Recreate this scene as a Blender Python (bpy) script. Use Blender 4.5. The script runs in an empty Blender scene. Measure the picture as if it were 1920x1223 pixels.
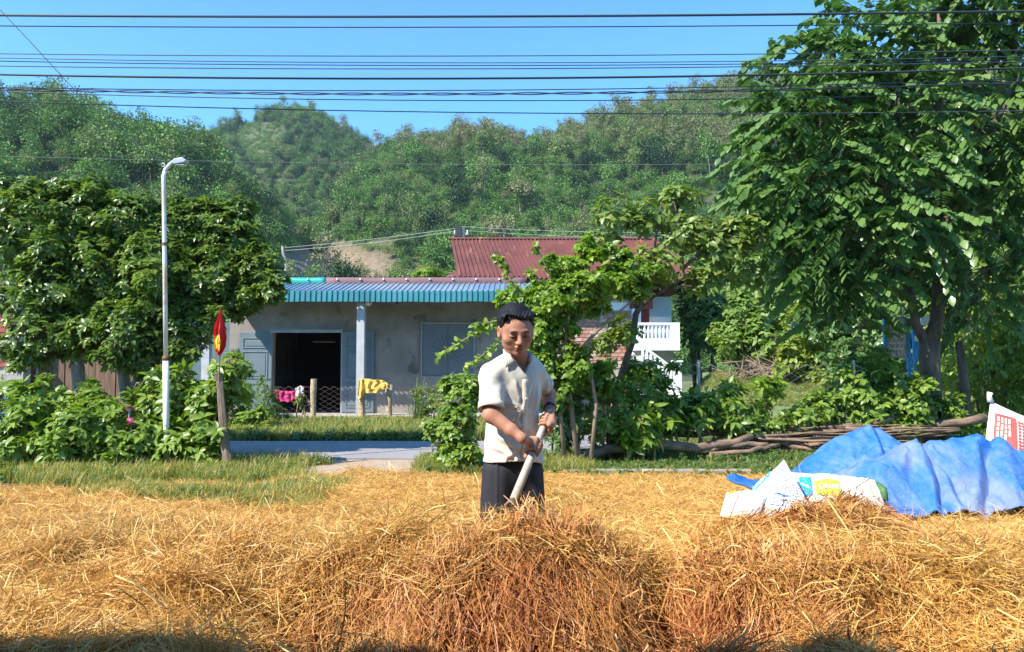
import bpy, math, random
import numpy as np
from mathutils import Vector, Matrix, Euler

rng = np.random.default_rng(7)
random.seed(7)
S = bpy.context.scene
COL = S.collection

# ------------------------------------------------------------------ camera, sky, sun, exposure
F = 1450.0
PITCH = math.atan(78.5 / F)
CAMZ = 1.3
cam_d = bpy.data.cameras.new('camera')
cam = bpy.data.objects.new('camera', cam_d)
COL.objects.link(cam)
cam.location = (0, 0, CAMZ)
cam.rotation_euler = (math.pi / 2 + PITCH, 0, 0)
cam_d.sensor_width = 36.0
cam_d.lens = 36.0 * F / 1920.0
cam_d.clip_start = 0.05
cam_d.clip_end = 5000
S.camera = cam

SUN_AZ = math.radians(54)    # to the left of the direction straight behind the camera
SUN_EL = math.radians(45)
to_sun = Vector((-math.sin(SUN_AZ) * math.cos(SUN_EL), -math.cos(SUN_AZ) * math.cos(SUN_EL), math.sin(SUN_EL)))
sd = bpy.data.lights.new('sun', 'SUN')
sd.energy = 5.0
sd.angle = math.radians(0.5)
sd.color = (1.0, 0.95, 0.86)
sun = bpy.data.objects.new('sun', sd)
COL.objects.link(sun)
sun.rotation_euler = to_sun.to_track_quat('Z', 'Y').to_euler()
sun.location = (-10, -10, 20)

W = bpy.data.worlds.new('World')
S.world = W
W.use_nodes = True
wn = W.node_tree
wn.nodes.clear()
sky = wn.nodes.new('ShaderNodeTexSky')
sky.sky_type = 'NISHITA'
sky.sun_disc = False
sky.sun_elevation = SUN_EL
sky.sun_rotation = math.atan2(to_sun.x, to_sun.y)
sky.air_density = 1.0
sky.dust_density = 0.0
sky.ozone_density = 2.2
bg = wn.nodes.new('ShaderNodeBackground')
bg.inputs['Strength'].default_value = 0.15
wo = wn.nodes.new('ShaderNodeOutputWorld')
tint = wn.nodes.new('ShaderNodeMix'); tint.data_type = 'RGBA'; tint.blend_type = 'MULTIPLY'; tint.inputs[0].default_value = 1.0
tint.inputs[7].default_value = (0.46, 0.88, 1.15, 1)   # the deep clear blue of the photograph's sky
wn.links.new(sky.outputs[0], tint.inputs[6]); wn.links.new(tint.outputs[2], bg.inputs[0])
wn.links.new(bg.outputs[0], wo.inputs[0])

S.view_settings.view_transform = 'Standard'
S.view_settings.look = 'None'
S.view_settings.exposure = 1.02
S.view_settings.gamma = 1.0
S.view_settings.use_curve_mapping = False
S.cycles.max_bounces = 6
S.cycles.diffuse_bounces = 3
S.cycles.glossy_bounces = 2
S.cycles.transmission_bounces = 3
S.cycles.transparent_max_bounces = 8
S.cycles.volume_bounces = 0
S.cycles.use_denoising = True

# ------------------------------------------------------------------ helpers
def P(px, py, d):
    """point at world depth d on the ray through photograph pixel px, py"""
    u = (px - 960.0) / F
    v = (611.5 - py) / F
    y = math.cos(PITCH) - v * math.sin(PITCH)
    z = math.sin(PITCH) + v * math.cos(PITCH)
    k = d / y
    return np.array((u * k, d, CAMZ + z * k))

def PG(px, d, z=0.0):
    return np.array(((px - 960.0) / F * d, d, z))

def tag(o, label=None, cat=None, group=None, kind=None):
    if label: o['label'] = label
    if cat: o['category'] = cat
    if group: o['group'] = group
    if kind: o['kind'] = kind
    return o

def empty(name, loc, label, cat, group=None):
    o = bpy.data.objects.new(name, None)
    COL.objects.link(o)
    o.location = tuple(float(c) for c in loc)
    o.empty_display_size = 0.2
    return tag(o, label, cat, group)

def link(name, me, parent=None, keep_world=True):
    o = bpy.data.objects.new(name, me)
    COL.objects.link(o)
    if parent is not None:
        o.parent = parent
        if keep_world:
            # parents are unrotated empties or meshes at known places: keep the mesh in world coordinates
            off = Vector((0, 0, 0))
            p = parent
            while p is not None:
                off += Vector(p.location)
                p = p.parent
            o.location = -off
    return o

def mesh_np(name, V, faces, mats, smooth=False, midx=None, attrs=None):
    """faces: list of int arrays, each (n,k)"""
    me = bpy.data.meshes.new(name)
    V = np.ascontiguousarray(V, dtype=np.float32)
    me.vertices.add(len(V))
    me.vertices.foreach_set('co', V.ravel())
    if not isinstance(faces, (list, tuple)): faces = [faces]
    faces = [np.asarray(f, dtype=np.int32) for f in faces if len(f)]
    nl = sum(f.size for f in faces); npoly = sum(len(f) for f in faces)
    if npoly:
        me.loops.add(nl)
        me.loops.foreach_set('vertex_index', np.concatenate([f.ravel() for f in faces]))
        me.polygons.add(npoly)
        tot = np.concatenate([np.full(len(f), f.shape[1], dtype=np.int32) for f in faces])
        st = np.concatenate([[0], np.cumsum(tot)[:-1]]).astype(np.int32)
        me.polygons.foreach_set('loop_start', st)
        if midx is not None:
            me.polygons.foreach_set('material_index', np.asarray(midx, dtype=np.int32))
        if smooth:
            me.polygons.foreach_set('use_smooth', np.ones(npoly, dtype=bool))
    if not isinstance(mats, (list, tuple)): mats = [mats]
    for m in mats: me.materials.append(m)
    if attrs:
        for k, a in attrs.items():
            a = np.ascontiguousarray(a, dtype=np.float32)
            if a.ndim == 1:
                at = me.attributes.new(k, 'FLOAT', 'POINT'); at.data.foreach_set('value', a)
            elif a.shape[1] == 3:
                at = me.attributes.new(k, 'FLOAT_VECTOR', 'POINT'); at.data.foreach_set('vector', a.ravel())
            else:
                at = me.attributes.new(k, 'FLOAT_COLOR', 'POINT'); at.data.foreach_set('color', a.ravel())
    me.update(calc_edges=True)
    me.validate()
    return me

class MB:
    def __init__(s):
        s.v = []; s.f = []; s.m = []; s.n = 0
    def add(s, verts, faces, mi=0):
        s.v.extend([tuple(float(c) for c in q) for q in verts])
        s.f.extend([tuple(int(i) + s.n for i in f) for f in faces])
        s.m.extend([mi] * len(faces))
        s.n += len(verts)
        return s
    def box(s, x0, x1, y0, y1, z0, z1, mi=0):
        v = [(x, y, z) for z in (z0, z1) for y in (y0, y1) for x in (x0, x1)]
        f = [(0, 2, 3, 1), (4, 5, 7, 6), (0, 1, 5, 4), (2, 6, 7, 3), (0, 4, 6, 2), (1, 3, 7, 5)]
        return s.add(v, f, mi)
    def prism(s, pts, y0, y1, mi=0):
        """outline in x,z (counter-clockwise seen from -y) extruded in y"""
        n = len(pts)
        v = [(p[0], y0, p[1]) for p in pts] + [(p[0], y1, p[1]) for p in pts]
        f = [tuple(range(n)), tuple(reversed(range(n, 2 * n)))]
        for i in range(n):
            j = (i + 1) % n
            f.append((j, i, i + n, j + n))
        return s.add(v, f, mi)
    def tube(s, pts, rad, seg=8, mi=0, cap=True, squash=1.0):
        pts = [Vector(tuple(float(c) for c in p)) for p in pts]
        n = len(pts)
        if np.isscalar(rad): rad = [rad] * n
        v = []
        up = Vector((0, 0, 1))
        t0 = (pts[1] - pts[0]).normalized()
        if abs(t0.z) > 0.9: up = Vector((0, 1, 0))
        a = t0.cross(up).normalized()
        for i in range(n):
            t = (pts[min(i + 1, n - 1)] - pts[max(i - 1, 0)])
            if t.length < 1e-9: t = t0.copy()
            t.normalize()
            a = (a - t * a.dot(t))
            if a.length < 1e-6: a = t.orthogonal()
            a.normalize()
            b = t.cross(a)
            for k in range(seg):
                an = 2 * math.pi * k / seg
                v.append(pts[i] + (a * math.cos(an) + b * math.sin(an) * squash) * rad[i])
        f = []
        for i in range(n - 1):
            for k in range(seg):
                k2 = (k + 1) % seg
                f.append((i * seg + k, i * seg + k2, (i + 1) * seg + k2, (i + 1) * seg + k))
        if cap:
            f.append(tuple(reversed(range(seg))))
            f.append(tuple(range((n - 1) * seg, n * seg)))
        return s.add(v, f, mi)
    def grid(s, G, mi=0, flip=False):
        G = np.asarray(G); a, b = G.shape[:2]
        f = []
        for i in range(a - 1):
            for j in range(b - 1):
                q = (i * b + j, i * b + j + 1, (i + 1) * b + j + 1, (i + 1) * b + j)
                f.append(q[::-1] if flip else q)
        return s.add(G.reshape(-1, 3), f, mi)
    def build(s, name, mats, parent=None, smooth=False, bevel=0):
        me = bpy.data.meshes.new(name)
        me.from_pydata(s.v, [], s.f)
        if not isinstance(mats, (list, tuple)): mats = [mats]
        for m in mats: me.materials.append(m)
        me.polygons.foreach_set('material_index', np.asarray(s.m, dtype=np.int32))
        if smooth: me.polygons.foreach_set('use_smooth', np.ones(len(s.f), dtype=bool))
        me.update(); me.validate()
        o = link(name, me, parent)
        if bevel:
            b = o.modifiers.new('bevel', 'BEVEL'); b.width = bevel; b.segments = 2; b.limit_method = 'ANGLE'
        return o

# value noise
_tab = np.random.default_rng(3).random(65536).astype(np.float32)
def _h(ix, iy, iz):
    return _tab[(ix * 73856093 ^ iy * 19349663 ^ iz * 83492791) & 65535]
def vn(x, y, z=0.0):
    x = np.asarray(x, dtype=np.float64); y = np.asarray(y, dtype=np.float64); z = np.asarray(z, dtype=np.float64) + 0 * x
    ix = np.floor(x).astype(np.int64); iy = np.floor(y).astype(np.int64); iz = np.floor(z).astype(np.int64)
    fx = x - ix; fy = y - iy; fz = z - iz
    fx = fx * fx * (3 - 2 * fx); fy = fy * fy * (3 - 2 * fy); fz = fz * fz * (3 - 2 * fz)
    def L(a, b, t): return a + (b - a) * t
    c00 = L(_h(ix, iy, iz), _h(ix + 1, iy, iz), fx); c10 = L(_h(ix, iy + 1, iz), _h(ix + 1, iy + 1, iz), fx)
    c01 = L(_h(ix, iy, iz + 1), _h(ix + 1, iy, iz + 1), fx); c11 = L(_h(ix, iy + 1, iz + 1), _h(ix + 1, iy + 1, iz + 1), fx)
    return L(L(c00, c10, fy), L(c01, c11, fy), fz) * 2 - 1
def fbm(x, y, z=0.0, o=3):
    r = 0; a = 1.0; t = 0
    for i in range(o):
        r = r + a * vn(x * 2 ** i + 11.3 * i, y * 2 ** i - 7.1 * i, z * 2 ** i); t += a; a *= 0.5
    return r / t
def sstep(a, b, x):
    t = np.clip((x - a) / (b - a), 0, 1)
    return t * t * (3 - 2 * t)

# ------------------------------------------------------------------ materials
def nmat(name):
    m = bpy.data.materials.new(name); m.use_nodes = True
    nt = m.node_tree; nt.nodes.clear()
    out = nt.nodes.new('ShaderNodeOutputMaterial')
    b = nt.nodes.new('ShaderNodeBsdfPrincipled')
    nt.links.new(b.outputs[0], out.inputs[0])
    return m, nt, b, out
def ramp(nt, fac, stops):
    r = nt.nodes.new('ShaderNodeValToRGB')
    el = r.color_ramp.elements
    while len(el) > 1: el.remove(el[-1])
    el[0].position = stops[0][0]; el[0].color = (*stops[0][1], 1)
    for p, c in stops[1:]:
        e = el.new(p); e.color = (*c, 1)
    nt.links.new(fac, r.inputs[0])
    return r.outputs[0]
def noise(nt, scale, detail=4, rough=0.55, coord='Object', stretch=None, dist=0.0):
    tc = nt.nodes.new('ShaderNodeTexCoord')
    src = tc.outputs[coord]
    if stretch:
        mp = nt.nodes.new('ShaderNodeMapping'); mp.inputs['Scale'].default_value = stretch
        nt.links.new(src, mp.inputs[0]); src = mp.outputs[0]
    n = nt.nodes.new('ShaderNodeTexNoise')
    n.inputs['Scale'].default_value = scale; n.inputs['Detail'].default_value = detail
    n.inputs['Roughness'].default_value = rough; n.inputs['Distortion'].default_value = dist
    nt.links.new(src, n.inputs['Vector'])
    return n.outputs[0]
def mixc(nt, fac, a, b, mode='MIX'):
    m = nt.nodes.new('ShaderNodeMix'); m.data_type = 'RGBA'; m.blend_type = mode
    for sock, val in ((m.inputs[0], fac), (m.inputs[6], a), (m.inputs[7], b)):
        if isinstance(val, (int, float)): sock.default_value = val
        elif isinstance(val, tuple): sock.default_value = (*val, 1)
        else: nt.links.new(val, sock)
    return m.outputs[2]
def bump(nt, b, h, strength=0.3, dist=0.01):
    n = nt.nodes.new('ShaderNodeBump'); n.inputs['Strength'].default_value = strength; n.inputs['Distance'].default_value = dist
    nt.links.new(h, n.inputs['Height']); nt.links.new(n.outputs[0], b.inputs['Normal'])
def plain(name, c, rough=0.7, var=0.25, scale=6.0, metal=0.0, bmp=0.0, spec=0.4, c2=None, stretch=None, lo=0.35, hi=0.65, bdist=0.01):
    m, nt, b, out = nmat(name)
    f = noise(nt, scale, 6, 0.6, stretch=stretch)
    c2 = c2 or tuple(x * (1 - var) for x in c)
    nt.links.new(ramp(nt, f, [(lo, c2), (hi, c)]), b.inputs['Base Color'])
    b.inputs['Roughness'].default_value = rough
    b.inputs['Metallic'].default_value = metal
    b.inputs['Specular IOR Level'].default_value = spec
    if bmp:
        bump(nt, b, noise(nt, scale * 5, 5, 0.6, stretch=stretch), bmp, bdist)
    return m
def attr(nt, name, typ='GEOMETRY'):
    a = nt.nodes.new('ShaderNodeAttribute'); a.attribute_name = name; a.attribute_type = typ
    return a
def leafmat(name, stops, rough=0.42, transl=0.3, tcol=None, typ='GEOMETRY', spec=0.5):
    m, nt, b, out = nmat(name)
    a = attr(nt, 'rnd', typ)
    c = ramp(nt, a.outputs['Fac'], [(p, (q[0] * 1.28, q[1] * 1.12, q[2] * .85)) for p, q in stops])
    b.inputs['Roughness'].default_value = rough
    b.inputs['Specular IOR Level'].default_value = spec
    nt.links.new(c, b.inputs['Base Color'])
    t = nt.nodes.new('ShaderNodeBsdfTranslucent')
    nt.links.new(mixc(nt, 1.0, c, tcol or (1.7, 1.9, 0.8), 'MULTIPLY'), t.inputs[0])
    mx = nt.nodes.new('ShaderNodeMixShader'); mx.inputs[0].default_value = transl
    nt.links.new(b.outputs[0], mx.inputs[1]); nt.links.new(t.outputs[0], mx.inputs[2])
    nt.links.new(mx.outputs[0], out.inputs[0])
    return m

M = {}
M['bark'] = plain('bark', (0.20, 0.145, 0.10), 0.9, 0.55, 9, bmp=0.8, stretch=(1, 1, 0.35), bdist=0.03)
M['bark_pale'] = plain('bark_pale', (0.33, 0.27, 0.20), 0.9, 0.5, 8, bmp=0.7, stretch=(1, 1, 0.5), bdist=0.02)
M['leaf_left'] = leafmat('leaf_left', [(0, (0.045, 0.09, 0.022)), (0.5, (0.085, 0.155, 0.034)), (0.9, (0.17, 0.25, 0.05)), (0.97, (0.34, 0.30, 0.05)), (1, (0.34, 0.28, 0.05))], 0.34, 0.32)
M['leaf_right'] = leafmat('leaf_right', [(0, (0.045, 0.105, 0.038)), (0.6, (0.085, 0.170, 0.055)), (0.95, (0.15, 0.24, 0.085)), (1, (0.34, 0.27, 0.07))], 0.33, 0.2, (1.3, 1.8, 0.9))
M['leaf_hedge'] = leafmat('leaf_hedge', [(0, (0.07, 0.14, 0.025)), (0.5, (0.13, 0.225, 0.04)), (0.92, (0.22, 0.32, 0.07)), (1, (0.36, 0.36, 0.08))], 0.4, 0.3)
M['leaf_vine'] = leafmat('leaf_vine', [(0, (0.045, 0.10, 0.02)), (0.4, (0.11, 0.20, 0.03)), (0.75, (0.20, 0.32, 0.045)), (1, (0.34, 0.44, 0.08))], 0.45, 0.45)
M['leaf_sparse'] = leafmat('leaf_sparse', [(0, (0.07, 0.12, 0.03)), (0.5, (0.12, 0.20, 0.045)), (0.85, (0.22, 0.27, 0.09)), (1, (0.38, 0.28, 0.10))], 0.4, 0.3)
M['leaf_far'] = leafmat('leaf_far', [(0, (0.06, 0.12, 0.025)), (0.5, (0.11, 0.20, 0.04)), (1, (0.20, 0.30, 0.07))], 0.5, 0.3)
M['leaf_yellow'] = leafmat('leaf_yellow', [(0, (0.09, 0.15, 0.03)), (0.5, (0.16, 0.24, 0.045)), (1, (0.30, 0.36, 0.08))], 0.45, 0.35)
M['leaf_fine'] = leafmat('leaf_fine', [(0, (0.06, 0.12, 0.04)), (1, (0.13, 0.22, 0.07))], 0.5, 0.3)
M['twig_dry'] = plain('twig_dry', (0.36, 0.25, 0.17), 0.9, 0.4, 10)
M['stick'] = plain('stick', (0.30, 0.195, 0.13), 0.9, 0.6, 14, bmp=0.7, stretch=(0.4, 1, 1), bdist=0.012)
M['cut_wood'] = plain('cut_wood', (0.58, 0.42, 0.24), 0.8, 0.3, 20)

# ------------------------------------------------------------------ generic leaf geometry
def unit(v):
    return v / np.maximum(np.linalg.norm(v, axis=-1, keepdims=True), 1e-9)
_LT = np.array([(0, 1, 2), (0, 2, 3), (4, 7, 5), (5, 7, 6)])
_LQ = np.array([(1, 4, 5, 2), (2, 5, 6, 3)])
def leaves(B, D, U, L, Wd, curl=0.25, fold=0.25, rnd=None):
    n = len(B)
    D = unit(D); R = unit(np.cross(D, U)); N = unit(np.cross(R, D))
    L = np.broadcast_to(np.asarray(L, float), (n,))[:, None]; Wd = np.broadcast_to(np.asarray(Wd, float), (n,))[:, None]
    c = np.broadcast_to(np.asarray(curl, float), (n,))[:, None]
    def st(s): return B + D * L * s * (1 - 0.15 * c * s) - N * (c * s * s) * L * 0.6
    V = np.empty((n, 8, 3))
    V[:, 0] = B
    for k, (s, w) in enumerate(((0.36, 0.5), (0.72, 0.38))):
        m = st(s)
        V[:, 1 + 3 * k] = m - R * Wd * w + N * Wd * fold * w
        V[:, 2 + 3 * k] = m
        V[:, 3 + 3 * k] = m + R * Wd * w + N * Wd * fold * w
    V[:, 7] = st(1.0)
    o = (np.arange(n) * 8)[:, None, None]
    T = (_LT[None] + o).reshape(-1, 3); Q = (_LQ[None] + o).reshape(-1, 4)
    r = rng.random(n) if rnd is None else rnd
    return V.reshape(-1, 3), T, Q, np.repeat(r, 8)

def rdir(n):
    return unit(rng.normal(size=(n, 3)))

def blob_points(blobs, n, shell=0.75):
    """blobs: (centre, rx, ry, rz); returns points, outward directions, blob index"""
    w = np.array([b[1] * b[3] + b[1] * b[2] for b in blobs]); w = w / w.sum()
    idx = rng.choice(len(blobs), n, p=w)
    d = rdir(n)
    r = np.where(rng.random(n) < shell, 0.82 + 0.22 * rng.random(n), 0.3 + 0.6 * rng.random(n))
    C = np.array([b[0] for b in blobs])[idx]; R = np.array([[b[1], b[2], b[3]] for b in blobs])[idx]
    wob = 1 + 0.22 * fbm(C[:, 0] + d[:, 0] * 1.8, C[:, 1] + d[:, 1] * 1.8, C[:, 2] + d[:, 2] * 1.8, 2)
    return C + d * R * (r * wob)[:, None], unit(d / R), idx

def foliage(blobs, n, style, L, k=8, shell=0.75, droop=0.3, wl=0.42, clump=True, tone=0.35):
    """returns V,T,Q,rnd and the cluster points"""
    Pt, O, idx = blob_points(blobs, n, shell)
    if clump:  # thin out by noise to leave gaps
        s = min(b[1] for b in blobs)
        nz = fbm(Pt[:, 0] / (s * 0.5), Pt[:, 1] / (s * 0.5), Pt[:, 2] / (s * 0.4), 2)
        keep = nz + rng.random(n) * 0.5 > -0.02
        Pt, O = Pt[keep], O[keep]
    n = len(Pt)
    ctone = np.clip(rng.random(n) * 0.55 + 0.45 * (0.5 + 0.5 * fbm(Pt[:, 0] * 1.7, Pt[:, 1] * 1.7, Pt[:, 2] * 1.7, 2)), 0, 1)
    up = np.array([0, 0, 1.0])
    if style == 'whorl':
        ax = unit(O * 0.9 + up * 0.9 + rdir(n) * 0.5)
        a = unit(np.cross(ax, rdir(n))); b = np.cross(ax, a)
        ang = (np.arange(k)[None] * 2.4 + rng.random((n, 1)) * 6.28)
        alpha = np.radians(48 + 40 * rng.random((n, k)))
        rad = a[:, None] * np.cos(ang)[..., None] + b[:, None] * np.sin(ang)[..., None]
        D = ax[:, None] * np.cos(alpha)[..., None] + rad * np.sin(alpha)[..., None]
        D = D.reshape(-1, 3); D[:, 2] -= droop * rng.random(len(D))
        U = (ax[:, None] + 0 * rad).reshape(-1, 3) + rdir(len(D)) * 0.25
        B = (Pt[:, None] - ax[:, None] * (rng.random((n, k, 1)) * L * 0.55)).reshape(-1, 3)
        Ls = L * (0.6 + 0.6 * rng.random(len(B)))
        r = np.clip(np.repeat(ctone, k) * (1 - tone) + tone * rng.random(len(B)), 0, 1)
        return leaves(B, D, U, Ls, Ls * wl, 0.3 + 0.5 * rng.random(len(B)), 0.3, r), Pt, O
    if style == 'pinnate':
        H = O * np.array([1, 1, 0.35]) + rdir(n) * 0.45
        H = unit(H)
        Lr = L * 3.3 * (0.7 + 0.5 * rng.random(n))
        s = np.linspace(0.12, 1.0, k)
        B = Pt[:, None] + H[:, None] * (s[None, :, None] * Lr[:, None, None])
        B[..., 2] -= (s ** 2)[None] * Lr[:, None] * (0.18 + 0.4 * rng.random((n, 1)))
        side = unit(np.cross(H, up))
        sg = np.where(np.arange(k) % 2 == 0, 1.0, -1.0)[None, :, None]
        D = side[:, None] * sg * 0.75 + H[:, None] * 0.55 + rng.normal(size=(n, k, 3)) * 0.15
        D[..., 2] -= 0.55 + droop * rng.random((n, k))
        U = up + side[:, None] * sg * 0.6 + 0 * D
        B = B.reshape(-1, 3); D = D.reshape(-1, 3); U = U.reshape(-1, 3)
        Ls = L * (0.75 + 0.4 * rng.random(len(B)))
        r = np.clip(np.repeat(ctone, k) * (1 - tone) + tone * rng.random(len(B)), 0, 1)
        return leaves(B, D, U, Ls, Ls * wl, 0.25, 0.18, r), Pt, O
    # scatter: loose leaves round each point
    B = (Pt[:, None] + rng.normal(size=(n, k, 3)) * L * 0.9).reshape(-1, 3)
    D = (O[:, None] * 0.7 + rng.normal(size=(n, k, 3)) * 0.7).reshape(-1, 3)
    D[:, 2] -= droop
    U = up + rdir(len(D)) * 0.7
    Ls = L * (0.6 + 0.7 * rng.random(len(B)))
    r = np.clip(np.repeat(ctone, k) * (1 - tone) + tone * rng.random(len(B)), 0, 1)
    return leaves(B, D, U, Ls, Ls * wl, 0.3, 0.25, r), Pt, O

def twigs(mb, start, pts, r0, r1, seg=4, sag=0.0, mi=0):
    for p in pts:
        s = np.array(start); p = np.array(p)
        m = (s + p) / 2 + rng.normal(size=3) * 0.08 * np.linalg.norm(p - s) + np.array([0, 0, sag])
        mb.tube([s, m, p], [r0, (r0 + r1) / 2, r1], seg, mi, cap=False)

def sprigs(blobs, k=3, up=.25, r=.36):
    """small outlying leaf masses round each blob, for a broken outline"""
    out_ = list(blobs)
    for (c, rx, ry, rz) in blobs:
        for _ in range(k):
            d = rng.normal(size=3); d[1] *= .6; d[2] += up; d /= np.linalg.norm(d); q = r * (.6 + .8 * rng.random())
            out_.append((c + d * np.array([rx, ry, rz]) * (1.0 + .25 * rng.random()), rx * q, ry * q, rz * q * .9))
    return out_

def pxblob(px, py, d, rx, rz, ry=None):
    c = P(px, py, d); k = d / F
    rx *= k; rz *= k
    return (c, rx, (rx + rz) / 2 if ry is None else ry, rz)

def plant(name, label, cat, base, blobs, n, style='whorl', L=0.15, k=8, mat='leaf_hedge', bark='bark_pale', group=None,
          trunks=None, tr=0.03, tw=14, part='crown', wl=0.42, droop=0.3, shell=0.75, stem='stem', extra=None, clump=True):
    root = empty(name, base, label, cat, group)
    (V, T, Q, R), Pt, O = foliage(blobs, n, style, L, k, shell, droop, wl, clump)
    if extra is not None:
        V2, T2, Q2, R2 = extra
        T = np.vstack([T, T2 + len(V)]); Q = np.vstack([Q, Q2 + len(V)]); V = np.vstack([V, V2]); R = np.concatenate([R, R2])
    link(part, mesh_np(part, V, [T, Q], M[mat], attrs={'rnd': R}), root)
    mb = MB()
    if trunks is None:
        for b in blobs:
            q = np.array(base) + np.array([rng.normal() * 0.08, rng.normal() * 0.08, 0])
            mid = (q + b[0]) / 2 + rng.normal(size=3) * 0.05
            mb.tube([q, mid, b[0]], [tr, tr * 0.8, tr * 0.5], 6)
    else:
        for path, rr in trunks:
            mb.tube(path, rr, 10)
    mb.build(stem, M[bark], root, smooth=True)
    mt = MB()
    for b in sorted(blobs, key=lambda q: -q[1])[:18]:
        dd = np.linalg.norm(Pt - b[0], axis=1); ii = np.argsort(dd + rng.random(len(dd)) * b[1] * 1.2)[:tw]
        twigs(mt, b[0], Pt[ii], tr * 0.45, tr * 0.14)
    if tw: mt.build('twigs', M[bark], root, smooth=True)['kind'] = 'stuff'
    return root

# ------------------------------------------------------------------ instancer
def instancer(name, pts, rot, scl, idx, protos, attrs, kind='stuff', parent=None):
    at = {'rot': rot, 'scl': scl if np.ndim(scl) == 2 else np.repeat(np.asarray(scl)[:, None], 3, 1), 'pid': np.asarray(idx, float)}
    at.update(attrs)
    me = mesh_np(name, pts, [], protos[0].data.materials[0], attrs=at)
    o = link(name, me, parent)
    ng = bpy.data.node_groups.new(name, 'GeometryNodeTree')
    ng.interface.new_socket('Geometry', in_out='INPUT', socket_type='NodeSocketGeometry')
    ng.interface.new_socket('Geometry', in_out='OUTPUT', socket_type='NodeSocketGeometry')
    gi = ng.nodes.new('NodeGroupInput'); go = ng.nodes.new('NodeGroupOutput')
    jn = ng.nodes.new('GeometryNodeJoinGeometry')
    def na(nm, ty):
        n = ng.nodes.new('GeometryNodeInputNamedAttribute'); n.data_type = ty; n.inputs['Name'].default_value = nm
        return n.outputs['Attribute']
    rot_o, scl_o, pid_o = na('rot', 'FLOAT_VECTOR'), na('scl', 'FLOAT_VECTOR'), na('pid', 'FLOAT')
    for k, po in enumerate(protos):
        oi = ng.nodes.new('GeometryNodeObjectInfo'); oi.inputs['Object'].default_value = po; oi.inputs['As Instance'].default_value = True
        cp = ng.nodes.new('FunctionNodeCompare'); cp.data_type = 'FLOAT'; cp.operation = 'EQUAL'
        cp.inputs['B'].default_value = float(k); cp.inputs['Epsilon'].default_value = 0.1
        ng.links.new(pid_o, cp.inputs['A'])
        ip = ng.nodes.new('GeometryNodeInstanceOnPoints')
        ng.links.new(gi.outputs[0], ip.inputs['Points'])
        ng.links.new(cp.outputs[0], ip.inputs['Selection'])
        ng.links.new(oi.outputs['Geometry'], ip.inputs['Instance'])
        ng.links.new(rot_o, ip.inputs['Rotation']); ng.links.new(scl_o, ip.inputs['Scale'])
        ng.links.new(ip.outputs[0], jn.inputs[0])
    ng.links.new(jn.outputs[0], go.inputs[0])
    md = o.modifiers.new('scatter', 'NODES'); md.node_group = ng
    if kind: o['kind'] = kind
    return o
def proto(name, V, faces, mat, attrs=None, smooth=False):
    return bpy.data.objects.new(name, mesh_np(name, V, faces, mat, smooth=smooth, attrs=attrs))

def strands(n, L, Wd, spread, seg=4, flat=0.25, bend=0.35, hang=False, seed=0):
    """n thin curved blades round the origin"""
    g = np.random.default_rng(seed)
    B = g.normal(size=(n, 3)) * np.array([spread, spread, spread * 0.12])
    if hang:
        th = g.normal(size=n) * 0.24; D = np.stack([np.cos(th), np.sin(th), g.normal(size=n) * 0.12], 1)
    else:
        th = g.random(n) * 6.283; D = np.stack([np.cos(th), np.sin(th), g.normal(size=n) * flat], 1)
    D = unit(D); Ls = L * (0.45 + 0.8 * g.random(n)); Ws = Wd * (0.55 + 0.9 * g.random(n) ** 1.5)
    K = g.normal(size=(n, 3)) * bend * np.array([1, 1, 0.55]); kink = 0.25 + 0.5 * g.random(n); K2 = g.normal(size=(n, 3)) * 0.35
    Sd = unit(np.cross(D, g.normal(size=(n, 3)) * 0.6 + np.array([0, 0, 1])))
    V = np.empty((n, seg + 1, 2, 3))
    for i in range(seg + 1):
        s = i / seg
        c = B + D * (Ls * (s - 0.5))[:, None] + K * (Ls * (s - 0.5) ** 2)[:, None] + K2 * (Ls * np.maximum(s - kink, 0))[:, None]
        w = (Ws * (1 - 0.75 * s ** 3) * 0.5)[:, None]
        V[:, i, 0] = c - Sd * w; V[:, i, 1] = c + Sd * w
    o = (np.arange(n) * (seg + 1) * 2)[:, None, None]
    q = np.array([(2 * i, 2 * i + 1, 2 * i + 3, 2 * i + 2) for i in range(seg)])
    return V.reshape(-1, 3), (q[None] + o).reshape(-1, 4), np.repeat(g.random(n), (seg + 1) * 2)

def blades(n, H, Wd, spread, seed=0, lean=0.5):
    g = np.random.default_rng(seed)
    B = np.zeros((n, 3)); B[:, :2] = g.normal(size=(n, 2)) * spread
    th = g.random(n) * 6.283; ln = lean * (0.3 + g.random(n))
    Hh = H * (0.5 + 0.8 * g.random(n)); dirh = np.stack([np.cos(th), np.sin(th), 0 * th], 1)
    Sd = np.stack([-np.sin(th), np.cos(th), 0 * th], 1)
    V = np.empty((n, 7, 3))
    for i, (s, w) in enumerate(((0, 1), (0.45, 0.85), (0.8, 0.5))):
        c = B + dirh * (Hh * ln * s * s)[:, None]; c[:, 2] += Hh * s * (1 - 0.25 * ln * s)
        V[:, 2 * i] = c - Sd * Wd * w / 2; V[:, 2 * i + 1] = c + Sd * Wd * w / 2
    c = B + dirh * (Hh * ln)[:, None]; c[:, 2] += Hh * (1 - 0.35 * ln); V[:, 6] = c
    o = (np.arange(n) * 7)[:, None, None]
    Q = (np.array([(0, 1, 3, 2), (2, 3, 5, 4)])[None] + o).reshape(-1, 4); T = (np.array([(4, 5, 6)])[None] + o).reshape(-1, 3)
    return V.reshape(-1, 3), Q, T, np.repeat(g.random(n), 7)

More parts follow.
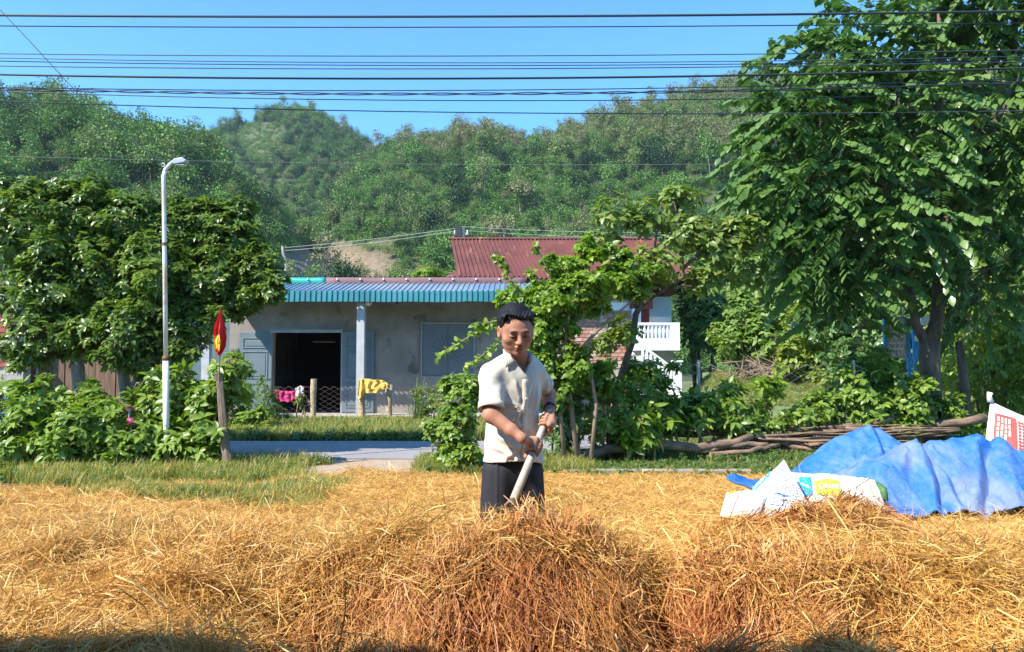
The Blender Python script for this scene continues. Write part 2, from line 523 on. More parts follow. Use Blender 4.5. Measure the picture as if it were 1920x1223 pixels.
# ================================================================== GROUND, ROAD
def ground_mat():
    m, nt, b, out = nmat('earth_and_turf')
    f1 = noise(nt, 0.6, 6, 0.6); f2 = noise(nt, 9, 5, 0.7)
    soil = ramp(nt, f2, [(0.3, (0.16, 0.115, 0.07)), (0.7, (0.30, 0.22, 0.14))])
    turf = ramp(nt, f2, [(0.3, (0.05, 0.085, 0.02)), (0.7, (0.12, 0.16, 0.045))])
    mk = ramp(nt, f1, [(0.50, (0, 0, 0)), (0.60, (1, 1, 1))])
    nt.links.new(mixc(nt, mk, turf, soil), b.inputs['Base Color'])
    b.inputs['Roughness'].default_value = 0.95
    bump(nt, b, f2, 0.5, 0.05)
    return m
xs = np.concatenate([np.linspace(-1500, -30, 12), np.linspace(-25, 25, 120), np.linspace(30, 1500, 12)])
ys = np.concatenate([np.linspace(-600, -12, 8), np.linspace(-10, 45, 130), np.linspace(50, 1800, 14)])
X, Y = np.meshgrid(xs, ys)
near = (np.abs(X) < 25) & (Y > -10) & (Y < 45)
Z = np.where(near, 0.015 * fbm(X * 0.8, Y * 0.8, 0, 2) - 0.012, -0.02)
road_zone = (Y > 9.4) & (Y < 14.0)
Z = np.where(road_zone & (X < 4), -0.03, Z)
Z = np.where((X >= -1) & (Y > 9.4) & (Y < 18.6), -0.03, Z)
a, b_ = X.shape
ii = np.arange(a * b_).reshape(a, b_)
Q = np.stack([ii[:-1, :-1], ii[:-1, 1:], ii[1:, 1:], ii[1:, :-1]], -1).reshape(-1, 4)
g = link('ground', mesh_np('ground', np.stack([X, Y, Z], -1).reshape(-1, 3), Q, ground_mat(), smooth=True))
tag(g, kind='structure')

def road_mat():
    m, nt, b, out = nmat('old_concrete_road')
    f = noise(nt, 1.2, 6, 0.65); f2 = noise(nt, 60, 4, 0.7)
    c = ramp(nt, f, [(0.3, (0.20, 0.185, 0.185)), (0.7, (0.31, 0.285, 0.28))])
    c = mixc(nt, 0.35, c, ramp(nt, f2, [(0.3, (0.13, 0.12, 0.12)), (0.7, (0.42, 0.38, 0.36))]), 'MIX')
    nt.links.new(c, b.inputs['Base Color']); b.inputs['Roughness'].default_value = 0.9
    bump(nt, b, f2, 0.3, 0.01)
    return m
mb = MB()
xr = np.linspace(-60, 60, 121)
e0 = 10.9 + 0.06 * fbm(xr * 1.3, xr * 0, 0, 2); e1 = 13.45 + 0.08 * fbm(xr * 1.1 + 9, xr * 0, 0, 2)
bend = 4.2 * sstep(-.2, 3.6, xr) ; e0 = e0 + bend; e1 = e1 + bend
G = np.array([[(x, e0[i], 0.0), (x, e0[i], 0.04), (x, e1[i], 0.04), (x, e1[i], 0.0)] for i, x in enumerate(xr)])
mb.grid(G, flip=True)
tag(mb.build('road', road_mat()), kind='structure')
# dirt track from the yard to the road
def blotch(name, cx, cy, rx, ry, z, mat, n=48, seed=1):
    t = np.linspace(0, 2 * math.pi, n, endpoint=False)
    w = 1 + 0.16 * fbm(np.cos(t) * 2 + seed, np.sin(t) * 2, 0, 3)
    v = [(cx, cy, z)] + [(cx + rx * w[i] * math.cos(t[i]), cy + ry * w[i] * math.sin(t[i]), z) for i in range(n)]
    f = [(0, 1 + i, 1 + (i + 1) % n) for i in range(n)]
    return MB().add(v, f).build(name, mat)
M['dirt'] = plain('dirt', (0.50, 0.36, 0.24), 0.95, 0.35, 14, bmp=0.6, bdist=0.03)
M['dirt_pink'] = plain('dirt_pink', (0.55, 0.42, 0.32), 0.95, 0.3, 5, bmp=0.5, bdist=0.03)
tag(blotch('dirt_track', -2.0, 10.1, 1.15, 1.05, 0.014, M['dirt'], seed=3), kind='structure')
tag(blotch('dirt_path', 7.2, 20.0, 2.6, 1.5, 0.012, M['dirt_pink'], seed=5), kind='structure')
def lawn_z(x, y):
    return 1.05 * sstep(18.6, 28.0, y) * sstep(0.0, 1.2, x - .222 * y) * sstep(0, 4, 24 - x) + .03 * fbm(x * .7, y * .7, 0, 2) * sstep(18.6, 21, y)
lx_, ly_ = np.meshgrid(np.linspace(3.6, 25, 60), np.linspace(18.4, 44, 60)); lz_ = lawn_z(lx_, ly_) + .006
ii = np.arange(3600).reshape(60, 60); Q = np.stack([ii[:-1, :-1], ii[:-1, 1:], ii[1:, 1:], ii[1:, :-1]], -1).reshape(-1, 4)
tag(link('lawn', mesh_np('lawn', np.stack([lx_, ly_, lz_], -1).reshape(-1, 3), Q, plain('lawn', (0.17, 0.22, 0.06), 0.95, 0.4, 3, bmp=0.5), smooth=True)), kind='structure')

# ================================================================== HILLS AND FOREST
def prof(pts, x):
    return np.interp(x, [p[0] for p in pts], [p[1] for p in pts])
RIDGES = [  # foot distance, crest distance, skyline (px, py of bare ground line), back fall
    (75, 190, [(-900, 120), (-300, 230), (0, 268), (50, 264), (100, 278), (200, 294), (300, 318), (360, 346), (430, 395), (520, 430), (620, 505), (760, 600), (900, 690), (2500, 690)]),
    (230, 420, [(-900, 400), (200, 330), (330, 300), (390, 280), (430, 256), (480, 240), (545, 234), (600, 245), (660, 278), (720, 322), (900, 330), (1500, 420), (2500, 500)]),
    (110, 300, [(-900, 700), (480, 690), (560, 480), (640, 380), (700, 328), (780, 312), (860, 302), (930, 298), (1000, 318), (1060, 302), (1150, 276), (1250, 252), (1380, 222), (1500, 208), (1700, 195), (1920, 190), (2400, 190), (2900, 210)]),
]
def hill_z(U, D):
    """U is the photograph column the spot lies behind, D the distance"""
    z = np.full(U.shape, -3.0)
    for foot, crest, pr in RIDGES:
        e = (690 - prof(pr, U)) / F
        zc = np.maximum(CAMZ + e * crest, -2) + 0.0
        t = (D - foot) / (crest - foot)
        up = np.sin(np.clip(t, 0, 1) * math.pi / 2) ** 1.25
        dn = np.where(t > 1, np.maximum(1 - ((D - crest) / (crest * 0.9)) ** 2, -0.3), 1)
        zz = np.where(t < 0, -3.0, zc * np.where(t <= 1, up, dn))
        gul = fbm(U / 170.0 + foot, D / 45.0, 0, 3)
        zz = zz + gul * 9.0 * np.clip(t, 0, 1) * np.clip((1.25 - t) * 1.6, 0, 1)
        z = np.maximum(z, zz)
    return z
def hill_xyz(U, D):
    return (U - 960) / F * D, D, hill_z(U, D)
us = np.linspace(-1100, 3000, 220); ds = np.concatenate([np.linspace(60, 460, 150), np.linspace(470, 900, 20)])
UU, DD = np.meshgrid(us, ds)
hx, hy, hz = hill_xyz(UU, DD)
a, b_ = UU.shape; ii = np.arange(a * b_).reshape(a, b_)
Q = np.stack([ii[:-1, :-1], ii[:-1, 1:], ii[1:, 1:], ii[1:, :-1]], -1).reshape(-1, 4)
def hill_mat():
    m, nt, b, out = nmat('hill_soil')
    f = noise(nt, 0.05, 6, 0.6); f2 = noise(nt, 0.9, 6, 0.7)
    g_ = ramp(nt, f2, [(0.3, (0.03, 0.05, 0.015)), (0.7, (0.10, 0.12, 0.04))])
    s_ = ramp(nt, f2, [(0.3, (0.14, 0.09, 0.06)), (0.7, (0.36, 0.26, 0.18))])
    a_ = attr(nt, 'bare')
    nt.links.new(mixc(nt, a_.outputs['Fac'], g_, s_), b.inputs['Base Color'])
    b.inputs['Roughness'].default_value = 0.95
    bump(nt, b, f2, 1.0, 0.6)
    return m
def bare_mask(U, D):
    py = 690 - (hill_z(U, D) - CAMZ) / D * F
    lo = np.exp(-(((U - 610) / 115.0) ** 2 + ((py - 508) / 42.0) ** 2))
    up = 0.8 * np.exp(-(((U - 480) / 50.0) ** 2 + ((py - 262) / 34.0) ** 2)) * (D > 300)
    return np.clip(lo * 1.7 * (D < 190), 0, 1), np.clip(up * 1.5, 0, 1)
bl, bu = bare_mask(UU, DD)
hills = link('hills', mesh_np('hills', np.stack([hx, hy, hz], -1).reshape(-1, 3), Q, hill_mat(), smooth=True, attrs={'bare': np.maximum(bl, bu * 0.1).ravel()}))
tag(hills, kind='structure')

def fmat():
    m, nt, b, out = nmat('forest_leaf')
    a = attr(nt, 'tint', 'INSTANCER'); r = attr(nt, 'rnd')
    c = ramp(nt, a.outputs['Fac'], [(0, (0.025, 0.062, 0.024)), (0.3, (0.068, 0.145, 0.032)), (0.55, (0.135, 0.27, 0.05)), (0.8, (0.19, 0.23, 0.08)), (1.0, (0.22, 0.22, 0.11))])
    c2 = mixc(nt, 1.0, c, ramp(nt, r.outputs['Fac'], [(0, (0.65, 0.65, 0.65)), (1, (1.35, 1.3, 1.2))]), 'MULTIPLY')
    nt.links.new(c2, b.inputs['Base Color']); b.inputs['Roughness'].default_value = 0.6
    b.inputs['Specular IOR Level'].default_value = 0.25
    t = nt.nodes.new('ShaderNodeBsdfTranslucent'); nt.links.new(mixc(nt, 1.0, c2, (1.3, 1.5, 0.8), 'MULTIPLY'), t.inputs[0])
    mx = nt.nodes.new('ShaderNodeMixShader'); mx.inputs[0].default_value = 0.10
    nt.links.new(b.outputs[0], mx.inputs[1]); nt.links.new(t.outputs[0], mx.inputs[2]); nt.links.new(mx.outputs[0], out.inputs[0])
    return m
FM = fmat()
M['trunk_far'] = plain('trunk_far', (0.42, 0.38, 0.32), 0.9, 0.4, 2)
def forest_tree(kind, seed):
    g = np.random.default_rng(seed); global rng
    old = rng; rng = g
    blobs = []; N = 300; L = 0.40; k = 5; mb = MB(); th = 0
    if kind == 'dome':
        for i in range(9):
            an = g.random() * 6.28; r = 1.9 * g.random() ** 0.6
            blobs.append((np.array([r * math.cos(an), r * math.sin(an), 4.6 + g.random() * 2.4 - r * 0.5]), 1.2 + g.random() * .7, 1.2 + g.random() * .7, 0.8 + g.random() * .5))
        th = 5.5; tr = 0.16
    elif kind == 'tall':
        for i in range(8):
            an = g.random() * 6.28; r = 1.3 * g.random(); h = 5.2 + i * 0.62
            blobs.append((np.array([r * math.cos(an), r * math.sin(an), h]), 0.95 + g.random() * .5, 0.95 + g.random() * .5, 0.55 + g.random() * .3))
        N = 200; th = 9.8; tr = 0.15; L = 0.36
    elif kind == 'mound':
        for i in range(7):
            an = g.random() * 6.28; r = 2.0 * g.random() ** 0.5
            blobs.append((np.array([r * math.cos(an), r * math.sin(an), 1.0 + g.random() * 1.3]), 1.3, 1.3, 1.0 + g.random() * .6))
        th = 2; tr = 0.1; N = 260; L = 0.36
    elif kind == 'cone':
        for i in range(7):
            h = 1.6 + i * 0.85
            blobs.append((np.array([g.normal() * .12, g.normal() * .12, h]), 1.75 * (1 - i / 8.5), 1.75 * (1 - i / 8.5), 0.55))
        th = 7.4; tr = 0.12; N = 200; L = 0.32
    (V, T, Q, R), Pt, O = foliage(blobs, N, 'scatter', L, k, 0.9, 0.35, 0.6, True)
    tr *= .38; mb.tube([(0, 0, -1.2), (g.normal() * .1, g.normal() * .1, th * 0.5), (g.normal() * .2, g.normal() * .2, th)], [tr, tr * .8, tr * .3], 5)
    if kind == 'tall':
        for i in range(5): mb.tube([(0, 0, 4.5 + i), (g.normal() * 1.2, g.normal() * 1.2, 5.6 + i)], [0.06, 0.02], 4)
    mv = np.array(mb.v); mf = np.array([f for f in mb.f if len(f) == 4])
    Vn = np.vstack([V, mv]); nT = len(T); nQ = len(Q)
    me_ = mesh_np('forest_' + kind, Vn, [T, Q, mf + len(V)], [FM, M['trunk_far']], midx=[0] * (nT + nQ) + [1] * len(mf), attrs={'rnd': np.concatenate([R, np.full(len(mv), .5)])})
    rng = old
    return bpy.data.objects.new('forest_' + kind, me_)
fprotos = [forest_tree('dome', 1), forest_tree('dome', 2), forest_tree('dome', 3), forest_tree('tall', 4), forest_tree('tall', 5), forest_tree('mound', 6), forest_tree('mound', 7), forest_tree('cone', 8)]
n = 80000
D_ = np.sqrt(rng.random(n) * (560 ** 2 - 66 ** 2) + 66 ** 2)
U_ = -420 + rng.random(n) * 2700
x_, y_, z_ = hill_xyz(U_, D_)
ok = (z_ > 0.5)
bl, bu = bare_mask(U_, D_)
ok &= (bl + rng.random(n) * 0.3 < 0.55)
# keep what can be seen over the slope in front, with a margin
ok &= ~((D_ > 470) & (z_ < 60))
U_, D_, x_, y_, z_, bu = U_[ok], D_[ok], x_[ok], y_[ok], z_[ok], bu[ok]
pyv = 690 - (z_ - CAMZ) / D_ * F
n = len(x_)
patch = fbm(x_ / 28, y_ / 28, 0, 3); r_ = rng.random(n)
pid = np.where(r_ < 0.62, rng.integers(0, 3, n), np.where(r_ < 0.8, rng.integers(3, 5, n), rng.integers(5, 7, n)))
low = (pyv > 330) & (U_ > 480) & (patch > -0.25)
pid = np.where(low & (rng.random(n) < 0.62), rng.integers(5, 7, n), pid)
ridge = (U_ > 700) & (pyv < 300)
pid = np.where(ridge & (rng.random(n) < 0.45), rng.integers(3, 5, n), pid)
tint = 0.36 + 0.25 * patch + 0.24 * rng.normal(size=n)
tint = np.where(low & (pid >= 5), 0.52 + 0.06 * rng.normal(size=n), tint)
tint = np.where((pid == 3) | (pid == 4), np.clip(tint, 0, 1) * 0.5 + 0.5, tint)
tint = np.where(ridge, tint + 0.22, tint)
tint = np.where((U_ < 380) & (D_ < 200), tint * 0.9 + 0.03, tint)
young = bu > 0.35
pid = np.where(young, 5, pid); tint = np.where(young, 0.62, tint)
sc = np.clip(np.exp(rng.normal(size=n) * .32), .5, 2.1) * .92 * np.where(pid >= 5, 0.95, 1) * np.where(young, 0.60, 1) * np.where(D_ < 110, 0.8, 1) * 0.66
pts = np.stack([x_, y_, z_ - 0.4], 1)
rot = np.stack([rng.normal(size=n) * .05, rng.normal(size=n) * .05, rng.random(n) * 6.28], 1)
fo = instancer('forest', pts, rot, sc, pid, fprotos, {'tint': np.clip(tint, 0, 1)})
tag(fo, 'dense green forest covering the hills behind the houses', 'forest', kind='stuff')

# single trees on the slope that stand out
M['pine'] = leafmat('pine_leaf', [(0, (0.06, 0.10, 0.035)), (1, (0.13, 0.19, 0.07))], 0.6, 0.2)
def slope_spot(px, py, dlo=76, dhi=430):
    for D in np.arange(dlo, dhi, 1.0):
        z = float(hill_z(np.array([float(px)]), np.array([D]))[0])
        if 690 - (z - CAMZ) / D * F <= py: return np.array(((px - 960) / F * D, D, z))
    return np.array(((px - 960) / F * 120, 120.0, float(hill_z(np.array([float(px)]), np.array([120.0]))[0])))
for px, py, hpx, lab in ((630, 518, 48, 'taller light green conical tree on the cleared brown slope'), (652, 526, 36, 'shorter light green conical tree right of the taller one on the cleared slope')):
    b = slope_spot(px, py); hh = hpx / F * b[1]
    blobs = [(b + np.array([0, 0, hh * (0.2 + 0.11 * i)]), hh * .27 * (1 - i / 8.5), hh * .27 * (1 - i / 8.5), hh * .09) for i in range(7)]
    plant('conical_tree', lab, 'tree', b, blobs, 170, 'scatter', 0.32, 5, 'pine', trunks=[([b, b + np.array([0, 0, hh * .9])], [hh * .02, hh * .006])], tr=0.03, tw=0, stem='trunk', group='conical trees on the cleared slope')
for px, py, hpx, lab in ((595, 440, 44, 'pale bare dead trunk with a bent arm above the cleared slope'), (619, 442, 34, 'thin pale straight trunk right of the bent dead trunk'), (655, 480, 26, 'thin pale trunk standing at the top of the burnt slope'), (714, 480, 16, 'short pale dead trunk at the right of the burnt slope'), (30, 240, 30, 'pale straight trunk on the far left hillside')):
    b = slope_spot(px, py); hh = hpx / F * b[1]
    t = [b, b + np.array([hh * .02, 0, hh * .5]), b + np.array([0, 0, hh])]
    root = empty('dead_tree', b, lab, 'dead tree', 'dead trunks on the hillside')
    m_ = MB().tube(t, [hh * .022, hh * .017, hh * .010], 6)
    m_.build('trunk', M['trunk_far'], root)
    m_ = MB().tube([t[2] * .98 + t[1] * .02, t[2] + np.array([hh * .12, 0, hh * .08]), t[2] + np.array([hh * .28, 0, hh * .01])] if 'bent' in lab else [t[1] * .4 + t[2] * .6, t[2] + np.array([hh * .1, 0, -hh * .05])], [hh * .011, hh * .007][:1] * 1 + [hh * .008] * (2 if 'bent' in lab else 1), 5)
    m_.build('branch', M['trunk_far'], root)

# ================================================================== GREY HOUSE ACROSS THE ROAD
def stucco(name, c1, c2, spots=True):
    m, nt, b, out = nmat(name)
    f = noise(nt, 1.1, 5, 0.62); f2 = noise(nt, 2.6, 3, 0.5, dist=0.6); f3 = noise(nt, 30, 5, 0.7)
    c = ramp(nt, f, [(0.34, c1), (0.64, c2)])
    if spots:
        c = mixc(nt, ramp(nt, f2, [(0.60, (0, 0, 0)), (0.70, (0.75, 0.75, 0.75))]), c, (0.10, 0.08, 0.068))
    nt.links.new(c, b.inputs['Base Color']); b.inputs['Roughness'].default_value = 0.92
    bump(nt, b, f3, 0.4, 0.012)
    return m
M['stucco'] = stucco('grey_render_wall', (0.22, 0.185, 0.155), (0.35, 0.31, 0.275))
M['plinth'] = plain('concrete_plinth', (0.46, 0.42, 0.37), 0.9, 0.3, 3, bmp=0.3)
M['column'] = plain('column_grey', (0.50, 0.50, 0.51), 0.85, 0.2, 4, bmp=0.2)
M['door_grey'] = plain('painted_grey_door', (0.17, 0.215, 0.24), 0.45, 0.15, 3)
M['shutter'] = plain('painted_blue_grey_shutter', (0.175, 0.185, 0.20), 0.45, 0.12, 3)
M['frame_pale'] = plain('pale_frame', (0.36, 0.37, 0.38), 0.5, 0.15, 5)
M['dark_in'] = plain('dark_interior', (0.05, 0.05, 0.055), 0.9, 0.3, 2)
M['white_bulb'] = plain('white_lamp_glass', (0.8, 0.8, 0.78), 0.3, 0.05, 5)
def tinmat(name, c1, c2, c3=None, rough=0.42, metal=0.25):
    m, nt, b, out = nmat(name)
    f = noise(nt, 0.8, 5, 0.6); f2 = noise(nt, 3.0, 4, 0.6, stretch=(2.5, 0.25, 0.25))
    c = ramp(nt, f, [(0.35, c1), (0.65, c2)])
    if c3: c = mixc(nt, ramp(nt, f2, [(0.60, (0, 0, 0)), (0.72, (0.8, 0.8, 0.8))]), c, c3)
    nt.links.new(c, b.inputs['Base Color']); b.inputs['Roughness'].default_value = rough; b.inputs['Metallic'].default_value = metal
    return m
M['tin_teal'] = tinmat('teal_tin', (0.035, 0.18, 0.20), (0.06, 0.25, 0.27))
M['tin_blue'] = tinmat('worn_blue_tin', (0.13, 0.24, 0.33), (0.30, 0.35, 0.38), (0.36, 0.36, 0.36))
M['tin_plum'] = tinmat('plum_flashing', (0.15, 0.075, 0.085), (0.19, 0.10, 0.105), None, .7, 0)
M['tin_green'] = tinmat('green_flashing', (0.03, 0.30, 0.24), (0.05, 0.40, 0.33))
M['tin_red'] = tinmat('rusty_red_tin', (0.105, 0.028, 0.022), (0.150, 0.044, 0.034), (0.34, 0.14, 0.06), 0.75, 0.0)

def corrugated(mb, f, n, rows, amp_n, mi=0, w=0.5):
    """f(u, v, h): surface point; box ribs"""
    us_ = []
    for i in range(n):
        for q, h in ((0.0, 0), (0.30, 0), (0.42, 1), (0.62, 1), (0.74, 0)):
            us_.append(((i + q) / n, h))
    us_.append((1.0, 0))
    G = [[f(u, v, h * amp_n) for (u, h) in us_] for v in np.linspace(0, 1, rows)]
    mb.grid(G, mi)

hd = 20.0
WX0, WX1 = PG(430, hd)[0], PG(1010, hd)[0]
house = empty('grey_house', (WX0, hd, 0), 'low grey rendered house with a corrugated blue-green tin porch roof', 'house')
def zpx(py, d): return P(960, py, d)[2]
def xpx(px, d): return PG(px, d)[0]
FL = zpx(775, hd)
DX0, DX1 = xpx(512, hd), xpx(640, hd); DZ = zpx(622, hd)
WDX0, WDX1 = xpx(792, hd), xpx(888, hd); WZ0, WZ1 = zpx(706, hd), zpx(608, hd)
WT = zpx(548, hd)
# front wall in pieces round the openings
mb = MB()
mb.box(WX0, DX0, hd, hd + .2, FL, WT); mb.box(DX0, DX1, hd, hd + .2, DZ, WT)
mb.box(DX1, WDX0, hd, hd + .2, FL, WT); mb.box(WDX0, WDX1, hd, hd + .2, FL, WZ0); mb.box(WDX0, WDX1, hd, hd + .2, WZ1, WT)
mb.box(WDX1, WX1, hd, hd + .2, FL, WT)
mb.box(WX0, WX0 + .2, hd + .2, hd + 6, FL, WT); mb.box(WX1 - .2, WX1, hd + .2, hd + 6, FL, WT); mb.box(WX0 + .2, WX1 - .2, hd + 5.8, hd + 6, FL, WT)
mb.build('wall', M['stucco'], house)
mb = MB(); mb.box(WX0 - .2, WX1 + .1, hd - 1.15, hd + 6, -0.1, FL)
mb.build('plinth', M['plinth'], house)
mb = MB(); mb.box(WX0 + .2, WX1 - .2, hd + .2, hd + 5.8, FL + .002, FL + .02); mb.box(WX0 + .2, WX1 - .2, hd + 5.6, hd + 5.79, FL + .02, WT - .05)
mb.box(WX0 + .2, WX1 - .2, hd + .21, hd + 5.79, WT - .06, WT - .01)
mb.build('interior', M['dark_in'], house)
# a shelf with a few things seen in the dark room
mb = MB(); mb.box(DX0 + .5, DX0 + 1.1, hd + 2.0, hd + 2.3, 2.02, 2.06); mb.build('shelf', M['cut_wood'], house)
# lintel bar over the doorway
mb = MB(); mb.box(DX0 - .05, DX1 + .05, hd - .09, hd - .002, DZ - .03, DZ + .05); mb.box(DX0 - .04, DX0 - .002, hd - .05, hd - .002, FL, DZ - .03); mb.box(DX1 + .002, DX1 + .04, hd - .05, hd - .002, FL, DZ - .03)
mb.build('door_frame', M['frame_pale'], house)
def panel_leaf(name, x0, x1, y, z0, z1, mat, parent, panels, fan=False, lab=None):
    mb = MB().box(x0, x1, y - .035, y, z0, z1)
    o = mb.build(name, mat, parent, bevel=0.006)
    if lab: o['label'] = lab
    w, h = x1 - x0, z1 - z0
    for (a, b, c, d) in panels:
        mb = MB(); X0, X1, Z0, Z1 = x0 + w * a, x0 + w * b, z0 + h * c, z0 + h * d; t = .022
        for q in ((X0, X1, Z0, Z0 + t), (X0, X1, Z1 - t, Z1), (X0, X0 + t, Z0 + t, Z1 - t), (X1 - t, X1, Z0 + t, Z1 - t)):
            mb.box(q[0], q[1], y - .052, y - .036, q[2], q[3])
        mb.box(X0 + .06, X1 - .06, y - .046, y - .036, Z0 + .06, Z1 - .06)
        mb.build('raised_panel', mat, o, bevel=0.004)
    if fan:
        mb = MB(); cx, cz = (x0 + .04, z0 + h * .48) if fan > 0 else (x1 - .04, z0 + h * .48)
        for k in range(11):
            an = -math.pi / 2 + math.pi * (k / 10); sx = math.cos(an) * (1 if fan > 0 else -1); sz = math.sin(an)
            r0, r1 = .12, min(w * .62, h * .30)
            mb.tube([(cx + sx * r0, y - .04, cz + sz * r0), (cx + sx * r1, y - .04, cz + sz * r1)], [.006, .012], 6)
        mb.build('sunray_relief', mat, o, smooth=True)
    return o
PN = [(.12, .88, .80, .93), (.12, .88, .42, .76), (.12, .88, .06, .36)]
panel_leaf('door_leaf', DX0 - .86, DX0 - .01, hd - .03, FL + .02, DZ - .02, M['door_grey'], house, PN, lab='open grey door leaf with sun flecks left of the doorway')
panel_leaf('door_leaf', DX1 + .045, DX1 + .86, hd - .03, FL + .02, DZ - .0, M['door_grey'], house, PN, lab='open blue-grey door leaf right of the doorway')
wf = MB(); t = .035
for q in ((WDX0 - t, WDX1 + t, WZ0 - t, WZ0), (WDX0 - t, WDX1 + t, WZ1, WZ1 + t), (WDX0 - t, WDX0, WZ0, WZ1), (WDX1, WDX1 + t, WZ0, WZ1)):
    wf.box(q[0], q[1], hd - .03, hd + .05, q[2], q[3])
wfo = wf.build('window_frame', M['frame_pale'], house)
mx_ = (WDX0 + WDX1) / 2
panel_leaf('shutter', WDX0 + .005, mx_ - .004, hd + .03, WZ0 + .005, WZ1 - .005, M['shutter'], wfo, [], fan=-1)
panel_leaf('shutter', mx_ + .004, WDX1 - .005, hd + .03, WZ0 + .005, WZ1 - .005, M['shutter'], wfo, [], fan=1)
# rough unplastered mortar edge round the window
mb = MB()
for k in range(26):
    u = k / 25; x = WDX0 - .09 + u * (WDX1 - WDX0 + .16)
    mb.box(x - .03, x + .03, hd - .018 - .01 * rng.random(), hd + .01, WZ1 + .037, WZ1 + .055 + .04 * rng.random())
for k in range(20):
    z = WZ0 + (WZ1 - WZ0) * k / 19
    mb.box(WDX0 - .08 - .03 * rng.random(), WDX0 - .037, hd - .016 - .01 * rng.random(), hd + .01, z - .03, z + .03)
mb.build('rough_mortar_edge', plain('mortar_brown', (0.33, 0.25, 0.19), .95, .4, 20), house)
# porch roof
ed = 18.55
ex0, ex1 = xpx(372, ed), xpx(1000, ed)
ezl = zpx(547, ed)
td = 20.05; ztop = zpx(533, td) + .02
mb = MB(); NR = 62
def fr(u, v, h):
    x = ex0 + (ex1 - ex0) * u
    return (x, ed + (td - ed) * v, ezl + (ztop - ezl) * v + h * .03)
corrugated(mb, fr, NR, 3, 1.0)
po = mb.build('porch_roof', M['tin_blue'], house)
mb = MB(); lip = ezl - zpx(567, ed)
def fl(u, v, h):
    x = ex0 + (ex1 - ex0) * u
    return (x, ed - .012 - h * .03 - .03 * v, ezl - lip * v + .012 + 0.012 * vn(x * 2, 0.0) * v)
corrugated(mb, fl, NR, 2, 1.0)
mb.build('roof_lip', M['tin_teal'], po)
mb = MB(); mb.box(ex0 + .1, ex1 - .1, ed + .10, ed + .16, ezl - .10, ezl - .03); mb.box(ex0 + .1, ex1 - .1, 19.3, 19.36, ezl - .02, ezl + .04)
mb.build('roof_beam', M['frame_pale'], house)
# flashing strip and the dark main roof edge behind
fz0, fz1 = zpx(540, 20.05), zpx(521, 20.1)
sx = xpx(610, 20.05); fx0 = xpx(425, 20.05); fx1 = xpx(988, 20.05)
def strip(name, x0, x1, mat, lab):
    mb = MB(); nn = 24; G = []
    for v in np.linspace(0, 1, 5):
        G.append([(x0 + (x1 - x0) * i / nn, 20.02 - .05 * math.sin(v * 3) + .015 * vn(i * .7 + x0, v * 3), fz0 + (fz1 - fz0) * v) for i in range(nn + 1)])
    mb.grid(G); o = mb.build(name, mat, house, smooth=True); o['label'] = lab
    sm = o.modifiers.new('t', 'SOLIDIFY'); sm.thickness = .004
    for i in range(max(2, int((x1 - x0) / .6))):
        x = x0 + .3 + .6 * i
        b = MB(); b.tube([(x, 19.93, fz1 - .05), (x, 20.02, fz1 - .05)], [.022, .022], 8); b.build('screw_cap', M['white_bulb'], o)
    return o
strip('flashing', fx0, sx - .005, M['tin_green'], 'green stretch of the roof flashing')
strip('flashing', sx + .005, fx1, M['tin_plum'], 'plum coloured stretch of the roof flashing')
mb = MB()
def fm(u, v, h):
    return (fx0 + (fx1 - fx0) * u, 20.06 + 6.2 * v, fz1 + .01 + (-0.35) * v + h * .025)
corrugated(mb, fm, 60, 2, 1.0)
mr = mb.build('main_roof', M['tin_red'], house)
# columns
for px, lab in ((388, 'left grey porch column'), (677, 'right grey porch column with sun flecks')):
    x = xpx(px, 18.85); mb = MB().box(x - .095, x + .095, 18.76, 18.95, 0, ezl - .03)
    o = mb.build('column', M['column'], house, bevel=.006); o['label'] = lab
# left annex wall behind the first column (continues the house under the tree)
mb = MB().box(xpx(300, 20.4), WX0 - .03, 20.4, 20.6, 0, 2.5)
mb.build('side_wall', plain('dim_teal_wall', (0.13, 0.19, 0.20), .9, .3, 2), house)
lx = xpx(690, 18.8)
lamp = empty('porch_lamp', (lx, 18.8, ezl - .05), 'small white round lamp under the porch eave by the column', 'lamp')
mb = MB(); mb.tube([(lx, 18.8, ezl - .1), (lx, 18.8, ezl - .17)], [.03, .035], 10); mb.build('socket', M['dark_in'], lamp)
mb = MB(); mb.tube([(lx, 18.8, ezl - .17 - .16 * s) for s in (0, .2, .5, .8, 1)], [.035, .07, .085, .07, .03], 12); mb.build('globe', M['white_bulb'], lamp, smooth=True)

# ================================================================== CHAIN LINK AND POSTS
M['wire_grey'] = plain('galvanised_wire', (0.42, 0.43, 0.44), 0.45, 0.2, 10, metal=0.6)
M['wire_rust'] = plain('rusty_wire', (0.30, 0.20, 0.17), 0.7, 0.3, 10, metal=0.3)
def chain(mb, x0, x1, y0, y1, z0, z1, cell=.09, r=.0028, ztop_spikes=.03, sag=0.0):
    """diamond mesh between two ends: zig-zag verticals with a twist depth"""
    Lh = math.hypot(x1 - x0, y1 - y0); nx = int(Lh / cell); nz = int((z1 - z0) / (cell * .55)); ux, uy = (x1 - x0) / Lh, (y1 - y0) / Lh
    for i in range(nx + 1):
        pts = []
        for k in range(nz + 1):
            s = (i + (.5 if k % 2 == 0 else -.5) * (1 if i % 2 == 0 else -1) * 1.04) * cell
            w = .006 * (1 if k % 2 == 0 else -1)
            pts.append((x0 + ux * s - uy * w, y0 + uy * s + ux * w, z0 + k * cell * .55 - sag * math.sin(math.pi * i / max(nx, 1)) * k / nz + .004 * vn(i * 1.3, k * .9)))
        mb.tube(pts, r, 3, cap=False)
    return mb
M['post_bark'] = plain('peeling_pale_post', (0.62, 0.46, 0.29), 0.85, 0.55, 16, bmp=0.5)
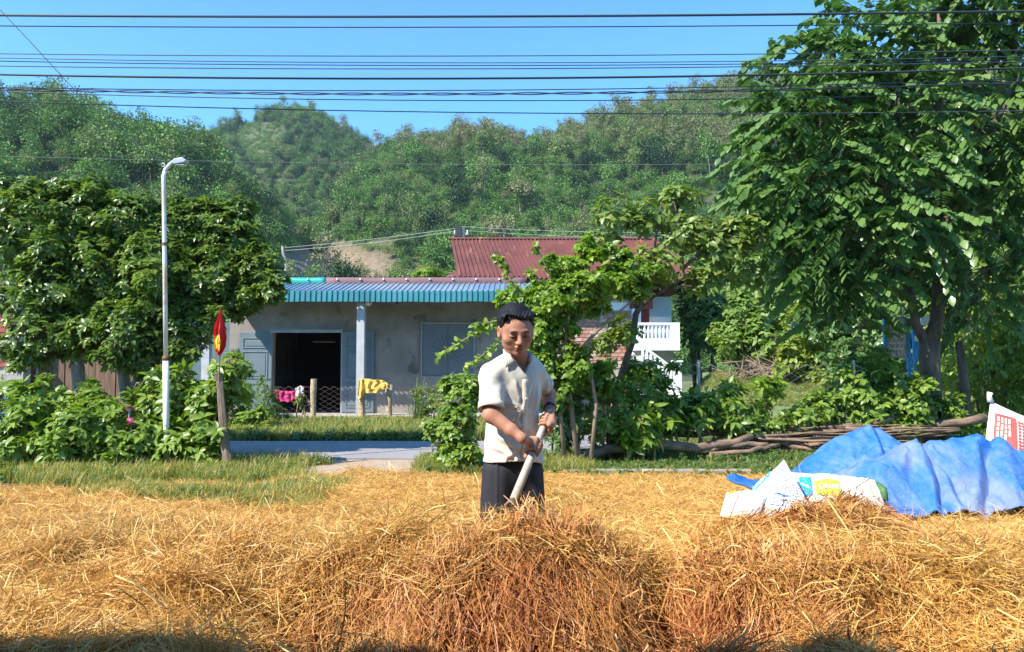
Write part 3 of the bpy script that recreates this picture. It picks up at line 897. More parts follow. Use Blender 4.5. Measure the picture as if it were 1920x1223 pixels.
def wood_post(px, d, ytop, ybot, r, lab, mat='post_bark', name='fence_post', cat='post', group=None, knob=False, lean=0.0):
    x = xpx(px, d); z1 = zpx(ytop, d); z0 = min(zpx(ybot, d), 0.02) - .1
    root = empty(name, (x, d, 0), lab, cat, group)
    n = 9; pts = [(x + .010 * vn(k * .8, px) + lean * (k / (n - 1)), d + .01 * vn(px, k * .7), z0 + (z1 - z0) * k / (n - 1)) for k in range(n)]
    rr = [r * (1 + .10 * float(vn(k * 1.1, px * 1.0))) for k in range(n)]
    MB().tube(pts, rr, 12).build('shaft', M[mat], root, smooth=False)
    if knob:
        p = pts[-1]; MB().tube([(p[0] + .02, p[1], p[2] - .3), (p[0] + .07, p[1] - .02, p[2] - .12), (p[0] + .08, p[1] - .02, p[2] + .0)], [r * .8, r * .7, r * .4], 8).build('stub', M[mat], root)
        MB().tube([(p[0] - .02, p[1], p[2] - .1), (p[0] - .03, p[1] - .02, p[2] + .06)], [r * .6, r * .2], 7).build('stub', M[mat], root)
    return root
fg = 'wooden posts of the fence before the grey house'
wood_post(589, 18.0, 711, 793, .068, 'flat topped pale wooden post before the dark doorway', group=fg)
wood_post(679, 17.95, 713, 790, .085, 'thick whitish post under the yellow cloth', group=fg)
wood_post(733, 18.0, 722, 790, .070, 'gnarled wooden post with a forked knob right of the yellow cloth', group=fg, knob=True, lean=-.05)
fence = empty('chain_link_fence', (xpx(589, 18), 18.02, 0), 'rusty diamond mesh fence before the dark doorway of the grey house', 'fence')
mb = chain(MB(), xpx(420, 18.02), xpx(900, 18.02), 18.02, 18.02, .06, zpx(722, 18.02), .105, .0042)
o = mb.build('mesh', M['wire_rust'], fence); o['kind'] = 'stuff'
# cloths: draped sheets with folds
def drape(name, mat, label, cat, pts_top, drops, d, nfold=9, amp=.03, thick=.008, parent=None, seed=0, back=.0):
    n = 60; m_ = 22; G = []
    T = np.array(pts_top, float)
    for j in range(m_):
        v = j / (m_ - 1); row = []
        for i in range(n):
            u = i / (n - 1)
            x = np.interp(u, np.linspace(0, 1, len(T)), T[:, 0]); z = np.interp(u, np.linspace(0, 1, len(T)), T[:, 1])
            dr = np.interp(u, np.linspace(0, 1, len(drops)), drops)
            ph = u * nfold * 6.283 + 2.2 * float(vn(u * 4 + seed, v * 2.0)) * (0.5 + v)
            yy = d - .03 + amp * math.sin(ph) * (.35 + .65 * v) + .02 * float(vn(u * 9, v * 6, seed))
            row.append((x + .02 * float(vn(u * 6 + 3, v * 4, seed)), yy, z - dr * v + .015 * float(vn(u * 8, v * 5 + 9, seed))))
        G.append(row)
    mb = MB().grid(G)
    o = mb.build(name, mat, parent, smooth=True)
    s = o.modifiers.new('t', 'SOLIDIFY'); s.thickness = thick
    if label: tag(o, label, cat)
    return o
def clothmat(name, c, c2=None):
    m, nt, b, out = nmat(name)
    f = noise(nt, 5, 4, 0.6)
    nt.links.new(ramp(nt, f, [(0.35, c2 or tuple(q * .8 for q in c)), (0.65, c)]), b.inputs['Base Color'])
    b.inputs['Roughness'].default_value = 0.85; b.inputs['Sheen Weight'].default_value = 0.2
    bump(nt, b, noise(nt, 14, 5, 0.6, dist=1.0), 0.5, 0.02)
    return m
dz = 17.84
tp = [(xpx(p, dz), zpx(q, dz)) for p, q in ((672, 712), (682, 711), (695, 711), (708, 712), (722, 715), (730, 722))]
drape('yellow_cloth', clothmat('yellow_cotton', (0.80, 0.56, 0.13), (0.72, 0.44, 0.08)), 'yellow cloth slung over two posts before the grey house', 'cloth', tp, [c / 81 for c in (38, 36, 26, 27, 25, 20, 10, 5)], dz, 5, .045, seed=3)
tp = [(xpx(p, 18.0), zpx(q, 18.0)) for p, q in ((516, 730), (530, 733), (545, 735), (560, 731), (571, 724))]
pk = drape('pink_cloth', clothmat('pink_cloth', (0.62, 0.05, 0.20), (0.50, 0.02, 0.12)), 'pink cloth with white edge hung on the fence before the doorway', 'cloth', tp, [c / 81 for c in (10, 18, 20, 20, 16, 20, 24)], 17.97, 6, .03, seed=6)
tp = [(xpx(p, 17.95), zpx(q, 17.95)) for p, q in ((557, 728), (565, 723), (572, 725))]
wp = drape('white_border', clothmat('white_cloth', (0.72, 0.66, 0.62)), None, None, tp, [.20, .27, .22], 17.94, 2, .02, parent=None, seed=8)
wp.parent = pk

# right-hand and left-hand chain link near the yard edge
rf = empty('chain_link_fence', (xpx(1250, 12.0), 12.1, 0), 'grey diamond mesh fence behind the shrubs on the right', 'fence')
mb = chain(MB(), xpx(1040, 12.1), xpx(1620, 12.1), 12.1, 12.1, .05, zpx(679, 12.1), .125, .0042)
o = mb.build('mesh', M['wire_grey'], rf); o['kind'] = 'stuff'
for px in (1052, 1310, 1600):
    x = xpx(px, 12.14); MB().tube([(x, 12.15, -.1), (x, 12.15, 1.42)], .022, 8).build('post', M['wire_grey'], rf)
lf = empty('chain_link_fence', (xpx(150, 10.7), 10.7, 0), 'grey diamond mesh fence in the hedge on the left', 'fence')
mb = chain(MB(), xpx(-260, 10.7), xpx(405, 10.7), 10.7, 10.7, .05, zpx(748, 10.7), .085, .0026)
o = mb.build('mesh', M['wire_grey'], lf); o['kind'] = 'stuff'
x = xpx(133, 10.75)
MB().box(x - .045, x + .045, 10.72, 10.81, -.1, zpx(740, 10.75)).build('post', M['cut_wood'], lf)
x = xpx(-120, 10.75)
MB().box(x - .045, x + .045, 10.72, 10.81, -.1, zpx(740, 10.75)).build('post', M['cut_wood'], lf)

# ================================================================== HOUSE WITH RED ROOF, BRICK WALL, BALCONY
M['white_wall'] = plain('white_painted_wall', (0.78, 0.79, 0.80), 0.8, 0.08, 2)
M['blue_wall'] = plain('light_blue_wall', (0.33, 0.50, 0.60), 0.8, 0.1, 2)
M['red_door'] = plain('dark_red_wood', (0.20, 0.045, 0.04), 0.7, 0.4, 6)
M['cream_wall'] = plain('cream_gable', (0.62, 0.56, 0.42), 0.85, 0.15, 3)
M['mortar'] = plain('mortar', (0.50, 0.42, 0.36), 0.95, 0.25, 9, bmp=0.3)
def brickmats():
    return [plain('brick_red', (0.46, 0.21, 0.15), .9, .3, 9, bmp=.3), plain('brick_orange', (0.54, 0.29, 0.21), .9, .3, 9, bmp=.3), plain('brick_pale', (0.62, 0.44, 0.36), .9, .25, 9, bmp=.3)]
BR = brickmats()
rh = empty('red_roof_house', (1.5, 28, 0), 'house with a rusty red corrugated roof behind the grey house', 'house')
R0, R1 = P(845, 450, 30), P(1225, 450, 30); E0, E1 = P(860, 521, 26.4), P(1322, 527, 26.4)
mb = MB()
def frr(u, v, h):
    a = E0 + (E1 - E0) * u; b = R0 + (R1 - R0) * u
    p = a + (b - a) * v; return (p[0], p[1] - .02 * h, p[2] + .045 * h)
corrugated(mb, frr, 52, 4, 1.0)
B0, B1 = np.array((E0[0], 33.6, E0[2])), np.array((E1[0], 33.6, E1[2]))
mb.add([R0, R1, B1, B0], [(0, 1, 2, 3)]); mb.add([R1, E1, B1], [(0, 1, 2)])
ro = mb.build('roof', M['tin_red'], rh)
MB().tube([R0 + np.array([-.05, 0, .04]), R1 + np.array([.05, 0, .04])], .07, 6).build('ridge_cap', M['tin_red'], ro)
MB().tube([R1 + np.array([0, 0, .03]), E1 + np.array([0, 0, .05])], .07, 6).build('hip_cap', M['tin_red'], ro)
mb = MB().add([R0 + np.array([.06, .0, -.06]), E0 + np.array([.02, .15, -.06]), E0 + np.array([.02, .15, -.7]), np.array((E0[0] + .02, 33.4, E0[2] - .7)), B0 + np.array([.02, -.1, -.06])], [(0, 1, 2, 3, 4)])
mb.build('gable', M['cream_wall'], rh)
# small lower roof wing seen left of the main slope
L0, L1, L2, L3 = P(832, 521, 26.0), P(862, 521, 26.0), P(862, 505, 27.6), P(858, 505, 27.6)
MB().add([L0, L1, L2, L3], [(0, 1, 2, 3)]).build('lower_roof', M['tin_red'], rh)
hz0 = 0.0; wd = 27.4
by0, by1 = zpx(680, wd), zpx(583, wd)
mb = MB(); mb.box(xpx(1010, wd), xpx(1188, wd), wd, wd + .2, hz0, E0[2] - .4); mb.build('brick_backing', M['mortar'], rh)
mb = MB(); mb.box(xpx(1010, wd), xpx(1188, wd), wd - .03, wd - .003, by1 + .02, by1 + .30); mb.build('white_band', M['white_wall'], rh)
mb = MB(); mb.box(xpx(1184, wd), xpx(1200, wd), wd - .28, wd - .004, hz0, E0[2] - .45); mb.build('corner_column', M['white_wall'], rh)
mb = MB(); mb.box(xpx(1200, wd + .8), xpx(1218, wd + .8), wd + .8, wd + .9, 1.8, 3.7); mb.build('door', M['red_door'], rh)
mb = MB(); mb.box(xpx(1180, wd), xpx(1222, wd), wd - .3, wd - .1, zpx(580, wd), E0[2] - .3); mb.build('eave_board', M['red_door'], rh)
mb = MB(); mb.box(xpx(1218, wd + .8), xpx(1260, wd + .8), wd + .82, wd + 5, zpx(594, wd + .8), 3.9); mb.build('upper_wall', M['blue_wall'], rh)
mb = MB(); mb.box(xpx(1218, wd + .8), xpx(1260, wd + .8), wd + .82, wd + 5, 1.5, zpx(594, wd + .8) - .003); mb.build('lower_wall', M['white_wall'], rh)
# bricks
bm = MB().box(-.118, .118, -.02, .03, -.052, .052)
proto_b = []
for k, m_ in enumerate(BR):
    me_ = bpy.data.meshes.new('brick'); me_.from_pydata(bm.v, [], bm.f); me_.materials.append(m_); proto_b.append(me_)
def brick_wall(parent, x0, x1, z0, z1, yf, bw=.25, bh=.13, palette=None, lim=300, skip=None):
    k = 0; nr = int((z1 - z0) / bh)
    for r in range(nr):
        z = z0 + (r + .5) * bh; x = x0 + (bw * .5 if r % 2 else 0) + bw * .5
        while x < x1 - bw * .4 and k < lim:
            if not (skip and skip(x, z)):
                me_ = palette[int(rng.integers(0, len(palette)))] if palette else proto_b[int(rng.choice(3, p=[.35, .4, .25]))]
                o = link('brick', me_, parent)
                o.location = Vector(o.location) + Vector((x + rng.normal() * .003, yf - .012 + rng.normal() * .006, z))
                o.scale = (bw / .25, 1, bh / .13); o.rotation_euler = (0, rng.normal() * .008, rng.normal() * .015)
                k += 1
            x += bw
    return k
brick_wall(rh, xpx(1045, wd), xpx(1184, wd), by0 - .2, by1, wd - .005, .25, .135)
# balcony
bd = 26.2
bx0, bx1 = xpx(1193, bd), xpx(1275, bd); bz0, bz1 = zpx(657, bd), zpx(605, bd)
bal = MB(); 
zr0, zr1 = zpx(635, bd), zpx(610, bd)
bal.box(bx0, bx1, bd, bd + .12, bz0, zr0); bal.box(bx0, bx1, bd, bd + .12, zr1, bz1); bal.box(bx1 - .28, bx1, bd, bd + .12, zr0, zr1)
bal.box(bx1 - .10, bx1, bd + .12, bd + 2, bz0, bz1); bal.box(bx0, bx1 - .1, bd + .12, bd + 2, bz0, bz0 + .15)
bo = bal.build('balcony', M['white_wall'], rh)
nb = 8
for k in range(nb):
    x = bx0 + .1 + (bx1 - .34 - bx0 - .1) * (k + .5) / nb
    zz = np.linspace(zr0, zr1, 7)
    MB().tube([(x, bd + .06, z) for z in zz], [.05, .035, .055, .065, .05, .03, .05], 8).build('baluster', M['white_wall'], bo, smooth=True)
mb = MB(); mb.box(xpx(1228, 26.8), xpx(1262, 26.8), 26.8, 27.0, 0, bz0); mb.build('support_wall', M['plinth'], rh)
# stair with sloping balustrade
st = []
s0, s1 = P(1197, 648, 25.9), P(1262, 692, 25.4)
stair = MB()
for k in range(9):
    u = k / 9; p = s0 + (s1 - s0) * u; stair.box(p[0], p[0] + (s1[0] - s0[0]) / 9, 25.5, 26.1, 0, p[2] - .35)
so = stair.build('stair', M['white_wall'], rh)
mb = MB(); mb.tube([s0 + np.array([0, -.5, 0]), s1 + np.array([0, 0, 0])], .055, 6); mb.tube([s0 + np.array([0, -.5, -.5]), s1 + np.array([0, 0, -.5])], .05, 6); mb.build('stair_rail', M['white_wall'], so)
for k in range(8):
    u = (k + .5) / 8; p = s0 + np.array([0, -.5, 0]) + (s1 - s0 + np.array([0, .5, 0])) * u
    MB().tube([(p[0], p[1], p[2] - .5), (p[0], p[1], p[2] - .3), (p[0], p[1], p[2])], [.035, .055, .03], 6).build('baluster', M['white_wall'], so, smooth=True)
x = xpx(1269, 25.4); mb = MB(); mb.box(x - .13, x + .13, 25.3, 25.5, 0, zpx(679, 25.4)); mb.box(x - .17, x + .17, 25.26, 25.54, zpx(679, 25.4), zpx(676, 25.4)); mb.build('stair_pillar', M['white_wall'], rh)
# white tank or bracket seen under the roof
mb = MB(); p = P(1142, 520, 26.2); mb.tube([p - np.array([0, 0, .15]), p + np.array([0, 0, .15])], .12, 10); mb.build('white_drum', M['white_wall'], rh)

# ================================================================== LEFT BRICK SHED, PLANK FENCE, BLUE TARP
ld = 15.2
sh = empty('brick_shed', (xpx(-60, ld), ld, 0), 'unfinished brick and block building with a dark beam at the far left', 'building')
x0, x1 = xpx(-420, ld), xpx(46, ld)
mb = MB(); pts = [(x0, 0), (x1, 0), (x1, zpx(655, ld)), (xpx(34, ld), zpx(655, ld)), (xpx(34, ld), zpx(600, ld)), (xpx(22, ld), zpx(572, ld)), (xpx(0, ld), zpx(553, ld)), (x0, zpx(470, ld))]
mb.prism(pts, ld, ld + .22); mb.build('wall', M['mortar'], sh)
mb = MB(); mb.box(x0, xpx(33, ld), ld - .05, ld - .003, zpx(666, ld), zpx(658, ld)); mb.build('beam', M['dark_in'], sh)
mb = MB(); mb.box(xpx(33, ld), xpx(47, ld), ld - .03, ld - .003, 0, zpx(656, ld)); mb.build('corner_pier', plain('grey_block', (0.42, 0.40, 0.38), .9, .3, 5), sh)
palette = []
for nm, c in (('brick', (0.40, 0.10, 0.08)), ('brick', (0.30, 0.09, 0.07)), ('brick', (0.46, 0.34, 0.30))):
    me_ = bpy.data.meshes.new(nm); me_.from_pydata(bm.v, [], bm.f); me_.materials.append(plain('shed_brick', c, .9, .3, 9)); palette.append(me_)
pal2 = []
me_ = bpy.data.meshes.new('block'); me_.from_pydata(bm.v, [], bm.f); me_.materials.append(plain('grey_block2', (0.40, 0.36, 0.33), .9, .3, 9)); pal2.append(me_)
def slope_skip(x, z): return z > np.interp(x, [x0, xpx(0, ld), xpx(22, ld), xpx(34, ld)], [zpx(470, ld), zpx(553, ld), zpx(572, ld), zpx(600, ld)]) - .06
brick_wall(sh, xpx(-190, ld), xpx(33, ld), zpx(634, ld) , zpx(556, ld) + .3, ld - .004, .20, .105, palette, 170, slope_skip)
brick_wall(sh, xpx(-190, ld), xpx(33, ld), zpx(689, ld), zpx(667, ld), ld - .004, .20, .105, palette, 60)
brick_wall(sh, xpx(-190, ld), xpx(33, ld), .25, zpx(690, ld), ld - .004, .26, .19, pal2, 60)

M['plank'] = plain('brown_planks', (0.22, 0.13, 0.085), 0.85, 0.45, 5, bmp=0.4, stretch=(3, 3, .3))
pfn = empty('plank_fence', (xpx(200, 15.6), 15.6, 0), 'dark brown upright plank wall behind the leafy trees', 'fence')
px = 52
while px < 330:
    w = 11 + rng.random() * 9; a_, b_ = xpx(px, 15.6), xpx(px + w, 15.6); zt = zpx(672 + 22 * max(0, (px - 150) / 250) + rng.normal() * 2.5, 15.6)
    MB().box(a_, b_ - .012, 15.6 + rng.random() * .03, 15.64 + rng.random() * .01 + .03, -.05, zt).build('plank', M['plank'], pfn)
    px += w
MB().box(xpx(50, 15.72), xpx(330, 15.72), 15.70, 15.76, 1.0, 1.1).build('rail', M['plank'], pfn)

M['tarp'] = None
def tarpmat():
    m, nt, b, out = nmat('blue_tarpaulin')
    f = noise(nt, 1.6, 6, 0.65, dist=0.4); f2 = noise(nt, 7, 5, 0.7, dist=1.5)
    c = ramp(nt, f, [(0.36, (0.006, 0.13, 0.55)), (0.47, (0.04, 0.17, 0.48)), (0.60, (0.17, 0.24, 0.46))])
    c = mixc(nt, ramp(nt, f2, [(0.52, (0, 0, 0)), (0.75, (0.42, 0.42, 0.42))]), c, (0.24, 0.25, 0.38))
    nt.links.new(c, b.inputs['Base Color'])
    nt.links.new(ramp(nt, f2, [(0.3, (0.33,) * 3), (0.7, (0.6,) * 3)]), b.inputs['Roughness'])
    bump(nt, b, noise(nt, 10, 6, .75, dist=2.5), 0.6, 0.03)
    return m
M['tarp'] = tarpmat()
# covered motor tricycle-like blue shape by the shed: a blue tarpaulin sheet over a low heap
d0 = 12.6
n = 40; G = []
for j in range(26):
    v = j / 25; row = []
    for i in range(n):
        u = i / (n - 1); x = xpx(-190, d0) + (xpx(33, d0) - xpx(-190, d0)) * u
        zz = (0.98 - .18 * u ** 2) * math.sin(math.pi * min(v * .52 + .02, 1)) if v < 1 else .98
        row.append((x, d0 - .9 + v * 1.4, max(zz * (1 - .25 * u ** 3) + .04 * float(vn(u * 5, v * 4)), .02)))
    G.append(row)
o = MB().grid(G).build('blue_cover', M['tarp'], smooth=True); o.modifiers.new('t', 'SOLIDIFY').thickness = .01
tag(o, 'blue plastic cover over a low heap before the brick building', 'cover')

# ================================================================== LAMP POST, FLAG, POLES, WIRES
M['pole_paint'] = None
m, nt, b, out = nmat('white_pole_rust')
f = noise(nt, 2.2, 5, .7, stretch=(1, 1, .5)); f2 = noise(nt, 14, 5, .7)
c = ramp(nt, f, [(0.56, (0.74, 0.74, 0.72)), (0.68, (0.55, 0.42, 0.30))]); c = mixc(nt, ramp(nt, f2, [(0.62, (0, 0, 0)), (0.72, (1, 1, 1))]), c, (0.34, 0.15, 0.07))
nt.links.new(c, b.inputs['Base Color']); b.inputs['Roughness'].default_value = .5; M['pole_paint'] = m
M['rust'] = plain('rust', (0.30, 0.12, 0.05), .9, .5, 20)
M['lamp_grey'] = plain('lamp_housing', (0.42, 0.44, 0.50), .35, .1, 5)
pd = 9.85
lp = empty('street_lamp', PG(313, pd), 'tall thin white street lamp post rising from the hedge', 'street lamp')
a, b1, c1 = P(313, 884, pd), P(311, 672, pd), P(307, 331, pd); a[2] = -.15
MB().tube([a, (a + b1) / 2, b1], [.038, .038, .038], 14).build('lower_pole', M['pole_paint'], lp, smooth=True)
MB().tube([b1 - np.array([0, 0, .03]), b1 + np.array([0, 0, .03])], .041, 14).build('collar', M['rust'], lp, smooth=True)
MB().tube([b1, (b1 + c1) / 2, c1, P(309, 322, pd)], [.028, .027, .026, .026], 14).build('upper_pole', M['pole_paint'], lp, smooth=True)
p = P(308.5, 458, pd); MB().tube([p - np.array([0, 0, .02]), p + np.array([0, 0, .02])], .031, 14).build('collar', M['rust'], lp)
MB().tube([P(308, 324, pd), P(311, 317, pd), P(318, 309, pd), P(325, 303, pd)], [.026, .024, .021, .020], 10).build('arm', M['pole_paint'], lp, smooth=True)
h = MB(); q0, q1 = P(323, 303, pd), P(352, 301, pd)
h.prism([(q0[0], q0[2] - .03), (q0[0] + .05, q0[2] - .045), (q1[0] - .02, q1[2] - .035), (q1[0], q1[2] - .01), (q1[0] - .05, q1[2] + .03), (q0[0] + .04, q0[2] + .02)], pd - .06, pd + .06)
h.build('lamp_head', M['lamp_grey'], lp, bevel=.006)
MB().box(q0[0] + .06, q1[0] - .04, pd - .045, pd + .045, q0[2] - .055, q0[2] - .044).build('lens', M['white_bulb'], lp)
ring = [P(306, 309.5, pd) + np.array([.022 * math.cos(t), 0, .022 * math.sin(t)]) for t in np.linspace(0, 6.28, 15)]
MB().tube(ring, .006, 6, cap=False).build('ring', M['wire_grey'], lp, smooth=True)

fpn = empty('wooden_post', PG(428, 9.7), 'weathered grey-brown wooden post leaning left that holds the flag', 'post')
w0, w1 = P(430, 868, 9.7), P(410, 700, 9.75); w0[2] = -.1
n = 10; pts = [w0 + (w1 - w0) * k / (n - 1) + np.array([.012 * float(vn(k * .9, 3)), 0, 0]) for k in range(n)]
MB().tube(pts, [.070 - .030 * k / (n - 1) + .006 * float(vn(k * 1.3, 8)) for k in range(n)], 7, squash=.75).build('shaft', plain('weathered_wood', (0.27, 0.20, 0.145), .9, .55, 10, bmp=.9, stretch=(2, 2, .3), bdist=.02), fpn)
fl_ = empty('flag', P(409, 640, 9.7), 'small furled red flag with a yellow star above the leaning post', 'flag')
t0, t1 = P(411, 704, 9.72), P(413, 577, 9.72)
MB().tube([t0 - np.array([0, 0, .15]), (t0 + t1) / 2, t1], [.010, .009, .006], 7).build('staff', M['stick'], fl_)
# hanging cloth: width profile in pixels along height
FP = [(577, 413, 414), (592, 409, 416), (606, 405, 420), (620, 401, 423), (635, 400, 425), (648, 401, 424), (658, 403, 420), (666, 406, 414)]
G = []
for j, y in enumerate(np.linspace(577, 666, 26)):
    xl = np.interp(y, [q[0] for q in FP], [q[1] for q in FP]); xr_ = np.interp(y, [q[0] for q in FP], [q[2] for q in FP]); row = []
    for i in range(17):
        u = i / 16; p = P(xl + (xr_ - xl) * u, y, 9.66); p[1] += .035 * math.sin(u * 9 + y * .03) * min(1, (y - 575) / 40) + .012 * float(vn(u * 5, y * .1)); row.append(p)
    G.append(row)
m, nt, b, out = nmat('flag_red'); b.inputs['Base Color'].default_value = (0.50, 0.012, 0.015, 1); b.inputs['Roughness'].default_value = .6
t = nt.nodes.new('ShaderNodeBsdfTranslucent'); t.inputs[0].default_value = (0.8, 0.03, 0.02, 1); mx = nt.nodes.new('ShaderNodeMixShader'); mx.inputs[0].default_value = .3
nt.links.new(b.outputs[0], mx.inputs[1]); nt.links.new(t.outputs[0], mx.inputs[2]); nt.links.new(mx.outputs[0], out.inputs[0])
fc = MB().grid(G).build('cloth', m, fl_, smooth=True)
GA = np.array(G)
# the folded star shows as a yellow patch with points, a sheet 3 mm before the cloth
star = []
cx, cz = (np.array(P(407, 640, 9.6))[[0, 2]]); 
SP = [(402, 632), (404, 622), (406, 632), (411, 625), (412, 636), (415, 640), (412, 648), (411, 659), (407, 652), (403, 662), (402, 650), (400.8, 641)]
def cloth_y(px_, py_):
    j = np.interp(py_, np.linspace(577, 666, 26), np.arange(26)); xl = np.interp(py_, [q[0] for q in FP], [q[1] for q in FP]); xr_ = np.interp(py_, [q[0] for q in FP], [q[2] for q in FP])
    u = np.clip((px_ - xl) / max(xr_ - xl, 1e-3), 0, 1) * 16
    return GA[int(round(j)), int(round(u)), 1]
v = [P(407, 641, cloth_y(407, 641) - .012)]
sub = []
for k in range(len(SP)):
    a_, b_ = SP[k], SP[(k + 1) % len(SP)]
    for s_ in (0, .5): sub.append((a_[0] + (b_[0] - a_[0]) * s_, a_[1] + (b_[1] - a_[1]) * s_))
v += [P(407 + (q[0] - 407) * .55, 641 + (q[1] - 641) * .55, cloth_y(407 + (q[0] - 407) * .55, 641 + (q[1] - 641) * .55) - .010) for q in sub] + [P(q[0], q[1], cloth_y(*q) - .008) for q in sub]
ns = len(sub); f = [(0, 1 + (k + 1) % ns, 1 + k) for k in range(ns)] + [(1 + k, 1 + (k + 1) % ns, 1 + ns + (k + 1) % ns, 1 + ns + k) for k in range(ns)]
o = MB().add(v, f).build('star', plain('star_yellow', (0.85, 0.50, 0.02), .6, .1, 9), fl_)

M['cable'] = plain('black_cable', (0.030, 0.033, 0.045), .5, .2, 5)
M['thin_wire'] = plain('thin_dark_wire', (0.045, 0.055, 0.08), .5, .2, 5)
M['grey_wire'] = plain('weathered_grey_wire', (0.16, 0.18, 0.17), .6, .2, 5)
M['alu_wire'] = plain('pale_aluminium_wire', (0.55, 0.56, 0.55), .4, .1, 5, metal=.2)
WI = [  # pixel heights at x = 0, 960, 1920 and thickness in photograph pixels
    ((29, 31, 21), 4.4, 'thick black topmost cable across the sky'),
    ((49, 51, 43), 2.0, 'thin wire just under the topmost cable'),
    ((101, 105, 94), 1.8, 'uppermost wire of the close bundle in mid sky'),
    ((109, 118, 106), 1.6, 'second wire of the close bundle in mid sky'),
    ((115, 123, 112), 1.6, 'third wire of the close bundle in mid sky'),
    ((124, 129, 116), 1.9, 'lowest wire of the close bundle in mid sky'),
    ((140, 147, 128), 4.0, 'thick black cable below the close bundle'),
    ((164, 169, 148), 1.8, 'thin wire just above the twisted cable'),
    ((172, 189, 172), 1.8, 'thin wire just below the twisted cable'),
    ((190, 212, 208), 2.0, 'lowest thin wire above the hills, sagging right'),
]
def wire_pts(ys3, d, x0=-620, x1=2560, n=41, k=(0, 960, 1920)):
    co = np.polyfit(k, ys3, 2); xs_ = np.linspace(x0, x1, n)
    return [P(x, np.polyval(co, x), d) for x in xs_]
for k, (ys3, th, lab) in enumerate(WI):
    d = 10.2 + .08 * k
    o = MB().tube(wire_pts(ys3, d), th / F * d / 2, 6).build('power_cable', M['cable'] if th > 3 else M['thin_wire'], smooth=True)
    tag(o, lab, 'cable', 'overhead cables across the yard')
tw = empty('twisted_cable', P(960, 175, 10.6), 'thick twisted double cable just above the hill skyline', 'cable', 'overhead cables across the yard')
base = wire_pts((167, 176, 155), 10.6, n=640)
for ph in (0, math.pi):
    pts = [p + np.array([0, .012 * math.cos(i * .19 + ph), .013 * math.sin(i * .19 + ph)]) for i, p in enumerate(base)]
    MB().tube(pts, .0085, 5).build('strand', M['cable'], tw, smooth=True)
o = MB().tube(wire_pts((293, 309, 300), 11.9), 0.9 / F * 11.9 / 2, 5).build('power_cable', M['grey_wire']); tag(o, 'thin pale wire passing behind the street lamp head', 'cable', 'overhead cables across the yard')
o = MB().tube([P(-60, -45, 10.0), P(60, 82, 9.9), P(150, 180, 9.9), P(304, 308, 9.85)], [.0055] * 4, 5).build('stay_wire', M['thin_wire']); tag(o, 'thin stay wire running down from the top left corner to the lamp', 'wire')
# far pole with its wires, and a palm-like tuft of plant on top
ud = 46.0
up_ = empty('utility_pole', PG(866, ud), 'small concrete utility pole above the red roof ridge', 'utility pole')
q = P(867, 428, ud); MB().tube([PG(867, ud, -.2), q * .5 + PG(867, ud, 0) * .5, q], [.19, .17, .14], 8).build('shaft', M['plinth'], up_)
MB().box(q[0] - .5, q[0] + .35, ud - .08, ud + .08, q[2] - .42, q[2] - .30).build('crossarm', M['trunk_far'], up_)
MB().box(q[0] - .42, q[0] - .05, ud - .25, ud - .1, q[2] - .55, q[2] + .1).build('bracket', M['dark_in'], up_)
for dx in (-.45, -.15, .3):
    MB().tube([(q[0] + dx, ud, q[2] - .3), (q[0] + dx, ud, q[2] - .12)], [.05, .03], 6).build('insulator', M['white_wall'], up_)
for (pts, lab) in (([(530, 465), (700, 445), (865, 427)], 'upper pale wire running left from the far utility pole'), ([(536, 470), (700, 452), (865, 432)], 'lower pale wire running left from the far utility pole'),
                   ([(865, 425), (1060, 431), (1450, 438)], 'upper pale wire running right from the far utility pole'), ([(865, 432), (1060, 440), (1500, 447)], 'lower pale wire running right from the far utility pole')):
    w = [P(a_, b_, ud - (.0 if i == len(pts) - 1 and a_ == 865 else 0)) for i, (a_, b_) in enumerate(pts)]
    pp = [np.array([np.interp(s_, [0, .5, 1], [p_[c] for p_ in w]) for c in range(3)]) for s_ in np.linspace(0, 1, 13)]
    pp = [p_ - np.array([0, 0, .35 * math.sin(math.pi * i / 12)]) * .3 for i, p_ in enumerate(pp)]
    o = MB().tube(pp, .011, 5).build('far_wire', M['alu_wire']); tag(o, lab, 'wire', 'wires of the far utility pole')
p = P(529, 470, 40); ins = empty('wire_bracket', p, 'pale bracket holding the far wires at the tree edge', 'bracket')
MB().tube([P(530, 462, ud), P(531, 475, ud), P(536, 490, ud), PG(536, ud)], [.09, .09, .09, .1], 6).build('rod', M['trunk_far'], ins)

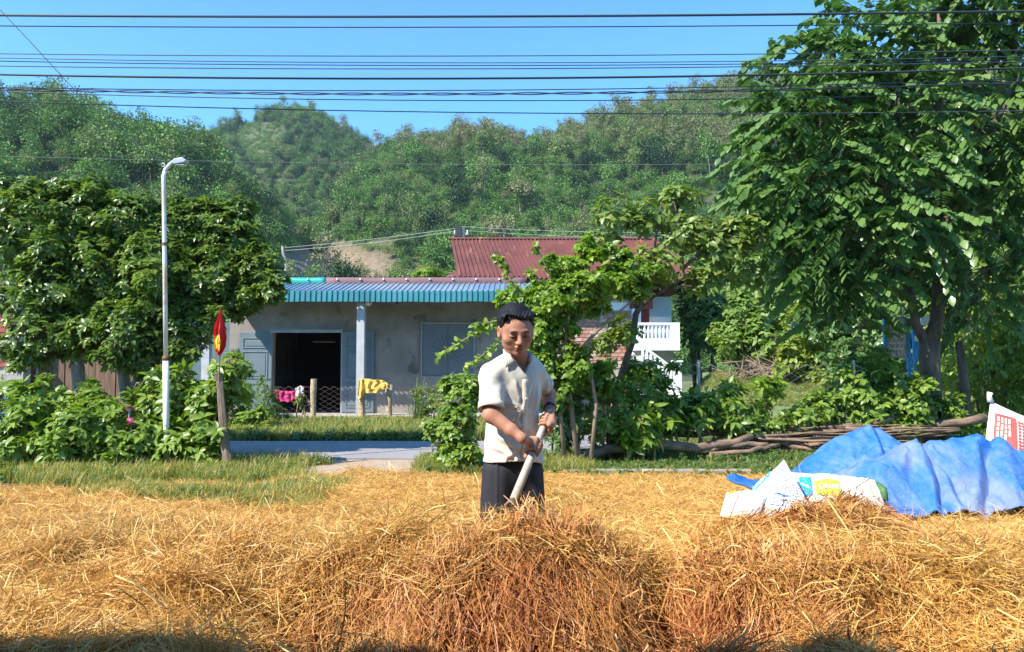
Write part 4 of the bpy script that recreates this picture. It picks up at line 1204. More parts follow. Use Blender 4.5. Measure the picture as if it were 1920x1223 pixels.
# ================================================================== STRAW
def gx(px, d): return (px - 960) / F * d
def bump2(x, y, cx, cy, sl, sr, sf, sb, amp, p=2.0):
    """rounded heap with its own spread to the left, right, front and back"""
    dx = np.where(x < cx, (cx - x) / sl, (x - cx) / sr); dy = np.where(y < cy, (cy - y) / sf, (y - cy) / sb)
    return amp * np.exp(-(dx ** 2 + dy ** 2) ** (p / 2))
def straw_h(x, y):
    x = np.asarray(x, float); y = np.asarray(y, float)
    h = 0.07 + 0.05 * sstep(7.5, 4.5, y) + 0.10 * sstep(4.6, 3.0, y)
    h = h + 0.060 * fbm(x * 1.1, y * 1.1, 1, 3) + 0.048 * fbm(x * 3.0, y * 3.4, 5, 2) * sstep(9.5, 6, y) + .022 * fbm(x * 8.5, y * 8.5, 15, 2) * sstep(8, 5, y) - .09 * sstep(.18, .45, fbm(x * 2.1, y * 2.6, 8, 2)) * sstep(7.5, 5, y)
    # one long uneven bank: main heap before the man, shoulder to the left, lower bank to the right
    h = h + bump2(x, y, gx(965, 3.35), 3.40, .72, .66, .38, .50, .31, 5)
    h = h + bump2(x, y, gx(1000, 3.35), 3.34, .30, .25, .26, .25, .035, 2)
    h = h + bump2(x, y, gx(600, 3.6), 3.55, .80, .45, .38, .5, .22, 3.4)
    h = h + bump2(x, y, gx(395, 4.3), 4.25, .42, .20, .3, .5, .18, 3)
    h = h + bump2(x, y, gx(130, 4.4), 4.5, .6, .5, .3, .5, .12, 2.4)
    h = h + bump2(x, y, gx(1420, 3.5), 3.48, .50, 1.3, .34, .55, .27, 4)
    h = h + bump2(x, y, gx(1560, 4.1), 4.12, .72, .42, .42, .36, .26, 2.6)
    h = h + bump2(x, y, gx(1770, 4.3), 4.3, .5, .9, .5, .6, .17, 2.4)
    # hollows
    h = h - bump2(x, y, gx(1240, 3.2), 3.15, .09, .08, .30, .28, .25, 2) - bump2(x, y, gx(1410, 2.95), 2.98, .10, .14, .2, .2, .16, 2) - bump2(x, y, gx(560, 3.3), 3.22, .25, .12, .10, .10, .12, 2)
    h = h - bump2(x, y, gx(478, 4.1), 4.0, .13, .14, .20, .28, .24, 2)
    h = h - bump2(x, y, gx(650, 3.1), 3.08, .20, .14, .14, .12, .20, 2)
    h = h - bump2(x, y, gx(1680, 3.75), 3.72, .14, .18, .10, .12, .10, 2)
    # far edge
    far = 9.35 + 0.30 * fbm(x * .9, 0 * x, 4, 3) + np.where(x < -1.9, -.75 + .4 * fbm(x * 1.3, y * 0, 2, 2), 0) + np.where((x > .3) & (x < 3.4), .1, 0)
    far = np.where(x > 3.2, far - .35, far) + .55 * np.exp(-((x + 2.1) / .75) ** 2)
    e = sstep(0.0, 0.7, far - y)
    h = h * e - 0.05 * (1 - e)
    return h
SX = np.linspace(-8.6, 8.6, 400); SY = np.concatenate([np.linspace(0.2, 6, 300), np.linspace(6.02, 10.2, 120)])
XX, YY = np.meshgrid(SX, SY)
ZZ = straw_h(XX, YY)
a, b_ = XX.shape; ii = np.arange(a * b_).reshape(a, b_)
Q = np.stack([ii[:-1, :-1], ii[:-1, 1:], ii[1:, 1:], ii[1:, :-1]], -1).reshape(-1, 4)
M['straw_bed'] = plain('straw_under_layer', (0.20, 0.10, 0.035), .95, .55, 30, bmp=1.0, bdist=.02)  # colour darkened to stand in for deep shade in the gaps between blades
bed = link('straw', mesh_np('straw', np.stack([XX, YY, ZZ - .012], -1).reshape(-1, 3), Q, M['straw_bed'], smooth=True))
tag(bed, 'golden rice straw spread and heaped over the yard', 'straw', kind='stuff')
m, nt, b, out = nmat('straw_blade')
a_ = attr(nt, 'wet', 'INSTANCER'); r_ = attr(nt, 'rnd'); v_ = attr(nt, 'var', 'INSTANCER')
gold = ramp(nt, r_.outputs['Fac'], [(0, (0.42, 0.20, 0.045)), (0.35, (0.64, 0.36, 0.085)), (0.8, (0.78, 0.50, 0.145)), (1, (0.86, 0.68, 0.30))])
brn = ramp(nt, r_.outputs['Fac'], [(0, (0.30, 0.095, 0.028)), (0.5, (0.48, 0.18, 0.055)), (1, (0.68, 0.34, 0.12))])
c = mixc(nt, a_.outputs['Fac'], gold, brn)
c = mixc(nt, 1.0, c, ramp(nt, v_.outputs['Fac'], [(0, (0.78, 0.76, 0.70)), (1, (1.12, 1.1, 1.05))]), 'MULTIPLY')
nt.links.new(c, b.inputs['Base Color']); b.inputs['Roughness'].default_value = .5; b.inputs['Specular IOR Level'].default_value = .45
t = nt.nodes.new('ShaderNodeBsdfTranslucent'); nt.links.new(c, t.inputs[0]); mx = nt.nodes.new('ShaderNodeMixShader'); mx.inputs[0].default_value = .18
nt.links.new(b.outputs[0], mx.inputs[1]); nt.links.new(t.outputs[0], mx.inputs[2]); nt.links.new(mx.outputs[0], out.inputs[0])
M['straw'] = m
sp = []
for k in range(6):
    V, Qs, R = strands(80, .145, .0035, .085, 4, .11, .9, seed=20 + k); sp.append(proto('straw_tuft', V, Qs, M['straw'], {'rnd': R}))
for k in range(4):
    V, Qs, R = strands(64, .22, .0040, .065, 4, .08, .40, hang=True, seed=40 + k); sp.append(proto('straw_lock', V, Qs, M['straw'], {'rnd': R}))
for k in range(2):
    V, Qs, R = strands(6, .26, .0046, .06, 5, .30, 1.0, seed=60 + k); sp.append(proto('loose_stalks', V, Qs, M['straw'], {'rnd': R}))
def surf_n(x, y, e=.02):
    hx = (straw_h(x + e, y) - straw_h(x - e, y)) / (2 * e); hy = (straw_h(x, y + e) - straw_h(x, y - e)) / (2 * e)
    return unit(np.stack([-hx, -hy, np.ones_like(hx)], -1))
def area_pts(d0, d1, dens, marg=1.08):
    n = int(.5 * 1.3242 * marg * (d1 ** 2 - d0 ** 2) * dens); d = np.sqrt(rng.random(n) * (d1 ** 2 - d0 ** 2) + d0 ** 2)
    return (rng.random(n) - .5) * 1.3242 * marg * d, d
px1, py1 = area_pts(1.9, 4.6, 360); px2, py2 = area_pts(4.6, 10.1, 230, 1.15)
px3 = rng.random(1500) * 10 - 5; py3 = rng.random(1500) * 1.8 + .3
x_ = np.concatenate([px1, px2, px3]); y_ = np.concatenate([py1, py2, py3]); z_ = straw_h(x_, y_)
thin = sstep(7.4, 8.9, y_) * .45
lf_ = (x_ < -2.2) & (y_ > 6.5)
patch = fbm(x_ * .8, y_ * .8, 7, 3)
ok = (z_ > .012) & (rng.random(len(x_)) > thin) & ~(lf_ & (patch < -.20)) & ~((y_ > 7.8) & (x_ > -3.0) & (x_ < -1.2) & (rng.random(len(x_)) < .30))
x_, y_, z_ = x_[ok], y_[ok], z_[ok]; n = len(x_)
N_ = surf_n(x_, y_)
def zone(x, y, px, d, sx, sy, y0=None):
    return np.exp(-(((x - gx(px, d)) / sx) ** 2 + ((y - d) / sy) ** 2))
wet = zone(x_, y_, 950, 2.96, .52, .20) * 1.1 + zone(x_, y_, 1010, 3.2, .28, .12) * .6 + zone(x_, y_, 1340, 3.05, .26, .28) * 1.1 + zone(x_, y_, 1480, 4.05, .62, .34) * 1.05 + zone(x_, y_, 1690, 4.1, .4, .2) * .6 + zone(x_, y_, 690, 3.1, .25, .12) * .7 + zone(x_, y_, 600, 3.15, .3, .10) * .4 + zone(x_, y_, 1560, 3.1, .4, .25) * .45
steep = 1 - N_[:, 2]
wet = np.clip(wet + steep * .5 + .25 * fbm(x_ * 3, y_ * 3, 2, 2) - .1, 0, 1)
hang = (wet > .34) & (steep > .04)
pid = np.where(hang & (rng.random(n) < .9), rng.integers(6, 10, n), rng.integers(0, 6, n))
pid = np.where(rng.random(n) < .06, rng.integers(10, 12, n), pid)
# orientation: instance z along the surface normal, x downhill for the hanging locks
dn = np.stack([N_[:, 0], N_[:, 1], 0 * x_], 1); dn = dn - N_ * (dn * N_).sum(1)[:, None]; dn = unit(dn + 1e-6)
th = rng.random(n) * 6.283; rv = np.stack([np.cos(th), np.sin(th), 0 * th], 1); rv = unit(rv - N_ * (rv * N_).sum(1)[:, None])
jit = rng.normal(size=n) * .28; side = np.cross(N_, dn)
ax = np.where((pid >= 6)[:, None] & (pid < 10)[:, None], dn * np.cos(jit)[:, None] + side * np.sin(jit)[:, None], rv)
ay = np.cross(N_, ax)
Rm = np.stack([ax, ay, N_], -1)
sy_ = -Rm[:, 2, 0]; eul = np.stack([np.arctan2(Rm[:, 2, 1], Rm[:, 2, 2]), np.arcsin(np.clip(sy_, -1, 1)), np.arctan2(Rm[:, 1, 0], Rm[:, 0, 0])], 1)
eul += rng.normal(size=(n, 3)) * .06
sc = (.8 + .45 * rng.random(n)) * np.where(y_ > 5.5, .95, 1)
pts = np.stack([x_, y_, z_ + .008 + .02 * rng.random(n)], 1)
print('straw instances', n)
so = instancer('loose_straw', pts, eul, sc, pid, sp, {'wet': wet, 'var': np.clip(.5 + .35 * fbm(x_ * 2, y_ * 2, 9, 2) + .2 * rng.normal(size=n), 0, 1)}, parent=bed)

# ================================================================== GRASS
m = leafmat('grass_blade', [(0, (0.075, 0.12, 0.025)), (0.5, (0.15, 0.20, 0.045)), (0.8, (0.28, 0.28, 0.09)), (1, (0.46, 0.37, 0.17))], .5, .3)
gp = []
for k in range(4):
    V, Qs, Ts, R = blades(26, .15, .005, .06, seed=70 + k, lean=.8); gp.append(proto('grass_tuft', V, [Qs, Ts], m, {'rnd': R}))
for k in range(3):
    (V, T, Qs, R), _, _ = foliage([(np.array([0, 0, .05]), .09, .09, .06)], 14, 'whorl', .045, 5, clump=False); gp.append(proto('weed_tuft', V, [T, Qs], M['leaf_fine'], {'rnd': R}))
def grass(name, label, x, y, z, weed=.3, s0=.7, s1=1.4):
    n = len(x); pid = np.where(rng.random(n) < weed, rng.integers(4, 7, n), rng.integers(0, 4, n))
    o = instancer(name, np.stack([x, y, z], 1), np.stack([rng.normal(size=n) * .1, rng.normal(size=n) * .1, rng.random(n) * 6.28], 1), s0 + (s1 - s0) * rng.random(n), pid, gp, {})
    return tag(o, label, 'grass', kind='stuff')
def rect(n, a, b, c, d): return a + rng.random(n) * (b - a), c + rng.random(n) * (d - c)
x, y = rect(5200, -7.6, -2.35, 8.1, 10.75); k = (y > 8.75 + .55 * fbm(x * 1.2, 0 * x, 3, 2) + .5 * rng.random(len(x)) ** 3 - .25 * (x > -3.6)) & (fbm(x * 1.6, y * 1.6, 21, 2) > -.35) & (x < -2.55 + .3 * fbm(y * 2, 0 * y, 1) - (y > 9.6) * .0)
grass('grass', 'strip of green grass between the straw and the left hedge', x[k], y[k], 0 * x[k], .15, .5, 1.5)
x, y = rect(2600, -5.8, -1.7, 5.0, 8.9); k = fbm(x * .8, y * .8, 7, 3) < -.14
grass('grass', 'small green grass tufts poking through the straw on the left', x[k], y[k], straw_h(x[k], y[k]) * .8, .1, .7, 1.2)
x, y = rect(9500, -8.5, 1.5, 13.75, 17.9); k = (y > np.interp(x, xr, e1) + .1); x = x[k]; y = y[k]; grass('grass', 'rough green verge between the road and the grey house', x, y, 0 * x, .5, .8, 1.9)
x, y = rect(2600, -1.35, .9, 9.1, 10.8); k = (y > 9.35 + .2 * fbm(x * 2, 0 * x, 3, 2)) & (x > -1.25 + .35 * (10.8 - y) * .3)
grass('grass', 'green grass at the foot of the shrubs beside the man', x[k], y[k], 0 * x[k], .35, .7, 1.3)
x, y = rect(7500, .8, 8.0, 8.95, 12.0); k = (y > 9.25 + .25 * fbm(x * 1.5, 0 * x, 5, 2)) & ((y < 10.35) | (y > 11.0) | (x > 4.0)) & ((y < 10.5) | (rng.random(len(y)) < .35))
grass('grass', 'low green weeds around the stacked branches on the right', x[k], y[k], 0 * x[k], .8, .45, 1.0)
x, y = rect(11000, 2.5, 13, 13.2, 29); k = ~(((x - 7.2) / 2.5) ** 2 + ((y - 20) / 1.4) ** 2 < 1) & ~((y > np.interp(x, xr, e0) - .1) & (y < np.interp(x, xr, e1) + .1)) & ~((x < 6.3) & (y > 24))
grass('grass', 'sunlit lawn behind the shrubs on the right', x[k], y[k], np.where(y[k] > 18.6, lawn_z(x[k], y[k]), 0), .25, .5, 1.3)

# ================================================================== BRANCH PILE, TARPAULIN, SACKS
lg = 'cut branches stacked beside the yard'
def branch(pts, r0, r1, lab, seg=8, cut=True):
    P3 = [P(*q) if len(q) == 3 else np.array(q) for q in pts]
    n = 10; T = np.linspace(0, 1, n); tt = np.linspace(0, 1, len(P3)); A = np.array(P3)
    Q_ = [np.array([np.interp(t, tt, A[:, c]) for c in range(3)]) + rng.normal(size=3) * r0 * .28 for t in T]
    Q_ = [np.array((q[0], q[1], max(q[2], r0 * .8 + .01))) for q in Q_]
    root = empty('cut_branch', Q_[0], lab, 'branch', lg)
    MB().tube(Q_, [(r0 + (r1 - r0) * t) * (1 + .14 * float(vn(t * 7, r0 * 99))) for t in T], seg).build('stem', M['stick'], root, smooth=True)
    if cut:
        d = (Q_[0] - Q_[1]); d = d / np.linalg.norm(d)
        MB().tube([Q_[0] + d * .001, Q_[0] + d * .008], [r0 * .93, r0 * .88], seg).build('cut_end', M['cut_wood'], root)
    return root
branch([(1084, 861, 10.75), (1150, 842, 10.9), (1250, 834, 11.1), (1330, 829, 11.25), (1405, 824, 11.4)], .085, .055, 'thickest leftmost log of the branch stack, lying by the straw edge')
branch([(1118, 838, 10.95), (1112, 850, 10.85), (1090, 858, 10.8)], .06, .05, 'short forked stub leaning at the left end of the thickest log')
branch([(1228, 812, 11.7), (1300, 815, 11.7), (1400, 818, 11.8), (1480, 822, 11.8)], .055, .035, 'upper long branch starting left above the thickest log')
branch([(1305, 846, 11.2), (1350, 839, 11.3), (1440, 832, 11.4)], .05, .04, 'short thick branch below the log, left of the blue tarpaulin')
branch([(1330, 852, 11.1), (1400, 848, 11.1), (1460, 836, 11.4)], .04, .03, 'lowest thin branch of the stack over the green weeds')
branch([(1385, 818, 11.8), (1480, 835, 11.6), (1530, 846, 11.4)], .045, .02, 'branch slanting down right towards the blue tarpaulin peak')
branch([(1845, 783, 12.0), (1745, 800, 12.0), (1640, 812, 12.0), (1520, 822, 11.9)], .075, .05, 'long thick branch reaching to the red sack, top of the stack')
branch([(1752, 766, 12.2), (1690, 782, 12.0), (1620, 800, 11.9), (1500, 805, 11.9)], .05, .03, 'crooked branch rising to the right against the tree trunk')
branch([(1340, 805, 12.0), (1450, 804, 12.0), (1600, 798, 12.0), (1700, 795, 12.0)], .04, .03, 'straight branch along the back top of the stack')
thin_ = []
for k in range(34):
    a0 = 1300 + 330 * rng.random(); ln = 160 + 230 * rng.random(); yy = 803 + 42 * rng.random(); dd = 11.5 + .6 * rng.random(); sl = rng.normal() * 9
    a1 = min(a0 + ln, 1800)
    thin_.append((-(yy - 3 + sl * .5), branch([(a0, yy, dd), ((a0 + a1) / 2, yy + sl * .5 + rng.normal() * 3, dd), (a1, yy - 6 + sl, dd)], .016 + .016 * rng.random(), .009, 'thin bare branch lying in the middle of the stacked heap', 6, False), a0, a1))
ones = ['', 'first', 'second', 'third', 'fourth', 'fifth', 'sixth', 'seventh', 'eighth', 'ninth', 'tenth', 'eleventh', 'twelfth', 'thirteenth', 'fourteenth', 'fifteenth', 'sixteenth', 'seventeenth', 'eighteenth', 'nineteenth', 'twentieth']
def ordinal(n): return ones[n] if n <= 20 else ('twenty-' + ones[n - 20] if n < 30 else ('thirtieth' if n == 30 else 'thirty-' + ones[n - 30]))
thin_.sort(key=lambda q: -q[0])
mid_ = sorted((q[2] + q[3]) / 2 for q in thin_)[len(thin_) // 2]
cnt_ = [0, 0]
for q in thin_:
    sd_ = 0 if (q[2] + q[3]) / 2 < mid_ else 1; cnt_[sd_] += 1
    q[1]['label'] = '%s thin branch of the stack, %s from the top in its %s half' % ('longer' if q[3] - q[2] > 270 else 'shorter', ordinal(cnt_[sd_]), ('left', 'right')[sd_])

# blue tarpaulin: one sheet over heaps, outline of the crest taken at three depths
def spline(pts, x):
    """smooth interpolation through the given knots"""
    X_ = np.array([p[0] for p in pts], float); Y_ = np.array([p[1] for p in pts], float)
    mm = np.gradient(Y_, X_); i = np.clip(np.searchsorted(X_, x) - 1, 0, len(X_) - 2); h = X_[i + 1] - X_[i]; t = np.clip((x - X_[i]) / h, 0, 1)
    return (2 * t ** 3 - 3 * t ** 2 + 1) * Y_[i] + (t ** 3 - 2 * t ** 2 + t) * h * mm[i] + (-2 * t ** 3 + 3 * t ** 2) * Y_[i + 1] + (t ** 3 - t ** 2) * h * mm[i + 1]
crestB = [(1470, 905), (1500, 880), (1545, 845), (1590, 815), (1625, 804), (1660, 806), (1700, 826), (1740, 850), (1800, 880), (1900, 890), (2100, 900)]
crestF = [(1560, 895), (1600, 865), (1650, 847), (1700, 840), (1760, 836), (1830, 826), (1870, 832), (1910, 850), (1960, 858), (2040, 862), (2140, 875)]
dF, dB = 6.5, 7.7
cols = np.linspace(1462, 2170, 300); yy_ = np.linspace(6.02, 8.5, 150)
PXc, y = np.meshgrid(cols, yy_)
x = (PXc - 960) / F * 6.9
pb = 960 + x / dB * F; pf = 960 + x / dF * F
zb = CAMZ + (690 - spline(crestB, pb)) / F * dB; zf = CAMZ + (690 - spline(crestF, pf)) / F * dF
zf = np.where(pf > 1560, np.maximum(zf, 0), 0.02); zb = np.where(pb > 1470, np.maximum(zb, 0), .02)
hb = zb * np.exp(-(np.abs(y - dB) / np.where(y < dB, .50, .60)) ** 1.9); hf = zf * np.exp(-(np.abs(y - dF) / np.where(y < dF, .42, .6)) ** 1.9)
z = np.maximum(hb, hf) + .16 * np.minimum(hb, hf)
env = np.minimum(1, z * 4)
def ridged(a, b, c): return .5 - np.abs(fbm(a, b, c, 2))
z = z + env * (.09 * (ridged(x * 1.5 + y * .8, y * 1.0 - x * .4, 3) - .36) + .085 * (ridged(x * 3.6 - y * 1.4, y * 2.6 + x, 7) - .36) + .045 * (ridged(x * 9 + y * 3, y * 7, 11) - .36))
for (cx, cy, ang, wd_, dp) in ((gx(1728, 6.4), 6.35, 1.45, .030, .10), (gx(1655, 7.3), 7.3, 1.35, .03, .08), (gx(1830, 6.3), 6.2, .95, .035, .09), (gx(1600, 7.2), 7.0, .2, .04, .05), (gx(1940, 6.3), 6.3, 2.2, .04, .07), (gx(1700, 6.9), 6.95, .1, .04, .05), (gx(1780, 6.2), 6.15, 2.0, .025, .05)):
    dx_, dy_ = x - cx, y - cy; al = dx_ * math.cos(ang) + dy_ * math.sin(ang); ac = -dx_ * math.sin(ang) + dy_ * math.cos(ang) + .02 * vn(x * 7, y * 7)
    z = z - env * dp * np.exp(-np.abs(ac / wd_) ** 1.3 - (al / .40) ** 4) + env * dp * .5 * np.exp(-np.abs((ac - wd_ * 1.8) / (wd_ * 1.3)) ** 1.3 - (al / .40) ** 4)
G = np.stack([x + .03 * vn(x * 4, y * 4) + .02 * vn(x * 11, y * 9), y + .02 * vn(x * 9, y * 9, 4), z + .035], -1)
o = MB().grid(G).build('blue_tarpaulin', M['tarp'], smooth=True); o.modifiers.new('t', 'SOLIDIFY').thickness = .006
tag(o, 'crumpled blue tarpaulin thrown over heaps at the right edge of the straw', 'tarpaulin')
# its loose tongue sticking out on the left
G = []
for j in range(9):
    v = j / 8; row = []
    for i in range(28):
        u = i / 27; px = 1362 + 120 * u; pt = 887 + 28 * u ** .8; pb = 906 + 24 * u
        if u < .12: m_ = (pt + pb) / 2; pt = m_ + (pt - m_) * (.4 + 5 * u); pb = m_ + (pb - m_) * (.4 + 5 * u)
        p = P(px, pt + (pb - pt) * v, 6.25 - .2 * v); p[2] = p[2] + .012 * float(vn(u * 8, v * 3)); row.append(p)
    G.append(row)
o = MB().grid(G).build('tarpaulin_strip', M['tarp'], smooth=True); o.modifiers.new('t', 'SOLIDIFY').thickness = .012
tag(o, 'folded blue tarpaulin strip left of the white sacks', 'tarpaulin')

# woven sacks, print drawn as geometry-free colour over sheets built along the surface
M['sack'] = None
m, nt, b, out = nmat('white_woven_sack')
w = nt.nodes.new('ShaderNodeTexWave'); w.inputs['Scale'].default_value = 60; w.inputs['Distortion'].default_value = .6
tc = nt.nodes.new('ShaderNodeTexCoord'); nt.links.new(tc.outputs['Object'], w.inputs['Vector'])
f = noise(nt, 6, 4, .6)
nt.links.new(ramp(nt, f, [(.3, (.70, .72, .74)), (.6, (.82, .83, .84))]), b.inputs['Base Color']); b.inputs['Roughness'].default_value = .5
bump(nt, b, w.outputs[0], .25, .003); M['sack'] = m
M['print_blue'] = plain('print_blue', (0.02, 0.36, 0.62), .5, .1, 8)
M['print_green'] = plain('print_green', (0.34, 0.62, 0.05), .5, .1, 8)
M['print_ink'] = plain('print_ink', (0.20, 0.27, 0.40), .6, .2, 30)
M['print_red'] = plain('print_red', (0.70, 0.10, 0.08), .55, .15, 8)
M['print_cream'] = plain('print_cream', (0.80, 0.72, 0.55), .6, .1, 8)
M['print_white'] = plain('print_white', (0.80, 0.78, 0.76), .5, .05, 8)
class Sack:
    """pillow-like bag: photograph-side outline as a (u, v) quad of corners at real depths, bulged on both sides"""
    def __init__(s, c00, c10, c11, c01, bulge, seed=0, wr=.012, bot=.6):
        s.c = [np.array(q, float) for q in (c00, c10, c11, c01)]; s.b = bulge; s.seed = seed; s.wr = wr
        nrm = np.cross(s.c[1] - s.c[0], s.c[3] - s.c[0]); s.n = nrm / np.linalg.norm(nrm)
        if s.n[1] > 0: s.n = -s.n
    def at(s, u, v, off=0.0, side=1):
        c = s.c; base = (c[0] * (1 - u) + c[1] * u) * (1 - v) + (c[3] * (1 - u) + c[2] * u) * v
        e = max(math.sin(math.pi * min(max(u, 0), 1)), 0) ** .55 * max(math.sin(math.pi * min(max(v, 0), 1)), 0) ** .55
        ctr = sum(c) / 4; base = base + (ctr - base) * .07 * (math.sin(math.pi * u) if v < .1 or v > .9 else 0)
        k = s.wr * (float(vn(u * 7, v * 7, s.seed)) + .6 * math.sin((u * 1.3 + v) * 22 + 2 * float(vn(u * 3, v * 3, s.seed)))) * e
        return base + s.n * side * (s.b * e + k + off)
    def body(s, name, mat, parent):
        n = 28; mb = MB()
        mb.grid([[s.at(i / n, j / n) for i in range(n + 1)] for j in range(n + 1)])
        mb.grid([[s.at(i / n, j / n, 0, -1) for i in range(n + 1)] for j in range(n + 1)], flip=True)
        return mb.build(name, mat, parent, smooth=True)
    def patch(s, name, mat, parent, u0, u1, v0, v1, lab=None, sk=0.0, n=9):
        mb = MB().grid([[s.at(u0 + (u1 - u0) * i / n + sk * (j / n), v0 + (v1 - v0) * j / n, .004) for i in range(n + 1)] for j in range(n + 1)])
        o = mb.build(name, mat, parent, smooth=True)
        if lab: o['label'] = lab
        return o
    def poly(s, mb, pts):
        k = len(pts); c = np.mean(np.array(pts), 0)
        mb.add([s.at(c[0], c[1], .005)] + [s.at(p[0], p[1], .005) for p in pts], [(0, 1 + i, 1 + (i + 1) % k) for i in range(k)])
    def line(s, mb, a_, b_, w, n=8):
        a_ = np.array(a_); b_ = np.array(b_); d = b_ - a_; q = np.array([-d[1], d[0]]) / max(np.linalg.norm(d), 1e-6) * w
        mb.grid([[s.at(*(a_ + d * i / n + q * sg), .005) for i in range(n + 1)] for sg in (-.5, .5)])
STROKES = {'A': [((0, 0), (.5, 1)), ((.5, 1), (1, 0)), ((.2, .4), (.8, .4))], 'C': [((1, 1), (0, 1)), ((0, 1), (0, 0)), ((0, 0), (1, 0))], 'D': [((0, 0), (0, 1)), ((0, 1), (.8, .8)), ((.8, .8), (.8, .2)), ((.8, .2), (0, 0))],
           'E': [((0, 0), (0, 1)), ((0, 1), (1, 1)), ((0, .5), (.8, .5)), ((0, 0), (1, 0))], 'I': [((.5, 0), (.5, 1))], 'L': [((0, 1), (0, 0)), ((0, 0), (1, 0))], 'N': [((0, 0), (0, 1)), ((0, 1), (1, 0)), ((1, 0), (1, 1))],
           'O': [((0, 0), (0, 1)), ((0, 1), (1, 1)), ((1, 1), (1, 0)), ((1, 0), (0, 0))], 'T': [((.5, 0), (.5, 1)), ((0, 1), (1, 1))], 'U': [((0, 1), (0, 0)), ((0, 0), (1, 0)), ((1, 0), (1, 1))], 'M': [((0, 0), (0, 1)), ((0, 1), (.5, .4)), ((.5, .4), (1, 1)), ((1, 1), (1, 0))],
           '5': [((1, 1), (0, 1)), ((0, 1), (0, .5)), ((0, .5), (1, .5)), ((1, .5), (1, 0)), ((1, 0), (0, 0))], '1': [((.5, 0), (.5, 1)), ((.2, .7), (.5, 1))], 'G': [((1, 1), (0, 1)), ((0, 1), (0, 0)), ((0, 0), (1, 0)), ((1, 0), (1, .5)), ((1, .5), (.5, .5))], 'S': [((1, 1), (0, 1)), ((0, 1), (0, .5)), ((0, .5), (1, .5)), ((1, .5), (1, 0)), ((1, 0), (0, 0))]}
def faint_print(sk_, mb, u0, u1, v, h, seed):
    """a row of small unreadable strokes like the blurred small print in the photograph"""
    g = np.random.default_rng(seed); u = u0
    while u < u1:
        w_ = .018 + .05 * g.random(); e = min(u + w_, u1); sk_.line(mb, (u, v), (e, v + .004 * g.normal()), h * (.6 + .5 * g.random()), 3); u = e + .012 + .012 * g.random()
# sack A: leaning white sack with blue band and small print
sA = empty('white_sack', P(1440, 960, 5.4), 'white sack with a blue stripe and small blue print, its corner sticking up', 'sack')
SA = Sack(P(1392, 975, 5.35), P(1530, 968, 5.25), P(1470, 862, 5.75), P(1412, 912, 5.75), .07, 3, .014)
SA.body('bag', M['sack'], sA)
mb = MB()
for k in range(13): faint_print(SA, mb, .40 + .015 * (k % 2), .92, .14 + .057 * k, .020, 100 + k)
mb.build('small_print', M['print_ink'], sA)
mb = MB(); SA.line(mb, (.02, .56), (.62, .92), .05, 14); SA.line(mb, (.30, .40), (.86, .93), .0001, 3); mb.build('blue_stripe', M['print_blue'], sA)
mb = MB(); SA.line(mb, (.05, .62), (.10, .92), .05); SA.line(mb, (.08, .92), (.45, .94), .05); mb.build('blue_outline', M['print_blue'], sA)
mb = MB(); SA.line(mb, (.52, .30), (.72, .26), .025); SA.line(mb, (.55, .20), (.66, .18), .02); mb.build('dark_blue_letters', plain('print_navy', (.05, .12, .30), .5, .1, 9), sA)
# its rolled open mouth to the left
SC = Sack(P(1350, 968, 5.3), P(1420, 972, 5.25), P(1445, 918, 5.5), P(1362, 924, 5.5), .05, 9, .02)
o = SC.body('open_mouth', M['sack'], sA)
mb = MB(); SC.line(mb, (.05, .90), (.35, .93), .09); mb.build('green_mark', M['print_green'], sA)
# sack B: lying white sack with blue panel and green lettered panel
sB = empty('white_sack', P(1560, 940, 5.8), 'white sack lying flat with a blue panel and a green lettered panel', 'sack')
SB = Sack(P(1478, 955, 5.7), P(1655, 958, 5.6), P(1640, 900, 6.0), P(1470, 884, 6.0), .09, 5, .012)
SB.body('bag', M['sack'], sB)
SB.patch('blue_panel', M['print_blue'], sB, .14, .27, .22, .72, n=6)
mb = MB(); SB.line(mb, (.16, .55), (.24, .40), .05); mb.build('white_mark', M['print_white'], sB)
gp_ = SB.patch('green_panel', M['print_green'], sB, .31, .58, .22, .60, sk=-.02)
mb = MB(); u = .345
for ch in 'COMIN':
    for a_, b_2 in STROKES[ch]:
        A_ = (u + a_[0] * .03, .36 + a_[1] * .12); B_ = (u + b_2[0] * .03, .36 + b_2[1] * .12); a3 = np.array(A_); b3 = np.array(B_)
        dd_ = b3 - a3; q = np.array([-dd_[1], dd_[0]]) / max(np.linalg.norm(dd_), 1e-6) * .007
        mb.grid([[SB.at(*(a3 + dd_ * i / 3 + q * sg), .008) for i in range(4)] for sg in (-1, 1)])
    u += .043
mb.build('blurred_letters', M['print_white'], gp_)
mb = MB(); faint_print(SB, mb, .16, .34, .80, .018, 5); faint_print(SB, mb, .20, .32, .86, .014, 6); SB.line(mb, (.45, .70), (.62, .80), .012); SB.line(mb, (.45, .78), (.60, .88), .012); mb.build('small_print', M['print_ink'], sB)
# its neck end to the right, with a green tip
SD = Sack(P(1598, 952, 5.55), P(1662, 955, 5.6), P(1640, 902, 5.9), P(1585, 893, 5.9), .06, 13, .02)
SD.body('folded_end', M['sack'], sB)
gt = MB(); gt.tube([P(1645, 905, 5.8), P(1656, 918, 5.75), P(1660, 938, 5.7)], [.012, .028, .022], 8); gt.build('green_tip', plain('dark_green_print', (.07, .20, .05), .6, .4, 20), sB, smooth=True)
